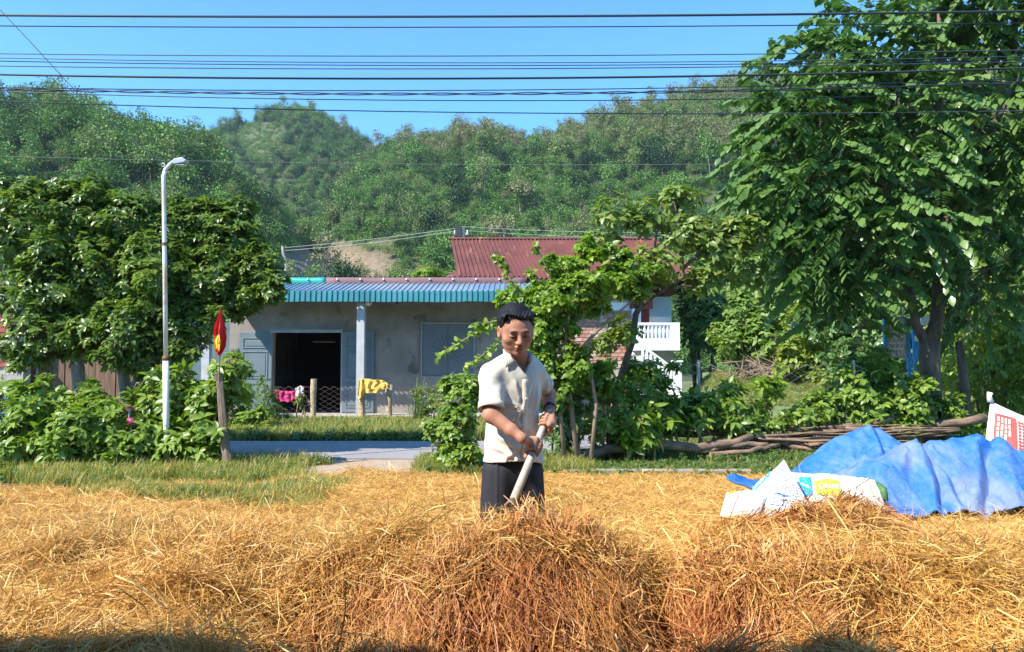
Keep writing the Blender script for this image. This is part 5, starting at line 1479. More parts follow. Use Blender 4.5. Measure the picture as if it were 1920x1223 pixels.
# red sack standing behind the tarpaulin
sR = empty('red_sack', P(1890, 830, 8.2), 'standing white and red printed sack behind the blue tarpaulin at the right edge', 'sack')
SR = Sack(P(1838, 905, 8.1), P(2010, 930, 8.0), P(1985, 800, 8.25), P(1857, 752, 8.3), .12, 17, .010)
m, nt, b, out = nmat('cream_woven_sack'); b.inputs['Base Color'].default_value = (.80, .70, .56, 1); b.inputs['Roughness'].default_value = .6; bump(nt, b, noise(nt, 40, 4, .6), .2, .004)
SR.body('bag', m, sR)
mb = MB().tube([SR.at(0, 1) + np.array([0, 0, -.01]), SR.at(0, 1) + np.array([-.01, 0, .05]), SR.at(0, 1) + np.array([.0, 0, .09])], [.035, .025, .03], 8); mb.build('tied_ear', m, sR, smooth=True)
rp = SR.patch('red_panel', M['print_red'], sR, .06, .33, .28, .86)
mb = MB()
for k in range(4):
    uu = .10 + .045 * k
    v = .82
    while v > .48 + .04 * k:
        l_ = .03 + .05 * rng.random(); a3 = np.array((uu, v)); b3 = np.array((uu, max(v - l_, .45))); q = np.array([.013, 0])
        mb.grid([[SR.at(*(a3 + (b3 - a3) * i / 3 + q * sg), .009) for i in range(4)] for sg in (-1, 1)]); v -= l_ + .015
mb.build('pale_lettering', M['print_cream'], rp)
SRp = MB().grid([[SR.at(.08 + .12 * i / 4, .30 + .10 * j / 4, .010) for i in range(5)] for j in range(5)]); SRp.build('white_label', M['print_white'], rp)
mb = MB()
for r in range(3):
    for k in range(13):
        u = .36 + .045 * r; v = .30 + .043 * k
        mb.tube([SR.at(u, v, .004), SR.at(u, v, .012)], [.016, .012], 6)
mb.build('red_dots', M['print_red'], sR)
SR.patch('white_panel', M['print_white'], sR, .50, .97, .2, .88)
mb = MB()  # curled red fruit-like mark
cc = [(.54, .42), (.60, .56), (.70, .64), (.78, .60), (.76, .50), (.70, .50), (.69, .42), (.76, .36), (.88, .40), (.90, .33), (.78, .26), (.62, .30)]
c_ = (.66, .42); mb.add([SR.at(c_[0], c_[1], .012)] + [SR.at(q[0], q[1], .010) for q in cc], [(0, 1 + i, 1 + (i + 1) % len(cc)) for i in range(len(cc))]); mb.build('red_emblem', M['print_red'], sR)
mb = MB(); SR.line(mb, (.60, .72), (.70, .76), .012); SR.line(mb, (.70, .76), (.72, .80), .012); SR.line(mb, (.72, .80), (.80, .76), .012); mb.build('dark_outline_mark', M['print_ink'], sR)
SR.patch('green_mark', M['print_green'], sR, .68, .95, .10, .19)
mb = MB(); SR.line(mb, (.56, .20), (.56, .26), .012); SR.line(mb, (.60, .20), (.62, .27), .012); mb.build('black_letters', M['print_ink'], sR)
# plank at the edge of the straw
mb = MB(); a_, b_3 = P(1055, 886, 9.2), P(1400, 878, 9.5)
mb.box(a_[0], b_3[0], 9.30, 9.42, -.02, .085); o = mb.build('kerb_beam', plain('grey_beam', (.42, .33, .27), .9, .4, 8, stretch=(.3, 1, 1)), bevel=.008); tag(o, 'low grey timber lying along the far edge of the straw', 'beam')

# ================================================================== ROADSIDE SIGN ON THE RIGHT, UNDER THE TREE
M['sign_blue'] = plain('sky_blue_paint', (0.03, 0.33, 0.75), .5, .2, 9)
m, nt, b, out = nmat('faded_sign_print')
f = noise(nt, 9, 5, .7, stretch=(3, 1, .5)); nt.links.new(ramp(nt, f, [(.38, (.36, .14, .10)), (.5, (.56, .38, .31)), (.62, (.72, .64, .58))]), b.inputs['Base Color']); b.inputs['Roughness'].default_value = .6
M['sign_face'] = m
gd = 14.0
sg_ = empty('notice_board', PG(1690, gd), 'faded reddish notice board on blue posts left of the big tree trunk', 'sign')
for (p0, p1, y0) in ((1657.5, 1662.5, 596), (1700, 1706, 598)):
    x0, x1 = xpx(p0, gd), xpx(p1, gd); MB().box(x0, x1, gd - .03, gd + .03, -.05, zpx(y0, gd)).build('post', M['sign_blue'], sg_)
MB().box(xpx(1663, gd), xpx(1699, gd), gd - .02, gd + .01, zpx(668, gd), zpx(598, gd)).build('board', M['sign_face'], sg_)
for q in ((668, 671), (594.5, 597.5)):
    MB().box(xpx(1662.6, gd), xpx(1699.8, gd), gd - .035, gd + .02, zpx(q[1], gd), zpx(q[0], gd)).build('frame_bar', M['frame_pale'], sg_)
# a line of faded lettering rows as flat strips on the board
mb = MB()
for k in range(5):
    z = zpx(612 + k * 11, gd); x = xpx(1667, gd)
    while x < xpx(1694, gd):
        w_ = .03 + .05 * rng.random(); mb.box(x, x + w_, gd - .026, gd - .021, z, z + .03); x += w_ + .02
mb.build('faded_lettering', M['print_white'], sg_)
sg2 = empty('notice_board', PG(1720, gd + .6), 'blue and white board half hidden behind the big tree trunk', 'sign')
MB().box(xpx(1712, gd + .6), xpx(1745, gd + .6), gd + .6, gd + .63, zpx(677, gd + .6), zpx(618, gd + .6)).build('board', M['sign_blue'], sg2)
MB().box(xpx(1714, gd + .6), xpx(1742, gd + .6), gd + .585, gd + .598, zpx(640, gd + .6), zpx(630, gd + .6)).build('white_band', M['print_white'], sg2)
MB().box(xpx(1728, gd + .6), xpx(1746, gd + .6), gd + .585, gd + .63, zpx(610, gd + .6), zpx(592, gd + .6)).build('white_corner', M['print_white'], sg2)
for p_ in (1713, 1743): MB().tube([PG(p_, gd + .62, -.05), P(p_, 618, gd + .62)], .025, 8).build('post', M['sign_blue'], sg2)

# ================================================================== TREES AND SHRUBS
def tpath(*q): return [P(*c) for c in q]
tg = 'leafy trees in a row behind the left hedge'
T1 = [pxblob(60, 430, 11.2, 95, 85), pxblob(150, 420, 11.3, 70, 75), pxblob(75, 540, 11.0, 58, 70), pxblob(110, 520, 11.0, 70, 70), pxblob(75, 620, 10.9, 62, 52), pxblob(-90, 410, 11.3, 100, 90), pxblob(160, 600, 11.1, 40, 60), pxblob(175, 375, 11.4, 38, 30), pxblob(60, 350, 11.3, 40, 22), pxblob(120, 352, 11.2, 30, 20), pxblob(175, 348, 11.4, 26, 18), pxblob(70, 665, 10.9, 34, 22), pxblob(5, 345, 11.3, 24, 20)]
b = PG(85, 11.2)
plant('leafy_tree', 'leftmost leafy tree with a thick pale trunk before the brick building', 'tree', b, sprigs(T1, 3), 3000, 'whorl', .122, 8, 'leaf_left', 'bark_pale', tg,
      trunks=[([PG(84, 11.2, -.1), P(84, 735, 11.2), P(86, 690, 11.2), P(84, 665, 11.2), P(93, 640, 11.2), P(92, 590, 11.2), P(90, 540, 11.2)], [.13, .11, .12, .135, .10, .075, .05]), ([P(84, 668, 11.2), P(72, 655, 11.1), P(70, 668, 11.05)], [.06, .06, .02]), ([P(93, 640, 11.2), P(130, 570, 11.2), P(160, 480, 11.3)], [.06, .04, .02]), ([P(90, 545, 11.2), P(60, 480, 11.2), P(40, 430, 11.2)], [.05, .04, .02])], tr=.035, tw=18, stem='trunk')
T2 = [pxblob(250, 420, 11.4, 75, 60), pxblob(190, 500, 11.1, 60, 70), pxblob(290, 510, 11.0, 75, 75), pxblob(175, 620, 10.9, 45, 50), pxblob(250, 620, 10.8, 60, 65), pxblob(330, 440, 11.5, 60, 55), pxblob(330, 580, 11.1, 55, 70), pxblob(215, 665, 10.7, 38, 26), pxblob(265, 385, 11.3, 28, 18), pxblob(215, 395, 11.4, 34, 24)]
plant('leafy_tree', 'middle leafy tree with a slim forked trunk before the plank wall', 'tree', PG(148, 11.0), sprigs(T2, 3), 3000, 'whorl', .120, 8, 'leaf_left', 'bark_pale', tg,
      trunks=[([PG(149, 11.0, -.1), P(149, 735, 11.0), P(146, 690, 11.0), P(141, 655, 11.0), P(150, 600, 11.05), P(190, 520, 11.1)], [.10, .085, .09, .07, .05, .03]), ([P(149, 700, 11.0), P(153, 670, 11.0), P(175, 620, 11.0)], [.05, .04, .02]), ([P(190, 520, 11.1), P(250, 470, 11.2), P(300, 430, 11.3)], [.04, .03, .02])], tr=.03, tw=18, stem='trunk')
T3 = [pxblob(390, 420, 11.6, 62, 48), pxblob(440, 450, 11.5, 60, 55), pxblob(490, 500, 11.3, 48, 45), pxblob(400, 520, 11.3, 70, 65), pxblob(350, 600, 11.0, 55, 60), pxblob(450, 560, 11.3, 40, 30), pxblob(505, 545, 11.1, 30, 22), pxblob(270, 660, 10.8, 40, 35), pxblob(330, 665, 10.9, 35, 28), pxblob(350, 385, 11.5, 28, 16), pxblob(400, 380, 11.5, 24, 16), pxblob(455, 415, 11.5, 24, 20), pxblob(525, 515, 11.1, 20, 16)]
plant('leafy_tree', 'rightmost leafy tree reaching over the blue-green roof corner', 'tree', PG(238, 11.1), sprigs(T3, 3), 2800, 'whorl', .115, 8, 'leaf_left', 'bark_pale', tg,
      trunks=[([PG(240, 11.1, -.1), P(238, 750, 11.1), P(232, 700, 11.1), P(260, 640, 11.15), P(330, 560, 11.3), P(400, 480, 11.4)], [.10, .085, .08, .06, .05, .03]), ([P(238, 748, 11.1), P(262, 705, 11.0), P(266, 700, 11.0)], [.07, .05, .045]), ([P(235, 720, 11.1), P(222, 690, 11.05), P(215, 640, 11.0)], [.05, .04, .02]), ([P(330, 560, 11.3), P(400, 560, 11.3), P(480, 520, 11.2)], [.04, .03, .015])], tr=.03, tw=16, stem='trunk')

rt = 12.6
TR = [pxblob(1525, 125, rt, 75, 45), pxblob(1620, 90, rt, 95, 55), pxblob(1760, 85, rt + .4, 80, 60), pxblob(1900, 70, rt + .6, 110, 90), pxblob(1470, 205, rt, 55, 50), pxblob(1540, 230, rt - .4, 100, 80), pxblob(1680, 210, rt - .5, 110, 85), pxblob(1830, 220, rt, 110, 90),
      pxblob(1450, 300, rt, 52, 48), pxblob(1530, 340, rt - .6, 100, 75), pxblob(1660, 350, rt - .9, 100, 80), pxblob(1830, 370, rt + .2, 90, 75), pxblob(1490, 405, rt - .1, 60, 50), pxblob(1590, 450, rt - .7, 100, 60), pxblob(1700, 460, rt + .5, 70, 50), pxblob(1850, 500, rt, 100, 70),
      pxblob(1510, 490, rt, 50, 35), pxblob(1560, 530, rt - .3, 70, 45), pxblob(1640, 505, rt - .5, 60, 34), pxblob(1960, 300, rt, 120, 140), pxblob(1590, 25, rt, 30, 16), pxblob(1700, 30, rt, 34, 20), pxblob(1850, -20, rt, 120, 60), pxblob(1600, 575, rt - .4, 38, 28), pxblob(1830, 570, rt + .2, 60, 40)]
plant('broad_leaf_tree', 'tall dark green tree with drooping leaf rows filling the upper right', 'tree', PG(1755, rt), sprigs(TR, 2, .1), 2150, 'pinnate', .185, 15, 'leaf_right', 'bark', None,
      trunks=[([PG(1748, rt, -.1), P(1748, 780, rt), P(1746, 720, rt), P(1742, 668, rt), P(1745, 640, rt)], [.20, .16, .15, .16, .16]), ([P(1745, 645, rt), P(1757, 600, rt), P(1763, 500, rt), P(1772, 380, rt), P(1760, 240, rt), P(1765, 120, rt), P(1760, 20, rt)], [.13, .11, .10, .08, .06, .045, .03]),
              ([P(1740, 650, rt), P(1718, 610, rt), P(1706, 540, rt), P(1700, 450, rt), P(1660, 330, rt)], [.09, .07, .055, .04, .03]), ([P(1770, 400, rt), P(1840, 300, rt), P(1900, 150, rt), P(1905, 20, rt)], [.07, .06, .05, .04]), ([P(1765, 430, rt), P(1650, 300, rt - .3), P(1580, 200, rt - .4)], [.06, .045, .02]), ([P(1700, 480, rt), P(1600, 400, rt - .3), P(1500, 300, rt)], [.05, .035, .02]), ([P(1768, 400, rt - .2), P(1830, 400, rt - .5), P(1870, 450, rt - .5)], [.04, .03, .015]), ([P(1590, 200, rt - .4), P(1585, 175, rt - .5), P(1600, 160, rt - .5)], [.045, .04, .03])], tr=.035, tw=9, stem='trunk', wl=.56, shell=.85)

# sparse tree right of the man with large leaves
md = 11.7
TM = [pxblob(1150, 400, md, 42, 35), pxblob(1130, 455, md, 45, 30), pxblob(1215, 410, md, 40, 35), pxblob(1270, 370, md + .2, 45, 25), pxblob(1290, 430, md, 55, 40), pxblob(1350, 460, md, 60, 45), pxblob(1230, 490, md - .2, 55, 40), pxblob(1390, 430, md, 45, 35), pxblob(1310, 520, md, 45, 25), pxblob(1160, 520, md - .3, 45, 35), pxblob(1400, 510, md + .2, 40, 30)]
plant('sparse_tree', 'crooked open tree with large scattered leaves before the red roof', 'tree', PG(1150, md), TM + [pxblob(1125, 560, md - .2, 40, 24), pxblob(1170, 620, md - .3, 34, 30), pxblob(1130, 640, md - .3, 34, 22)], 600, 'whorl', .16, 6, 'leaf_sparse', 'bark', None,
      trunks=[([PG(1148, md, -.1), P(1152, 770, md), P(1166, 700, md), P(1186, 640, md), P(1192, 590, md), P(1205, 565, md)], [.062, .056, .052, .050, .048, .04]), ([P(1196, 580, md), P(1230, 550, md), P(1280, 535, md), P(1330, 540, md), P(1370, 525, md)], [.034, .028, .02, .016, .010]), ([P(1195, 575, md), P(1170, 540, md), P(1140, 470, md)], [.045, .03, .015]), ([P(1215, 560, md), P(1280, 520, md), P(1275, 440, md), P(1262, 370, md)], [.05, .04, .03, .012]),
              ([P(1280, 505, md), P(1345, 440, md), P(1400, 400, md)], [.03, .02, .01]), ([P(1200, 565, md), P(1225, 480, md), P(1240, 380, md)], [.035, .02, .012])], tr=.02, tw=9, stem='trunk', wl=.5, shell=.7)

# yellow-green climber beside the man, with arching shoots
vd = 10.3
V1 = [pxblob(1030, 560, vd, 52, 38), pxblob(1085, 535, vd, 50, 34), pxblob(1010, 620, vd, 38, 42), pxblob(1050, 610, vd + .1, 34, 34), pxblob(1020, 685, vd, 34, 40), pxblob(960, 560, vd + .2, 32, 20), pxblob(1150, 520, vd + .3, 45, 26), pxblob(1060, 495, vd + .1, 40, 16), pxblob(1110, 470, vd + .3, 34, 20), pxblob(1075, 690, vd, 36, 34), pxblob(1040, 745, vd, 32, 28), pxblob(1115, 715, vd + .3, 34, 28), pxblob(1180, 500, vd + .5, 42, 24), pxblob(1110, 575, vd + .1, 26, 16), pxblob(1190, 545, vd + .5, 26, 18)]
ex_V, ex_T, ex_Q, ex_R = [], [], [], []; off = 0; shoots = []
for path, nl in (([(1010, 650), (940, 600), (890, 625), (820, 668)], 46), ([(1000, 590), (965, 540), (945, 500), (928, 478)], 30), ([(1000, 660), (940, 640), (900, 670), (872, 690)], 26), ([(1060, 560), (1000, 520), (990, 505)], 16), ([(1010, 600), (960, 598), (915, 605), (890, 612)], 26), ([(1050, 560), (1010, 470), (1000, 462)], 12)):
    A = np.array([P(q[0], q[1], vd - .15) for q in path]); tt = np.linspace(0, 1, len(A)); t = np.linspace(0.05, 1, nl)
    B = np.stack([np.interp(t, tt, A[:, c]) for c in range(3)], 1); shoots.append(A)
    for rep in range(3):
        D = rng.normal(size=(nl, 3)) * .7; D[:, 2] -= .35
        V, T, Q_, R = leaves(B + rng.normal(size=(nl, 3)) * .015, D, np.array([0, -.4, 1.0]) + rdir(nl) * .5, .085 * (.7 + .5 * rng.random(nl)), .06, .2, .2)
        ex_V.append(V); ex_T.append(T + off); ex_Q.append(Q_ + off); ex_R.append(R); off += len(V)
ex = (np.vstack(ex_V), np.vstack(ex_T), np.vstack(ex_Q), np.concatenate(ex_R))
tk = [([PG(1085, vd, -.05), P(1070, 760, vd), P(1060, 640, vd), P(1070, 560, vd)], [.035, .03, .025, .015]), ([PG(1105, vd, -.05), P(1118, 760, vd), P(1100, 660, vd), P(1130, 580, vd)], [.03, .025, .02, .012]), ([PG(1060, vd, -.05), P(1045, 720, vd), P(1020, 640, vd)], [.03, .025, .015]), ([P(1060, 690, vd), P(1120, 620, vd), P(1190, 560, vd + .3)], [.03, .025, .012])]
for A in shoots: tk.append(([a for a in A], [.012, .010, .008, .004][-len(A):]))
plant('climbing_shrub', 'yellow-green climber with arching leafy shoots right behind the man', 'shrub', PG(1080, vd), sprigs(V1, 3), 2300, 'whorl', .088, 8, 'leaf_vine', 'twig_dry', None, trunks=tk, tr=.014, tw=16, wl=.62, extra=ex, shell=.8)

def bush(lab, px, ybot, blobs, d, n, L, k=8, mat='leaf_hedge', style='whorl', name='shrub', group=None, wl=.42, tr=.016, tw=8, nstem=5, shell=.7, bark='twig_dry', droop=.3, cat='shrub'):
    bl = [pxblob(*q) for q in blobs]; nb0 = len(bl); bl = sprigs(bl, 3, .5, .42); base = PG(px, d)
    st_ = []
    for i in range(nstem):
        bb = bl[i % nb0]; q = base + np.array([(bb[0][0] - base[0]) * .6 + rng.normal() * .06, rng.normal() * .08, -.05])
        st_.append(([q, (q + bb[0]) / 2 + rng.normal(size=3) * .04, bb[0]], [tr, tr * .8, tr * .5]))
    return plant(name, lab, cat, base, bl, n, style, L, k, mat, bark, group, trunks=st_, tr=tr, tw=tw, wl=wl, shell=shell, part='foliage', droop=droop)
hg = 'big-leaved shrubs of the left hedge'
bush('big-leaved shrub at the far left edge of the hedge', 20, 880, [(0, 800, 10.1, 60, 45), (-50, 780, 10.3, 70, 60), (30, 845, 9.9, 60, 38), (-60, 850, 10, 70, 40)], 10.1, 260, .16, group=hg)
bush('tall pale-leaved shrub below the brick wall in the left hedge', 65, 880, [(62, 735, 10.1, 42, 30), (60, 785, 10.0, 48, 42), (95, 840, 9.8, 50, 40)], 10.0, 240, .18, group=hg, wl=.34)
bush('shrub in the hedge under the middle leafy tree', 150, 880, [(130, 775, 10.1, 50, 35), (165, 745, 10.4, 30, 22), (150, 830, 9.8, 55, 48), (195, 800, 9.9, 45, 45)], 10.0, 300, .15, group=hg)
bush('shrub with reddish stems left of the lamp post', 255, 880, [(225, 770, 10.3, 38, 30), (260, 830, 9.95, 50, 48), (285, 770, 10.3, 26, 38), (215, 850, 9.8, 40, 34), (285, 720, 10.4, 22, 16)], 10.1, 300, .14, group=hg)
bush('tallest shrub directly behind the lamp post', 340, 880, [(335, 720, 10.2, 40, 30), (310, 760, 10.4, 30, 34), (360, 770, 10.1, 42, 40), (340, 840, 9.95, 50, 42), (300, 845, 10.2, 30, 30)], 10.15, 330, .175, group=hg, wl=.38)
bush('shrub leaning against the flag post', 395, 880, [(385, 745, 9.95, 30, 28), (385, 800, 9.9, 32, 36), (390, 850, 9.85, 30, 24), (425, 690, 10.0, 32, 20), (425, 740, 10.1, 26, 32)], 9.95, 250, .155, group=hg)
hd_ = 'plants before the grey house wall'
bush('leafy plant with broad leaves across the road behind the flag post', 440, 800, [(430, 760, 15.2, 40, 40), (462, 790, 15, 30, 22), (430, 700, 15.4, 28, 30), (400, 760, 15.2, 30, 40)], 15.2, 300, .17, group=hd_)
bush('feathery light green plant left of the pink cloth', 500, 800, [(500, 730, 17.0, 24, 24), (495, 765, 16.8, 32, 26), (520, 775, 17, 18, 18)], 17.0, 320, .085, 7, 'leaf_fine', group=hd_, wl=.3)
bush('low yellowish plant at the verge corner by the road', 452, 830, [(455, 812, 14.6, 38, 16), (490, 805, 14.8, 30, 14)], 14.6, 180, .10, 6, 'leaf_yellow', group=hd_)
bush('straggly dry plant before the dark doorway', 568, 795, [(570, 762, 17.2, 12, 18), (560, 748, 17.2, 8, 8)], 17.2, 22, .11, 5, 'leaf_sparse', group=hd_, nstem=3)
bush('thin shrub under the window of the grey house', 815, 800, [(812, 745, 17.2, 30, 26), (838, 765, 17, 28, 30), (800, 780, 17, 18, 12)], 17.2, 150, .11, 6, 'leaf_sparse', group=hd_, nstem=6)
# tall grass clump by the window
V, Qs, Ts, R = blades(60, 1.05, .018, .09, seed=5, lean=.45)
o = link('tall_grass_clump', mesh_np('tall_grass_clump', V + PG(787, 17.1), [Qs, Ts], M['leaf_fine'], attrs={'rnd': R})); tag(o, 'clump of tall blue-green grass before the window wall', 'grass clump', hd_)
bush('dense ivy-like shrub at the left side of the man', 860, 880, [(868, 745, 9.75, 32, 34), (856, 800, 9.65, 36, 40), (862, 850, 9.6, 36, 30), (835, 860, 9.7, 22, 18), (885, 720, 9.9, 24, 22)], 9.7, 620, .095, 7, 'leaf_hedge', wl=.55, group='shrubs round the yard entrance', shell=.9)
bush('dry twiggy shrub between the verge and the ivy-like shrub', 828, 870, [(828, 800, 10.0, 14, 40), (822, 850, 9.9, 14, 20)], 9.95, 70, .06, 5, 'leaf_sparse', group='shrubs round the yard entrance', nstem=8, tr=.008)
rg = 'shrubs along the fence right of the man'
bush('dark tangled shrub right behind the man arm', 1060, 870, [(1045, 720, 10.9, 32, 45), (1060, 790, 10.8, 45, 42), (1090, 730, 11.0, 40, 45), (1045, 835, 10.6, 30, 20), (1040, 660, 11, 25, 40)], 10.8, 430, .10, 7, 'leaf_right', group=rg, nstem=9)
bush('shrub growing round the crooked tree foot', 1150, 870, [(1140, 720, 11.2, 40, 34), (1130, 790, 10.9, 42, 34), (1190, 740, 11.3, 36, 40), (1150, 825, 11.3, 30, 20)], 11.1, 330, .12, 7, 'leaf_hedge', group=rg, nstem=8)
bush('bright plant with long leaves above the thick log', 1205, 850, [(1200, 795, 10.9, 36, 26), (1175, 815, 10.8, 26, 18), (1230, 775, 11.0, 26, 18)], 10.9, 110, .22, 8, 'leaf_vine', group=rg, wl=.36, droop=.55)
bush('dark green shrub before the balcony stairs', 1215, 800, [(1225, 700, 11.9, 40, 30), (1240, 745, 11.8, 40, 32), (1195, 700, 12, 26, 28)], 11.9, 260, .13, 7, 'leaf_hedge', group=rg)
bush('rounded shrub with long drooping leaves above the branch stack', 1325, 820, [(1300, 770, 11.6, 48, 34), (1350, 755, 11.7, 42, 36), (1375, 785, 11.6, 35, 26), (1265, 790, 11.5, 30, 24)], 11.6, 300, .19, 8, 'leaf_hedge', group=rg, wl=.34, droop=.5)
bush('young upright plant with a leaf tuft before the lawn', 1440, 820, [(1436, 716, 11.9, 26, 12), (1450, 735, 11.9, 18, 8)], 11.9, 34, .17, 7, 'leaf_vine', group=rg, wl=.36, nstem=3, droop=.5)
bush('small leafy plant at the foot of the young upright plant', 1420, 820, [(1420, 770, 11.9, 22, 20), (1460, 790, 11.8, 24, 12)], 11.9, 60, .15, 7, 'leaf_hedge', group=rg, wl=.4)
bush('wide light green shrub left of the blue post', 1560, 830, [(1540, 760, 12.2, 45, 36), (1590, 720, 12.3, 50, 42), (1630, 760, 12.1, 42, 40), (1510, 790, 12, 30, 20), (1640, 700, 12.5, 28, 36)], 12.2, 420, .16, 8, 'leaf_hedge', group=rg, wl=.44)
bush('dark climbing shrub round the big tree trunk', 1710, 830, [(1690, 715, 12.2, 36, 26), (1710, 760, 12.1, 45, 40), (1690, 800, 12, 36, 22), (1770, 770, 12.4, 24, 32)], 12.2, 420, .135, 7, 'leaf_hedge', group=rg, wl=.6)
bush('low shrub between the branch stack and the red sack', 1820, 830, [(1800, 800, 12.3, 34, 24), (1830, 820, 12.2, 22, 14)], 12.3, 110, .14, 7, 'leaf_hedge', group=rg)

# background trees and bushes on the right
bgd = 'trees and bushes beyond the lawn'
def far_tree(lab, px, blobs, d, n, L, mat, trunk_px=None, style='whorl', k=6, tr=.06, wl=.5):
    return bush(lab, px, 0, blobs, d, n, L, k, mat, style, 'background_tree', bgd, wl, tr, 5, 4, .85, 'bark', .3, 'tree')
far_tree('dark leafy tree directly right of the white balcony', 1310, [(1310, 560, 29, 45, 60), (1300, 620, 29, 30, 40), (1340, 610, 28.5, 40, 50), (1290, 520, 29, 35, 30)], 29, 700, .26, 'leaf_right')
far_tree('bright green bush in the middle beyond the lawn', 1400, [(1400, 600, 27, 55, 45), (1440, 640, 26.5, 60, 45), (1375, 650, 26.5, 40, 30), (1460, 580, 27, 50, 40)], 27, 900, .24, 'leaf_far')
far_tree('tall light green tree behind the bright bush', 1430, [(1420, 520, 32, 60, 50), (1480, 560, 31, 50, 60), (1380, 470, 33, 60, 45), (1450, 450, 33, 60, 50)], 32, 800, .30, 'leaf_far')
far_tree('olive bush with a pale bare stem beyond the lawn', 1510, [(1510, 610, 26, 45, 50), (1540, 660, 25, 55, 40), (1490, 670, 25, 40, 25), (1540, 700, 25, 60, 24)], 26, 700, .24, 'leaf_yellow')
far_tree('dark bush behind the notice board', 1620, [(1600, 620, 24, 60, 60), (1660, 640, 23.5, 55, 60), (1620, 560, 24, 60, 50), (1560, 560, 25, 50, 50), (1620, 700, 23, 70, 40)], 24, 1100, .22, 'leaf_right')
far_tree('green tree filling the gap behind the big trunk', 1720, [(1720, 640, 25, 70, 50), (1720, 560, 25, 70, 70), (1790, 690, 24, 60, 50), (1760, 480, 25, 80, 70), (1650, 480, 26, 70, 60)], 25, 1100, .24, 'leaf_far')
far_tree('yellow-green tree with hanging leaves at the right edge', 1860, [(1850, 620, 16.5, 60, 60), (1910, 580, 16.5, 60, 80), (1830, 690, 16, 45, 45), (1900, 690, 16, 60, 60), (1960, 640, 16, 60, 100), (1810, 600, 17, 45, 45), (1850, 740, 16, 60, 35), (1920, 740, 15.8, 50, 50)], 16.4, 1500, .13, 'leaf_yellow', style='pinnate', k=12, wl=.4)
far_tree('tall olive tree behind the right edge tree', 1880, [(1870, 500, 20, 80, 70), (1940, 420, 20, 90, 90), (1820, 440, 20.5, 70, 60)], 20, 800, .22, 'leaf_far')
far_tree('young green tree left of the balcony roof corner', 1360, [(1330, 500, 34, 50, 40), (1280, 480, 35, 45, 35)], 34, 400, .28, 'leaf_far')
far_tree('small bright bush peeping over the roof left of the red roof', 810, [(806, 512, 34, 24, 12), (795, 522, 34, 20, 12)], 34, 160, .26, 'leaf_vine')
# forked dark trunk at the right and dry brush heap
dm = empty('forked_trunk', PG(1812, 13.0), 'slim dark leaning trunk with a side branch right of the big tree', 'tree trunk')
MB().tube([PG(1815, 13.0, -.1), P(1812, 770, 13), P(1806, 700, 13), P(1798, 640, 13)], [.085, .08, .075, .06], 9).build('trunk', M['bark'], dm, smooth=True)
MB().tube([P(1810, 752, 13), P(1790, 756, 12.9), P(1772, 764, 12.85)], [.06, .05, .04], 8).build('branch', M['bark'], dm, smooth=True)
mb = MB()
for k in range(150):
    c = PG(1430 + rng.normal() * 38, 25.5 + rng.normal() * .5, 1.0 + abs(rng.normal()) * .3); d = rdir(1)[0] * (.3 + .4 * rng.random()); d[2] = abs(d[2]) * .6
    mb.tube([c - d, c + d * .2 + rng.normal(size=3) * .06, c + d], [.014, .012, .006], 3, cap=False)
o = mb.build('brushwood_heap', M['twig_dry']); tag(o, 'heap of dry pinkish brushwood beyond the lawn', 'brushwood', kind='stuff')
# child's pink bicycle-like thing lying in the left hedge
kb = empty('toy_bicycle', P(238, 800, 10.25), 'small pink and red child bicycle half hidden in the left hedge', 'bicycle')
M['pink_plastic'] = plain('pink_plastic', (.40, .05, .15), .4, .15, 9); M['red_plastic'] = plain('red_plastic', (.55, .04, .03), .4, .2, 9)
def wheel(cx, cy, d, r, par):
    c = P(cx, cy, d); w_ = [c + np.array([r * math.cos(t), .06 * math.cos(t), r * math.sin(t)]) for t in np.linspace(0, 6.283, 19)]
    o = MB().tube(w_, .016, 6, cap=False).build('wheel', M['dark_in'], par, smooth=True)
    m_ = MB()
    for t in np.linspace(0, 6.283, 9)[:-1]: m_.tube([c, c + np.array([r * math.cos(t), .06 * math.cos(t), r * math.sin(t)])], .003, 4)
    m_.build('spokes', M['wire_grey'], o)
wheel(214, 822, 9.98, .15, kb); wheel(262, 822, 9.98, .15, kb)
MB().tube([P(214, 822, 9.96), P(228, 800, 9.94), P(246, 812, 9.94), P(262, 822, 9.96)], .014, 7).build('frame', M['red_plastic'], kb)
MB().tube([P(246, 812, 9.94), P(242, 780, 9.92), P(243, 766, 9.92)], .013, 7).build('fork', M['frame_pale'], kb)
MB().tube([P(236, 766, 9.86), P(243, 763, 9.92), P(252, 770, 9.98)], .014, 7).build('handlebar', M['pink_plastic'], kb)
MB().tube([P(240, 786, 9.86), P(246, 790, 9.84), P(254, 796, 9.86)], [.022, .04, .03], 10).build('basket', M['pink_plastic'], kb, smooth=True)
MB().tube([P(213, 799, 9.90), P(223, 806, 9.90), P(230, 812, 9.92)], [.02, .03, .022], 8, squash=.5).build('seat', M['red_plastic'], kb, smooth=True)
MB().tube([P(222, 812, 9.94), P(226, 804, 9.92)], .010, 6).build('seat_post', M['frame_pale'], kb)
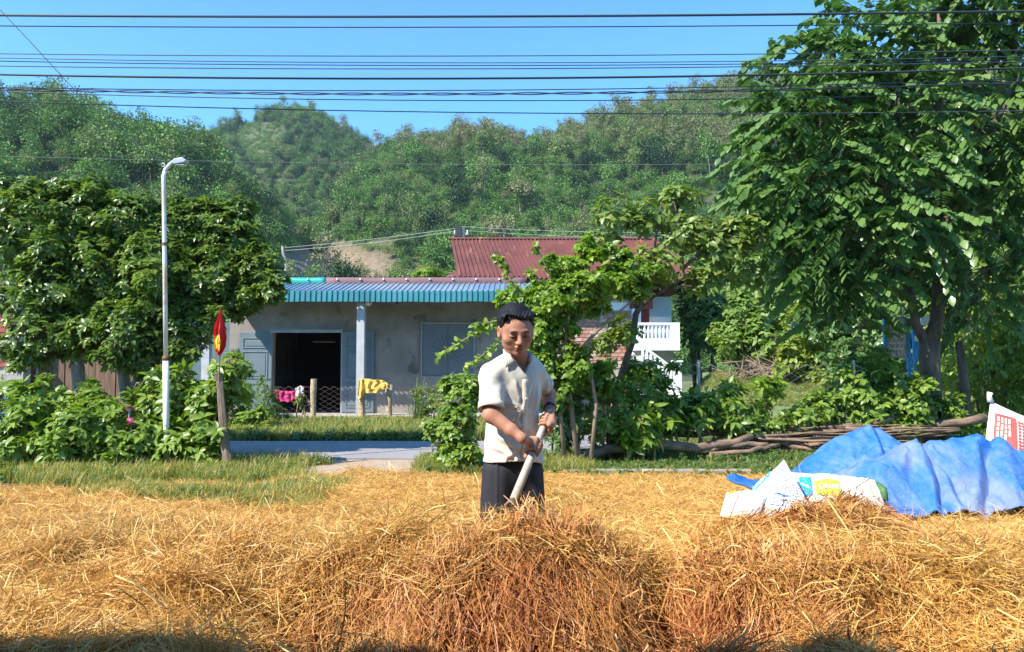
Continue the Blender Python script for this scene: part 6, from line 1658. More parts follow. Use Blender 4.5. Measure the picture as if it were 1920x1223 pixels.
# ================================================================== THE MAN
class Field:
    """signed distance field on a grid, filled by local primitives"""
    def __init__(s, lo, hi, h):
        s.lo = np.array(lo, float); s.h = h; s.n = np.ceil((np.array(hi) - s.lo) / h).astype(int) + 1
        s.D = np.full(s.n, .5, dtype=np.float32)
        s.ax = [s.lo[i] + np.arange(s.n[i]) * h for i in range(3)]
    def local(s, lo, hi):
        i0 = np.clip(((np.array(lo) - s.lo) / s.h).astype(int), 0, s.n - 1); i1 = np.clip(((np.array(hi) - s.lo) / s.h).astype(int) + 2, 1, s.n)
        sl = tuple(slice(int(a), int(b)) for a, b in zip(i0, i1))
        g = np.meshgrid(*[s.ax[k][sl[k]] for k in range(3)], indexing='ij')
        return sl, np.stack(g, -1).astype(np.float32)
    def put(s, sl, d, k, op='add'):
        A = s.D[sl]
        if op == 'add':
            h = np.clip(.5 + .5 * (A - d) / k, 0, 1) if k > 0 else (A > d).astype(np.float32)
            s.D[sl] = A + (d - A) * h - k * h * (1 - h)
        elif op == 'sub':
            d = -d; h = np.clip(.5 + .5 * (d - A) / k, 0, 1); s.D[sl] = A + (d - A) * h + k * h * (1 - h)
    def cap(s, a, b, ra, rb, k=.02, op='add', sq=None):
        a = np.array(a, float); b = np.array(b, float); m = max(ra, rb) + k * 1.5 + 3 * s.h
        sl, p = s.local(np.minimum(a, b) - m, np.maximum(a, b) + m)
        ab = b - a; t = np.clip(((p - a) @ ab) / max(ab @ ab, 1e-9), 0, 1)
        v = p - (a + t[..., None] * ab)
        if sq is not None:   # flatten along a direction: (unit vector, factor > 1 squeezes)
            q = np.array(sq[0]); c = v @ q; v = v + c[..., None] * q * (sq[1] - 1)
        d = np.linalg.norm(v, axis=-1) - (ra + (rb - ra) * t)
        s.put(sl, d.astype(np.float32), k, op)
    def ell(s, c, r, R=None, k=.02, op='add'):
        c = np.array(c, float); r = np.array(r, float); R = np.eye(3) if R is None else R   # columns of R: local axes in world
        m = r.max() + k * 1.5 + 3 * s.h; sl, p = s.local(c - m, c + m)
        q = (p - c) @ R; k0 = np.linalg.norm(q / r, axis=-1); k1 = np.linalg.norm(q / (r * r), axis=-1)
        d = np.where(k1 > 1e-6, k0 * (k0 - 1) / np.maximum(k1, 1e-6), -r.min())
        s.put(sl, d.astype(np.float32), k, op)
    def mesh(s):
        D = s.D; neg = D < 0
        c = np.zeros(np.array(D.shape) - 1, dtype=np.int8)
        for dx in (0, 1):
            for dy in (0, 1):
                for dz in (0, 1):
                    c += neg[dx:D.shape[0] - 1 + dx, dy:D.shape[1] - 1 + dy, dz:D.shape[2] - 1 + dz]
        cells = np.argwhere((c > 0) & (c < 8)); idm = -np.ones(c.shape, dtype=np.int32); idm[tuple(cells.T)] = np.arange(len(cells))
        acc = np.zeros((len(cells), 3)); cnt = np.zeros(len(cells))
        cor = np.array([(x, y, z) for x in (0, 1) for y in (0, 1) for z in (0, 1)])
        vals = np.stack([D[tuple((cells + q).T)] for q in cor], 1)
        for i in range(8):
            for j in range(i + 1, 8):
                if np.abs(cor[i] - cor[j]).sum() != 1: continue
                a = vals[:, i]; b = vals[:, j]; m = (a < 0) != (b < 0); t = np.where(m, a / np.where(m, a - b, 1), 0)
                acc += np.where(m[:, None], cor[i] + (cor[j] - cor[i]) * t[:, None], 0); cnt += m
        V = s.lo + (cells + acc / cnt[:, None]) * s.h
        F_ = []
        for ax_ in range(3):
            o = [k for k in range(3) if k != ax_]
            sl0 = [slice(None)] * 3; sl1 = [slice(None)] * 3; sl0[ax_] = slice(0, -1); sl1[ax_] = slice(1, None)
            e = neg[tuple(sl0)] != neg[tuple(sl1)]; E = np.argwhere(e)
            E = E[(E[:, o[0]] > 0) & (E[:, o[1]] > 0) & (E[:, o[0]] < D.shape[o[0]] - 1) & (E[:, o[1]] < D.shape[o[1]] - 1)]
            inside = neg[tuple(E.T)]
            q = []
            for (a, b) in ((1, 1), (0, 1), (0, 0), (1, 0)):
                C = E.copy(); C[:, o[0]] -= a; C[:, o[1]] -= b; q.append(idm[tuple(C.T)])
            q = np.stack(q, 1); flip = inside if ax_ == 1 else ~inside
            q[flip] = q[flip][:, ::-1]; F_.append(q)
        return V, np.vstack(F_)
def smooth_np(V, Fq, it=1, lam=.5):
    E = np.vstack([Fq[:, [i, (i + 1) % 4]] for i in range(4)])
    for _ in range(it):
        S_ = np.zeros_like(V); n = np.zeros(len(V)); np.add.at(S_, E[:, 0], V[E[:, 1]]); np.add.at(S_, E[:, 1], V[E[:, 0]]); np.add.at(n, E[:, 0], 1); np.add.at(n, E[:, 1], 1)
        V = V + lam * (S_ / np.maximum(n, 1)[:, None] - V)
    return V

def rotcols(f, up=(0, 0, 1), roll=0.0):
    f = np.array(f, float); f /= np.linalg.norm(f); r = np.cross(f, up); r /= np.linalg.norm(r); u = np.cross(r, f)
    if roll: r, u = r * math.cos(roll) + u * math.sin(roll), u * math.cos(roll) - r * math.sin(roll)
    return np.stack([-r, f, u], 1)   # local x = viewer's right when he faces the camera... y forward, z up
MD = 3.8
yaw = math.radians(26)
tf = np.array([math.sin(yaw), -math.cos(yaw), 0]); tl = np.array([math.cos(yaw), math.sin(yaw), 0])
pelvis = P(962, 884, 3.84); waist = P(961, 815, 3.84); chest = P(960, 735, 3.80); upch = P(962, 692, 3.79); neckb = P(970, 668, 3.78)
shR = P(920, 703, 3.71); shL = P(1001, 697, 3.87)
elR = P(921, 778, 3.62); wrR = P(979, 822, 3.56); elL = P(1029, 740, 4.00); wrL = P(1031, 768, 3.86)
hipR = P(940, 892, 3.81); hipL = P(985, 892, 3.87)
toolA, toolB = P(1026, 783, 3.80), P(960, 946, 3.40)
tax = (toolB - toolA) / np.linalg.norm(toolB - toolA); TR_ = .0175
hyaw = math.radians(13); hp = math.radians(22)
HF = np.array([math.sin(hyaw) * math.cos(hp), -math.cos(hyaw) * math.cos(hp), -math.sin(hp)])
HR = rotcols(HF, (0, 0, 1), math.radians(-3)); HS = np.array([.97, 1.0, .93])
HC = P(967, 620, 3.66)
def hl(x, y, z): return HC + HR @ (np.array([x, y, z]) * HS)
BODY = Field((-.36, 3.28, .0), (.34, 4.22, 1.72), .0037)
B = BODY
# head
B.ell(hl(0, -.018, .036), (.073, .090, .080), HR, .01)
B.ell(hl(0, .020, .000), (.0695, .070, .082), HR, .03)
B.ell(hl(0, .024, -.060), (.060, .057, .046), HR, .03)
B.ell(hl(0, .070, -.094), (.021, .016, .015), HR, .02)
for sx_ in (-1, 1):
    B.ell(hl(.047 * sx_, .052, -.024), (.022, .022, .018), HR, .02)
    B.ell(hl(.048 * sx_, .012, -.062), (.012, .03, .022), HR, .02)
    B.ell(hl(.027 * sx_, .084, .024), (.025, .009, .007), HR, .012)
    B.ell(hl(.031 * sx_, .097, .004), (.019, .014, .0115), HR, .010, 'sub')
    B.ell(hl(.030 * sx_, .0785, .003), (.0155, .012, .0095), HR, .004)
    B.cap(hl(.018 * sx_, .096, -.036), hl(.033 * sx_, .085, -.064), .0022, .0022, .006, 'sub')
    B.ell(hl(.081 * sx_, -.002, -.006), (.011, .020, .034), HR, .008)
    B.ell(hl(.088 * sx_, .008, -.003), (.006, .011, .018), HR, .005, 'sub')
B.cap(hl(0, .086, .012), hl(0, .107, -.026), .0075, .0115, .012)
for sx_ in (-1, 1):
    B.ell(hl(.0135 * sx_, .098, -.031), (.009, .011, .008), HR, .005)
    B.ell(hl(.007 * sx_, .106, -.040), (.0035, .005, .003), HR, .002, 'sub')
B.ell(hl(0, .089, -.054), (.021, .009, .0060), HR, .006)
B.ell(hl(0, .087, -.0665), (.019, .009, .0065), HR, .006)
B.cap(hl(-.023, .090, -.0640), hl(0, .096, -.0605), .0020, .0022, .003, 'sub'); B.cap(hl(.023, .090, -.0640), hl(0, .096, -.0605), .0020, .0022, .003, 'sub')
B.cap(hl(-.016, .092, -.079), hl(.016, .092, -.079), .003, .003, .008, 'sub')
for z_ in (.050, .058):
    B.cap(hl(-.03, .086 - (z_ - .05) * .5, z_), hl(.03, .086 - (z_ - .05) * .5, z_), .0012, .0012, .004, 'sub')
B.cap(hl(-.006, .094, .022), hl(-.007, .092, .036), .0014, .0012, .003, 'sub'); B.cap(hl(.006, .094, .022), hl(.006, .092, .034), .0014, .0012, .003, 'sub')
# neck, torso
B.cap(hl(0, -.028, -.05), neckb + np.array([0, .01, -.02]), .054, .058, .02)
TRm = np.stack([tl, tf, np.array([0, 0, 1.0])], 1)
B.ell(upch + np.array([0, .01, -.03]), (.135, .070, .06), TRm, .04); B.ell(chest, (.135, .085, .12), TRm, .05); B.ell(waist, (.138, .092, .12), TRm, .05); B.ell(pelvis, (.125, .088, .10), TRm, .04)
for a_, b_4 in ((shR, elR), (shL, elL)): B.cap(a_, b_4, .042, .037, .03)
B.cap(elR, elR * .35 + wrR * .65, .037, .028, .02); B.cap(elR * .35 + wrR * .65, wrR, .028, .0225, .015)
B.cap(elL, elL * .4 + wrL * .6, .036, .030, .02); B.cap(elL * .4 + wrL * .6, wrL, .033, .026, .015)
for h_, dx in ((hipR, -.02), (hipL, .01)):
    kn = np.array([h_[0] + dx, h_[1] - .03, .50]); an = np.array([h_[0] + dx, h_[1] + .05, .11])
    B.cap(h_, kn, .070, .055, .03); B.cap(kn, an, .055, .035, .02); B.cap(an + np.array([0, .02, -.03]), an + np.array([.02, -.17, -.05]), .036, .03, .02)
# hands
def hand(wr, ctr, u, phi0, thumb_dir, k=0):
    """grip: ctr on the tool axis, u from the axis to the palm centre, fingers wrap away from the wrist"""
    w = wr - ctr; w = w - tax * (w @ tax); u = u - tax * (u @ tax); u /= np.linalg.norm(u)
    wv = w - u * (w @ u); v = -wv / np.linalg.norm(wv)
    def ring(ang, r, ax_): return ctr + tax * ax_ + (u * math.cos(ang) + v * math.sin(ang)) * r
    R0 = TR_ + .014
    pc = ring(-.25, R0 + .004, 0)
    B.cap(wr, pc, .022, .020, .015, sq=(unit(np.cross(wr - pc, tax)), 1.25))
    B.cap(ring(-.45, R0 + .004, -.026), ring(-.45, R0 + .004, .026), .0155, .0155, .012)
    B.cap(ring(.15, R0 + .002, -.029), ring(.15, R0 + .002, .029), .0125, .0125, .012)
    for i, (ln, rr) in enumerate(((.92, .0090), (1.0, .0095), (.96, .0090), (.80, .0078))):
        ax_ = (i - 1.5) * .0200; prev = ring(.15, R0 + .002, ax_)
        for q, a_ in enumerate((.95, 1.75, 2.5)):
            nx = ring(.15 + a_ * ln, TR_ + rr * .95, ax_ + .002 * q); r0 = rr * (1 - .06 * q)
            B.cap(prev, nx, r0 * 1.02, r0 * .93, .003)
            if q == 0: B.ell(nx, (rr * 1.12,) * 3, None, .003)
            prev = nx
    t0 = ring(-.8, R0 + .004, thumb_dir * .018); t1 = ring(-1.25, R0 - .002, thumb_dir * .040); t2 = ring(-1.55, TR_ + .009, thumb_dir * .062)
    B.cap(t0, t1, .0135, .0108, .008); B.cap(t1, t2, .0108, .0090, .003)
    return ring
cR = toolA + (toolB - toolA) * .38; cL = toolA + (toolB - toolA) * .065
hand(wrR, cR, np.array([-.35, -1.0, .35]), 0, 1)
hand(wrL, cL, np.array([.9, -.5, .2]), 0, 1)
V, Fq = BODY.mesh(); V = smooth_np(V, Fq, 2, .45)
# colour: local head coordinates for brows, lips and eye slits
L_ = (V - HC) @ HR
def gm(cx, cy, cz, rx, ry, rz): return np.exp(-(((L_[:, 0] - cx) / rx) ** 2 + ((L_[:, 1] - cy) / ry) ** 2 + ((L_[:, 2] - cz) / rz) ** 2))
lips = .55 * np.clip(gm(0, .095, -.056, .020, .02, .0045) + gm(0, .095, -.067, .017, .02, .005), 0, 1)
dark = np.zeros(len(V))
for sx_ in (-1, 1):
    dark = np.maximum(dark, 1.3 * gm(.030 * sx_, .09, .026, .020, .03, .0048)) * 1.0   # brows
    dark = np.maximum(dark, 1.8 * gm(.030 * sx_, .09, -.0035, .0145, .03, .0032))            # lowered lash line
dark = np.maximum(dark, 1.2 * gm(0, .10, -.0615, .021, .03, .0018))
dark = np.clip(dark, 0, 1)
m, nt, b, out = nmat('tanned_skin')
f = noise(nt, 30, 4, .6); al = attr(nt, 'lips'); ad = attr(nt, 'dark')
c = ramp(nt, f, [(.35, (0.38, 0.175, 0.11)), (.65, (0.46, 0.22, 0.14))])
c = mixc(nt, al.outputs['Fac'], c, (0.36, 0.11, 0.085)); c = mixc(nt, ad.outputs['Fac'], c, (0.03, 0.018, 0.015))
nt.links.new(c, b.inputs['Base Color']); b.inputs['Roughness'].default_value = .56; b.inputs['Specular IOR Level'].default_value = .35
b.inputs['Subsurface Weight'].default_value = .12; b.inputs['Subsurface Radius'].default_value = (.012, .005, .003); b.inputs['Subsurface Scale'].default_value = 1.0
bump(nt, b, noise(nt, 90, 4, .7), .25, .003); M['skin'] = m
man = empty('person', P(962, 1160, 3.84) * np.array([1, 1, 0]), 'man in cream short-sleeved shirt and dark trousers looking down, holding a long wooden tool', 'person')
link('body', mesh_np('body', V, Fq, M['skin'], smooth=True, attrs={'lips': lips, 'dark': dark}), man)

# hair
HH = Field(HC - .17, HC + .17, .0036)
HH.ell(hl(0, -.022, .044), (.086, .098, .083), HR, .0); HH.ell(hl(-.030, .040, .094), (.050, .036, .020), HR, .02); HH.ell(hl(.035, .030, .092), (.044, .036, .018), HR, .02)
sl, p = HH.local(HC - .17, HC + .17); q = (p - HC) @ HR; x, y, z = q[..., 0], q[..., 1], q[..., 2]
part = .012 * np.sin(x * 42 + .9)
cut = (.80 * y - .60 * z) - (-.004 + part) - 1.5 * np.maximum(np.abs(x) - .060, 0)
low = np.where(y > -.025, .002 - z - .5 * np.maximum(.02 - y, 0), -.058 - z)
# short sideburns before the ears
low = np.where((np.abs(x) > .062) & (y > -.02) & (y < .028), -.012 - z, low)
D_h = np.maximum(np.maximum(HH.D, cut.astype(np.float32)), low.astype(np.float32))
sw = vn(x * 16, y * 10, z * 14)
st_ = .0020 * np.sin(x * 420 + 160 * y + 9 * sw) + .0022 * vn(x * 75, y * 30, z * 55) + .004 * sw
HH.D = (D_h + st_ * (D_h > -.03)).astype(np.float32)
V, Fq = HH.mesh(); V = smooth_np(V, Fq, 1, .3)
m, nt, b, out = nmat('black_hair'); b.inputs['Base Color'].default_value = (.010, .010, .013, 1); b.inputs['Roughness'].default_value = .6; b.inputs['Specular IOR Level'].default_value = .3
bump(nt, b, noise(nt, 90, 4, .7, stretch=(1, .15, .4)), .6, .004)
hr = link('hair', mesh_np('hair', V, Fq, m, smooth=True), man)
# loose strands over the surface
n = 1800; d = rdir(n); d[:, 2] = np.abs(d[:, 2]) * 1.1 - .1; d = unit(d)
B_ = d * np.array([.088, .103, .087]) + np.array([0, -.020, .046]); kk = (.80 * B_[:, 1] - .60 * B_[:, 2] < -.012) & (B_[:, 2] > -.005); B_ = B_[kk]; d = d[kk]; n = len(B_)
D_ = np.stack([.5 * np.sign(B_[:, 0]) * np.abs(rng.normal(size=n)) + .2, .8 + 0 * B_[:, 0], -.25 + .3 * rng.normal(size=n)], 1); D_ = unit(D_ - d * (D_ * d).sum(1)[:, None] * .85)
V, T, Q_, R = leaves(HC + B_ @ HR.T, D_ @ HR.T, d @ HR.T, .028 * (.6 + .6 * rng.random(n)), .0016, .45, .1)
link('loose_hair', mesh_np('loose_hair', V, [T, Q_], m, smooth=True), hr)['kind'] = 'stuff'

# shirt: solid grown round the torso, opened at the hem, with folds
SH = Field((-.36, 3.45, .72), (.36, 4.16, 1.44), .0042)
T_ = lambda c, x, y, z: np.array(c) + tl * x + tf * y + np.array([0, 0, z])
hem = zpx(867, 3.80)
SH.ell(T_(upch, 0, -.012, -.020), (.150, .092, .060), TRm, .05)
SH.ell(T_(chest, 0, .0, -.01), (.149, .104, .17), TRm, .06)
SH.ell(T_(waist, 0, .010, -.03), (.150, .112, .20), TRm, .06); SH.ell(T_(pelvis, 0, .008, .0), (.158, .120, .15), TRm, .04)
sR1 = shR + (elR - shR) * .86; sL1 = shL + (elL - shL) * .62
for sh_, en, r0_, r1_ in ((shR, sR1, .048, .060), (shL, sL1, .045, .056)):
    ad_ = (en - sh_) / np.linalg.norm(en - sh_)
    SL = Field(SH.lo, SH.lo + (SH.n - 1) * SH.h + 1e-6, SH.h); SL.n = SH.n; SL.D = np.full(SH.n, .5, dtype=np.float32); SL.ax = SH.ax
    SL.cap(sh_ + np.array([0, 0, -.004]), en + ad_ * .05, r0_, r1_, .0)
    sl_, p_ = SL.local(np.minimum(sh_, en) - .15, np.maximum(sh_, en) + .15)
    t_ = ((p_ - en) @ ad_).astype(np.float32); rr_ = np.linalg.norm((p_ - en) - t_[..., None] * ad_, axis=-1)
    wr_ = (.0035 * np.sin(((p_ - sh_) @ tl) * 60 + 40 * t_ + 4 * vn(p_[..., 0] * 14, p_[..., 1] * 14, p_[..., 2] * 9))).astype(np.float32)
    q_ = np.maximum(SL.D[sl_] + wr_, t_); q_ = np.maximum(q_, np.minimum((r1_ - .014) - rr_, t_ + .03).astype(np.float32) * 1.0)
    SH.put(sl_, q_.astype(np.float32), .035)
SH.cap(neckb + tl * -.03 + np.array([0, .0, -.02]), shR, .042, .046, .05); SH.cap(neckb + tl * .03 + np.array([0, 0, -.02]), shL, .042, .044, .05)
sl, p = SH.local((-1, 3, 0), (1, 5, 2)); MK = np.abs(SH.D) < .14; FULL = SH.D.copy(); D0 = FULL[MK]; p = p[MK].astype(np.float64)
c0 = waist; q = np.stack([(p - c0) @ tl, (p - c0) @ tf, p[..., 2] - c0[2]], -1); x, y, z = q[..., 0], q[..., 1], q[..., 2]
nz = vn(x * 6, z * 6, y * 6)
fold = 0
def crease(a, b, w, amp, f=1.0):
    """soft ridge along a line on the front, in shirt coordinates (x across, z up)"""
    a = np.array(a); b = np.array(b); d = b - a; L2 = d @ d
    t = ((x - a[0]) * d[0] + (z - a[1]) * d[1]) / L2; cx = x - (a[0] + t * d[0]); cz = z - (a[1] + t * d[1])
    dd = (cx * d[1] - cz * d[0]) / math.sqrt(L2) + .012 * nz
    return amp * np.exp(-(dd / w) ** 2) * np.exp(-((t - .5) / .55) ** 4) * (y > -.02)
for a_, b_5, w_, am in (((-.10, .17), (.03, .10), .010, .0045), ((-.12, .10), (.04, .03), .012, .0065), ((-.12, .07), (.05, -.045), .013, .009), ((-.11, .00), (.03, -.09), .012, .007), ((-.13, -.05), (-.02, -.12), .012, .006), ((.02, .24), (-.02, .12), .012, .006),
                        ((-.06, .26), (-.03, .17), .010, .006), ((.08, .22), (.06, .08), .013, .006), ((.10, .10), (.09, -.08), .014, .006), ((-.02, .12), (-.10, .05), .01, .005), ((.01, -.02), (-.08, -.10), .010, .005), ((-.03, -.08), (-.05, -.19), .010, .006), ((-.09, -.10), (-.085, -.2), .010, .006), ((.05, -.06), (.055, -.19), .011, .005)):
    am = am * 1.5; fold = fold + crease(a_, b_5, w_, am) - crease((a_[0] + .012, a_[1] - .018), (b_5[0] + .012, b_5[1] - .018), w_, am * .7)
fold = fold + .005 * nz + .0045 * (.5 - np.abs(vn(x * 13 + z * 5, z * 11, y * 13))) + .0022 * vn(x * 24, z * 19, y * 24) + .004 * np.sin(x * 55 + 3 * nz) * np.clip(-z * 5, 0, 1)
D_s = D0 - fold.astype(np.float32)
D_s = np.maximum(D_s, ((hem + .012 * np.cos(x * 14) - .010 * x / .15) - p[..., 2]).astype(np.float32))
# neck opening: a V towards the front
qn = p - neckb; xn = qn @ tl; yn = qn @ tf; zn = qn[..., 2]
vee = np.maximum(np.abs(xn - .004) - (.050 + np.minimum(zn + .075, .03) * .62 * (yn > 0) + np.where(yn > 0, (zn - .0) * .25, 0)), -.10 - zn)
vee = np.where(yn > .0, np.maximum(np.abs(xn - .004) - np.clip(.048 + (zn + .01) * .62, -.05, .055), -.105 - zn), np.maximum(np.abs(xn) - .052, -.01 - zn))
vee = np.maximum(vee, .03 * 0 - 1.0)
depth_ok = np.where(yn > 0, yn > -.01, True)
D_s = np.where(depth_ok, np.maximum(D_s, -vee.astype(np.float32)), D_s)
FULL[MK] = D_s; SH.D = FULL.astype(np.float32)
V, Fq = SH.mesh(); V = smooth_np(V, Fq, 2, .4)
# drop the closing face at the hem so the cloth is an open shell, and give it thickness
ctrz = V[Fq].mean(1)[:, 2]; 
def cottonmat():
    m, nt, b, out = nmat('cream_cotton_shirt')
    tc = nt.nodes.new('ShaderNodeTexCoord'); f = noise(nt, 7, 4, .6)
    f2 = noise(nt, 26, 3, .6, stretch=(1.6, 1.6, .5))
    c = ramp(nt, f, [(.35, (.66, .60, .50)), (.65, (.74, .69, .59))])
    c = mixc(nt, ramp(nt, f2, [(.56, (0, 0, 0)), (.66, (.35, .35, .35))]), c, (.56, .49, .38))
    nt.links.new(c, b.inputs['Base Color']); b.inputs['Roughness'].default_value = .85
    bump(nt, b, noise(nt, 7, 4, .55, dist=.5), .35, .03)
    t = nt.nodes.new('ShaderNodeBsdfTranslucent'); t.inputs[0].default_value = (.7, .6, .45, 1); mx = nt.nodes.new('ShaderNodeMixShader'); mx.inputs[0].default_value = .06
    nt.links.new(b.outputs[0], mx.inputs[1]); nt.links.new(t.outputs[0], mx.inputs[2]); nt.links.new(mx.outputs[0], out.inputs[0])
    return m
M['cotton'] = cottonmat()
shirt = link('shirt', mesh_np('shirt', V, Fq, M['cotton'], smooth=True), man)
SVt = V
def on_shirt(x, z, off=.003, c0=None):
    """front surface point of the shirt at shirt coordinates x, z"""
    q = SVt - waist; a = q @ tl; f_ = q @ tf; zz = q[:, 2]
    d = (a - x) ** 2 + (zz - z) ** 2 + np.where(f_ < 0, 1, 0); i = np.argsort(d)[:12]
    return waist + tl * x + tf * (f_[i].max() * .4 + f_[i].mean() * .6 + off) + np.array([0, 0, z])
# placket, hem and cuff bands, buttons, pocket
xc = float((neckb - waist) @ tl) + .004
ztop, zbot = zpx(700, 3.7) - waist[2], hem - waist[2] + .015
def shirt_strip(name, p0, p1, w, nn=22, off=.004, th=.003):
    p0 = np.array(p0); p1 = np.array(p1); d = p1 - p0; nrm = np.array([-d[1], d[0]]) / np.linalg.norm(d) * w / 2
    G = [[on_shirt(*(p0 + d * i / nn + nrm * s_), off) for i in range(nn + 1)] for s_ in (-1, 0, 1)]
    o = MB().grid(G).build(name, M['cotton'], shirt, smooth=True); sm = o.modifiers.new('t', 'SOLIDIFY'); sm.thickness = th; sm.offset = 0
    return o
shirt_strip('placket', (xc, ztop - .03), (xc + .008, zbot), .034, off=.0015, th=.002)
for k in range(5):
    c = on_shirt(xc + .001 * k, ztop - .035 - .085 * k, .009)
    MB().tube([c - tf * .002, c + tf * .002], .0058, 10).build('button', M['print_white'], shirt)
for p0, p1 in (((xc - .115, .145), (xc - .035, .140)), ((xc - .113, .145), (xc - .108, .055)), ((xc - .036, .14), (xc - .038, .055)), ((xc - .108, .055), (xc - .038, .055))):
    shirt_strip('pocket_seam', p0, p1, .006, 8, .004, .002)
# collar leaves: folded flaps lying on the shirt front, plus the stand round the neck
def front_y(x, z):
    d = (SVt[:, 0] - x) ** 2 + (SVt[:, 2] - z) ** 2; i = np.argsort(d)[:40]; return SVt[i, 1].min()
def flap(c, n=8):
    c = [np.array(q, float) for q in c]; G = []
    for j in range(n + 1):
        row = []
        for i in range(n + 1):
            u, v = i / n, j / n; q = (c[0] * (1 - u) + c[1] * u) * (1 - v) + (c[3] * (1 - u) + c[2] * u) * v
            w_ = P(q[0], q[1], 3.70); yy = front_y(w_[0], w_[2]); w_ = P(q[0], q[1], yy - .008 - .010 * math.sin(math.pi * v)); row.append(w_)
        G.append(row)
    A_ = np.array(G); A_[1:-1, 1:-1, 1] = (A_[:-2, 1:-1, 1] + A_[2:, 1:-1, 1] + A_[1:-1, :-2, 1] + A_[1:-1, 2:, 1]) / 4
    o = MB().grid(A_).build('collar_flap', M['cotton'], shirt, smooth=True); sm = o.modifiers.new('t', 'SOLIDIFY'); sm.thickness = .005; sm.offset = 0
flap([(943, 655), (956, 661), (967, 677), (948, 690)])
flap([(995, 657), (989, 664), (986, 680), (1004, 671)])
for k in range(1):
    G = []
    for j in range(4):
        row = []
        for i in range(25):
            an = math.radians(-155 + 310 * i / 24) ; u = abs(i / 12 - 1)
            c = neckb + np.array([0, .012, .022 - .040 * u ** 1.5]) + tl * (.062 * math.sin(an)) - tf * (.060 * math.cos(an)) + np.array([0, 0, .016 * (j / 3)]) + (tl * math.sin(an) - tf * math.cos(an)) * (-.004 * j / 3)
            row.append(c)
        G.append(row)
    o = MB().grid(G).build('collar_stand', M['cotton'], shirt, smooth=True); sm = o.modifiers.new('t', 'SOLIDIFY'); sm.thickness = .004; sm.offset = 0
# cuffs
for sh_, en, r_ in ((shR, sR1, .0595), (shL, sL1, .0545)):
    ad_ = (en - sh_) / np.linalg.norm(en - sh_)
    MB().tube([en - ad_ * .034, en - ad_ * .012, en + ad_ * .002], [r_ - .0025, r_ - .0005, r_ + .0005], 28, cap=False).build('cuff', M['cotton'], shirt, smooth=True).modifiers.new('t', 'SOLIDIFY').thickness = -.003

# trousers
TF_ = Field((-.30, 3.52, .02), (.28, 4.16, 1.0), .005)
TF_.ell(pelvis, (.136, .100, .13), TRm, .03)
for h_, dx, k in ((hipR, -.028, 0), (hipL, .022, 1)):
    kn = np.array([h_[0] + dx, h_[1] - .03, .50]); an = np.array([h_[0] + dx, h_[1] + .05, .10])
    TF_.cap(h_ + np.array([dx * .2, 0, .02]), kn, .084, .080, .03); TF_.cap(kn, an, .085, .075, .03)
sl, p = TF_.local((-1, 3, 0), (1, 5, 2)); MK = np.abs(TF_.D) < .03; p = p[MK].astype(float); x, y, z = p[:, 0], p[:, 1], p[:, 2]
TF_.D[MK] -= (.005 * vn(x * 10, z * 5, y * 10) + .003 * vn(x * 25, z * 9, y * 25) + .005 * np.exp(-((x - hipR[0] + .02) / .006) ** 2) * (y < 3.86)).astype(np.float32)
V, Fq = TF_.mesh(); V = smooth_np(V, Fq, 1, .4)
link('trousers', mesh_np('trousers', V, Fq, plain('dark_trousers', (.022, .022, .031), .75, .25, 12, bmp=.25, bdist=.003), smooth=True), man)
# wristwatch with strap
wd_ = (wrL - elL) / np.linalg.norm(wrL - elL); wc = wrL - wd_ * .012
MB().tube([wc - wd_ * .010, wc + wd_ * .010], .0315, 18).build('watch_strap', plain('black_strap', (.02, .02, .022), .5, .2, 9), man, smooth=True)
# the tool: wooden shaft, socket ring and curved fork in the straw
tool = empty('long_handled_tool', toolB, 'long pale wooden-handled tool held in both hands, its socket end in the straw heap', 'tool')
M['handle'] = plain('worn_handle', (.56, .46, .36), .6, .35, 9, bmp=.4, stretch=(2, 2, .4), bdist=.004)
tp0 = toolA - tax * .05
MB().tube([tp0, toolA, toolA + tax * .25, toolB - tax * .03], [.0145, .0155, .0175, .0195], 14).build('handle', M['handle'], tool, smooth=True)
M['iron'] = plain('old_iron', (.20, .14, .11), .6, .4, 18, metal=.4, bmp=.3)
mb = MB(); n = 20; a1 = unit(np.cross(tax, np.array([0, 0, 1.0]))); a2 = np.cross(tax, a1)
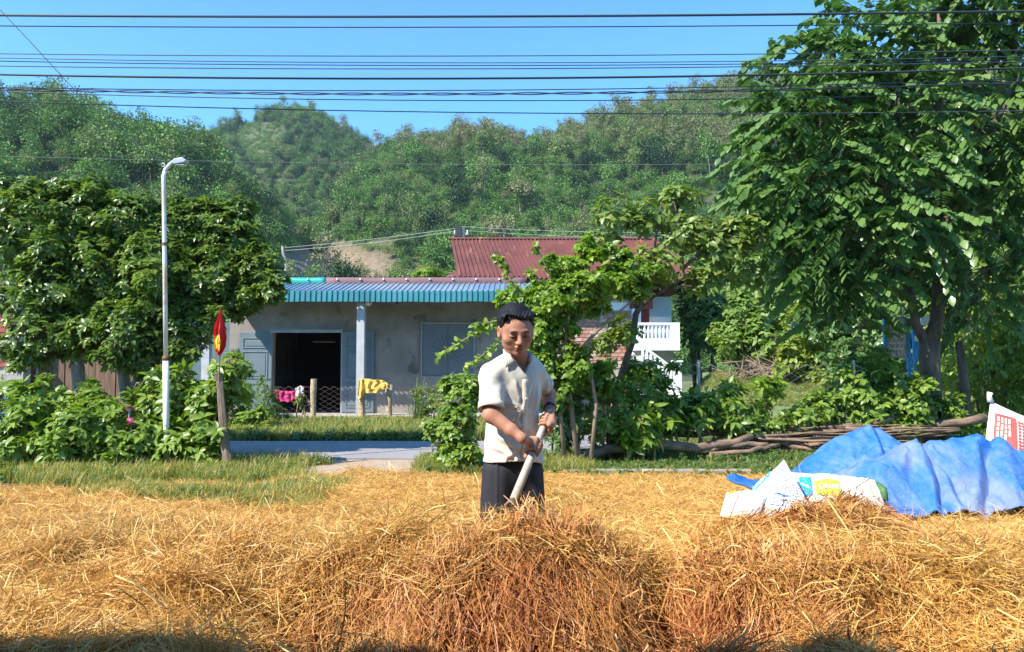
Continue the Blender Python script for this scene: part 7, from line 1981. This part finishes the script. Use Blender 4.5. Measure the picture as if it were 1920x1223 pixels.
# a hollow socket: ring facing the camera, across the shaft
sx_dir = unit(np.array([-.15, -1.0, -.05])); 
rc = toolB + np.array([0, -.004, -.004]); e1 = unit(np.cross(sx_dir, np.array([0, 0, 1.0]))); e2 = np.cross(sx_dir, e1)
for k in range(n):
    t = 2 * math.pi * k / n
    dd = e1 * math.cos(t) + e2 * math.sin(t)
    for (r, s_) in ((.027, -.035), (.029, .03), (.017, .034), (.015, -.03)):
        mb.v.append(tuple(rc + dd * r + sx_dir * s_))
for k in range(n):
    for j in range(4):
        mb.f.append((k * 4 + j, k * 4 + (j + 1) % 4, ((k + 1) % n) * 4 + (j + 1) % 4, ((k + 1) % n) * 4 + j)); mb.m.append(0)
mb.n = len(mb.v)
mb.build('socket', M['iron'], tool, smooth=True)
for dx in (-.05, 0, .05):
    MB().tube([rc + np.array([dx * .3, 0, -.02]), rc + np.array([dx, -.02, -.10]), rc + np.array([dx * 1.3, -.06, -.22])], [.008, .007, .003], 7).build('tine', M['iron'], tool, smooth=True)

# ================================================================== BUILDING BEHIND THE CAMERA (its eave shades the lowest edge of the yard)
bb = empty('shelter', (0, -1.2, 0), 'tin roofed shelter at the near side of the yard shading the bottom of the photo', 'shelter')
EY, EZ = 1.30, 2.95
mb = MB()
def fe(u, v, h):
    return (-9 + 18 * u, EY + (.22 - .44 * u) * (1 - v) - 4.5 * v, EZ + .9 * v + .025 * h + .05 * float(vn(u * 9, 0)) * (1 - v))
corrugated(mb, fe, 90, 2, 1.0); mb.build('roof', M['tin_red'], bb)
for x in (-8, -4, 4, 8): MB().tube([(x, EY - .3, -.1), (x, EY - .3, EZ)], .07, 8).build('post', M['bark'], bb)
MB().box(-9, 9, EY - 4.4, EY - 4.2, 0, EZ + .75).build('back_wall', M['stucco'], bb)

# ================================================================== HAZE
hb_ = MB().box(-1700, 1700, -760, 2000, -4.3, 190).build('haze', bpy.data.materials.new('haze_air'))
hm = hb_.data.materials[0]; hm.use_nodes = True; hm.node_tree.nodes.clear()
ho = hm.node_tree.nodes.new('ShaderNodeOutputMaterial'); hv = hm.node_tree.nodes.new('ShaderNodeVolumePrincipled')
hv.inputs['Color'].default_value = (0.72, 0.86, 1.0, 1); hv.inputs['Density'].default_value = 0.00020; hv.inputs['Anisotropy'].default_value = 0.2
hm.node_tree.links.new(hv.outputs[0], ho.inputs['Volume'])
tag(hb_, kind='stuff')
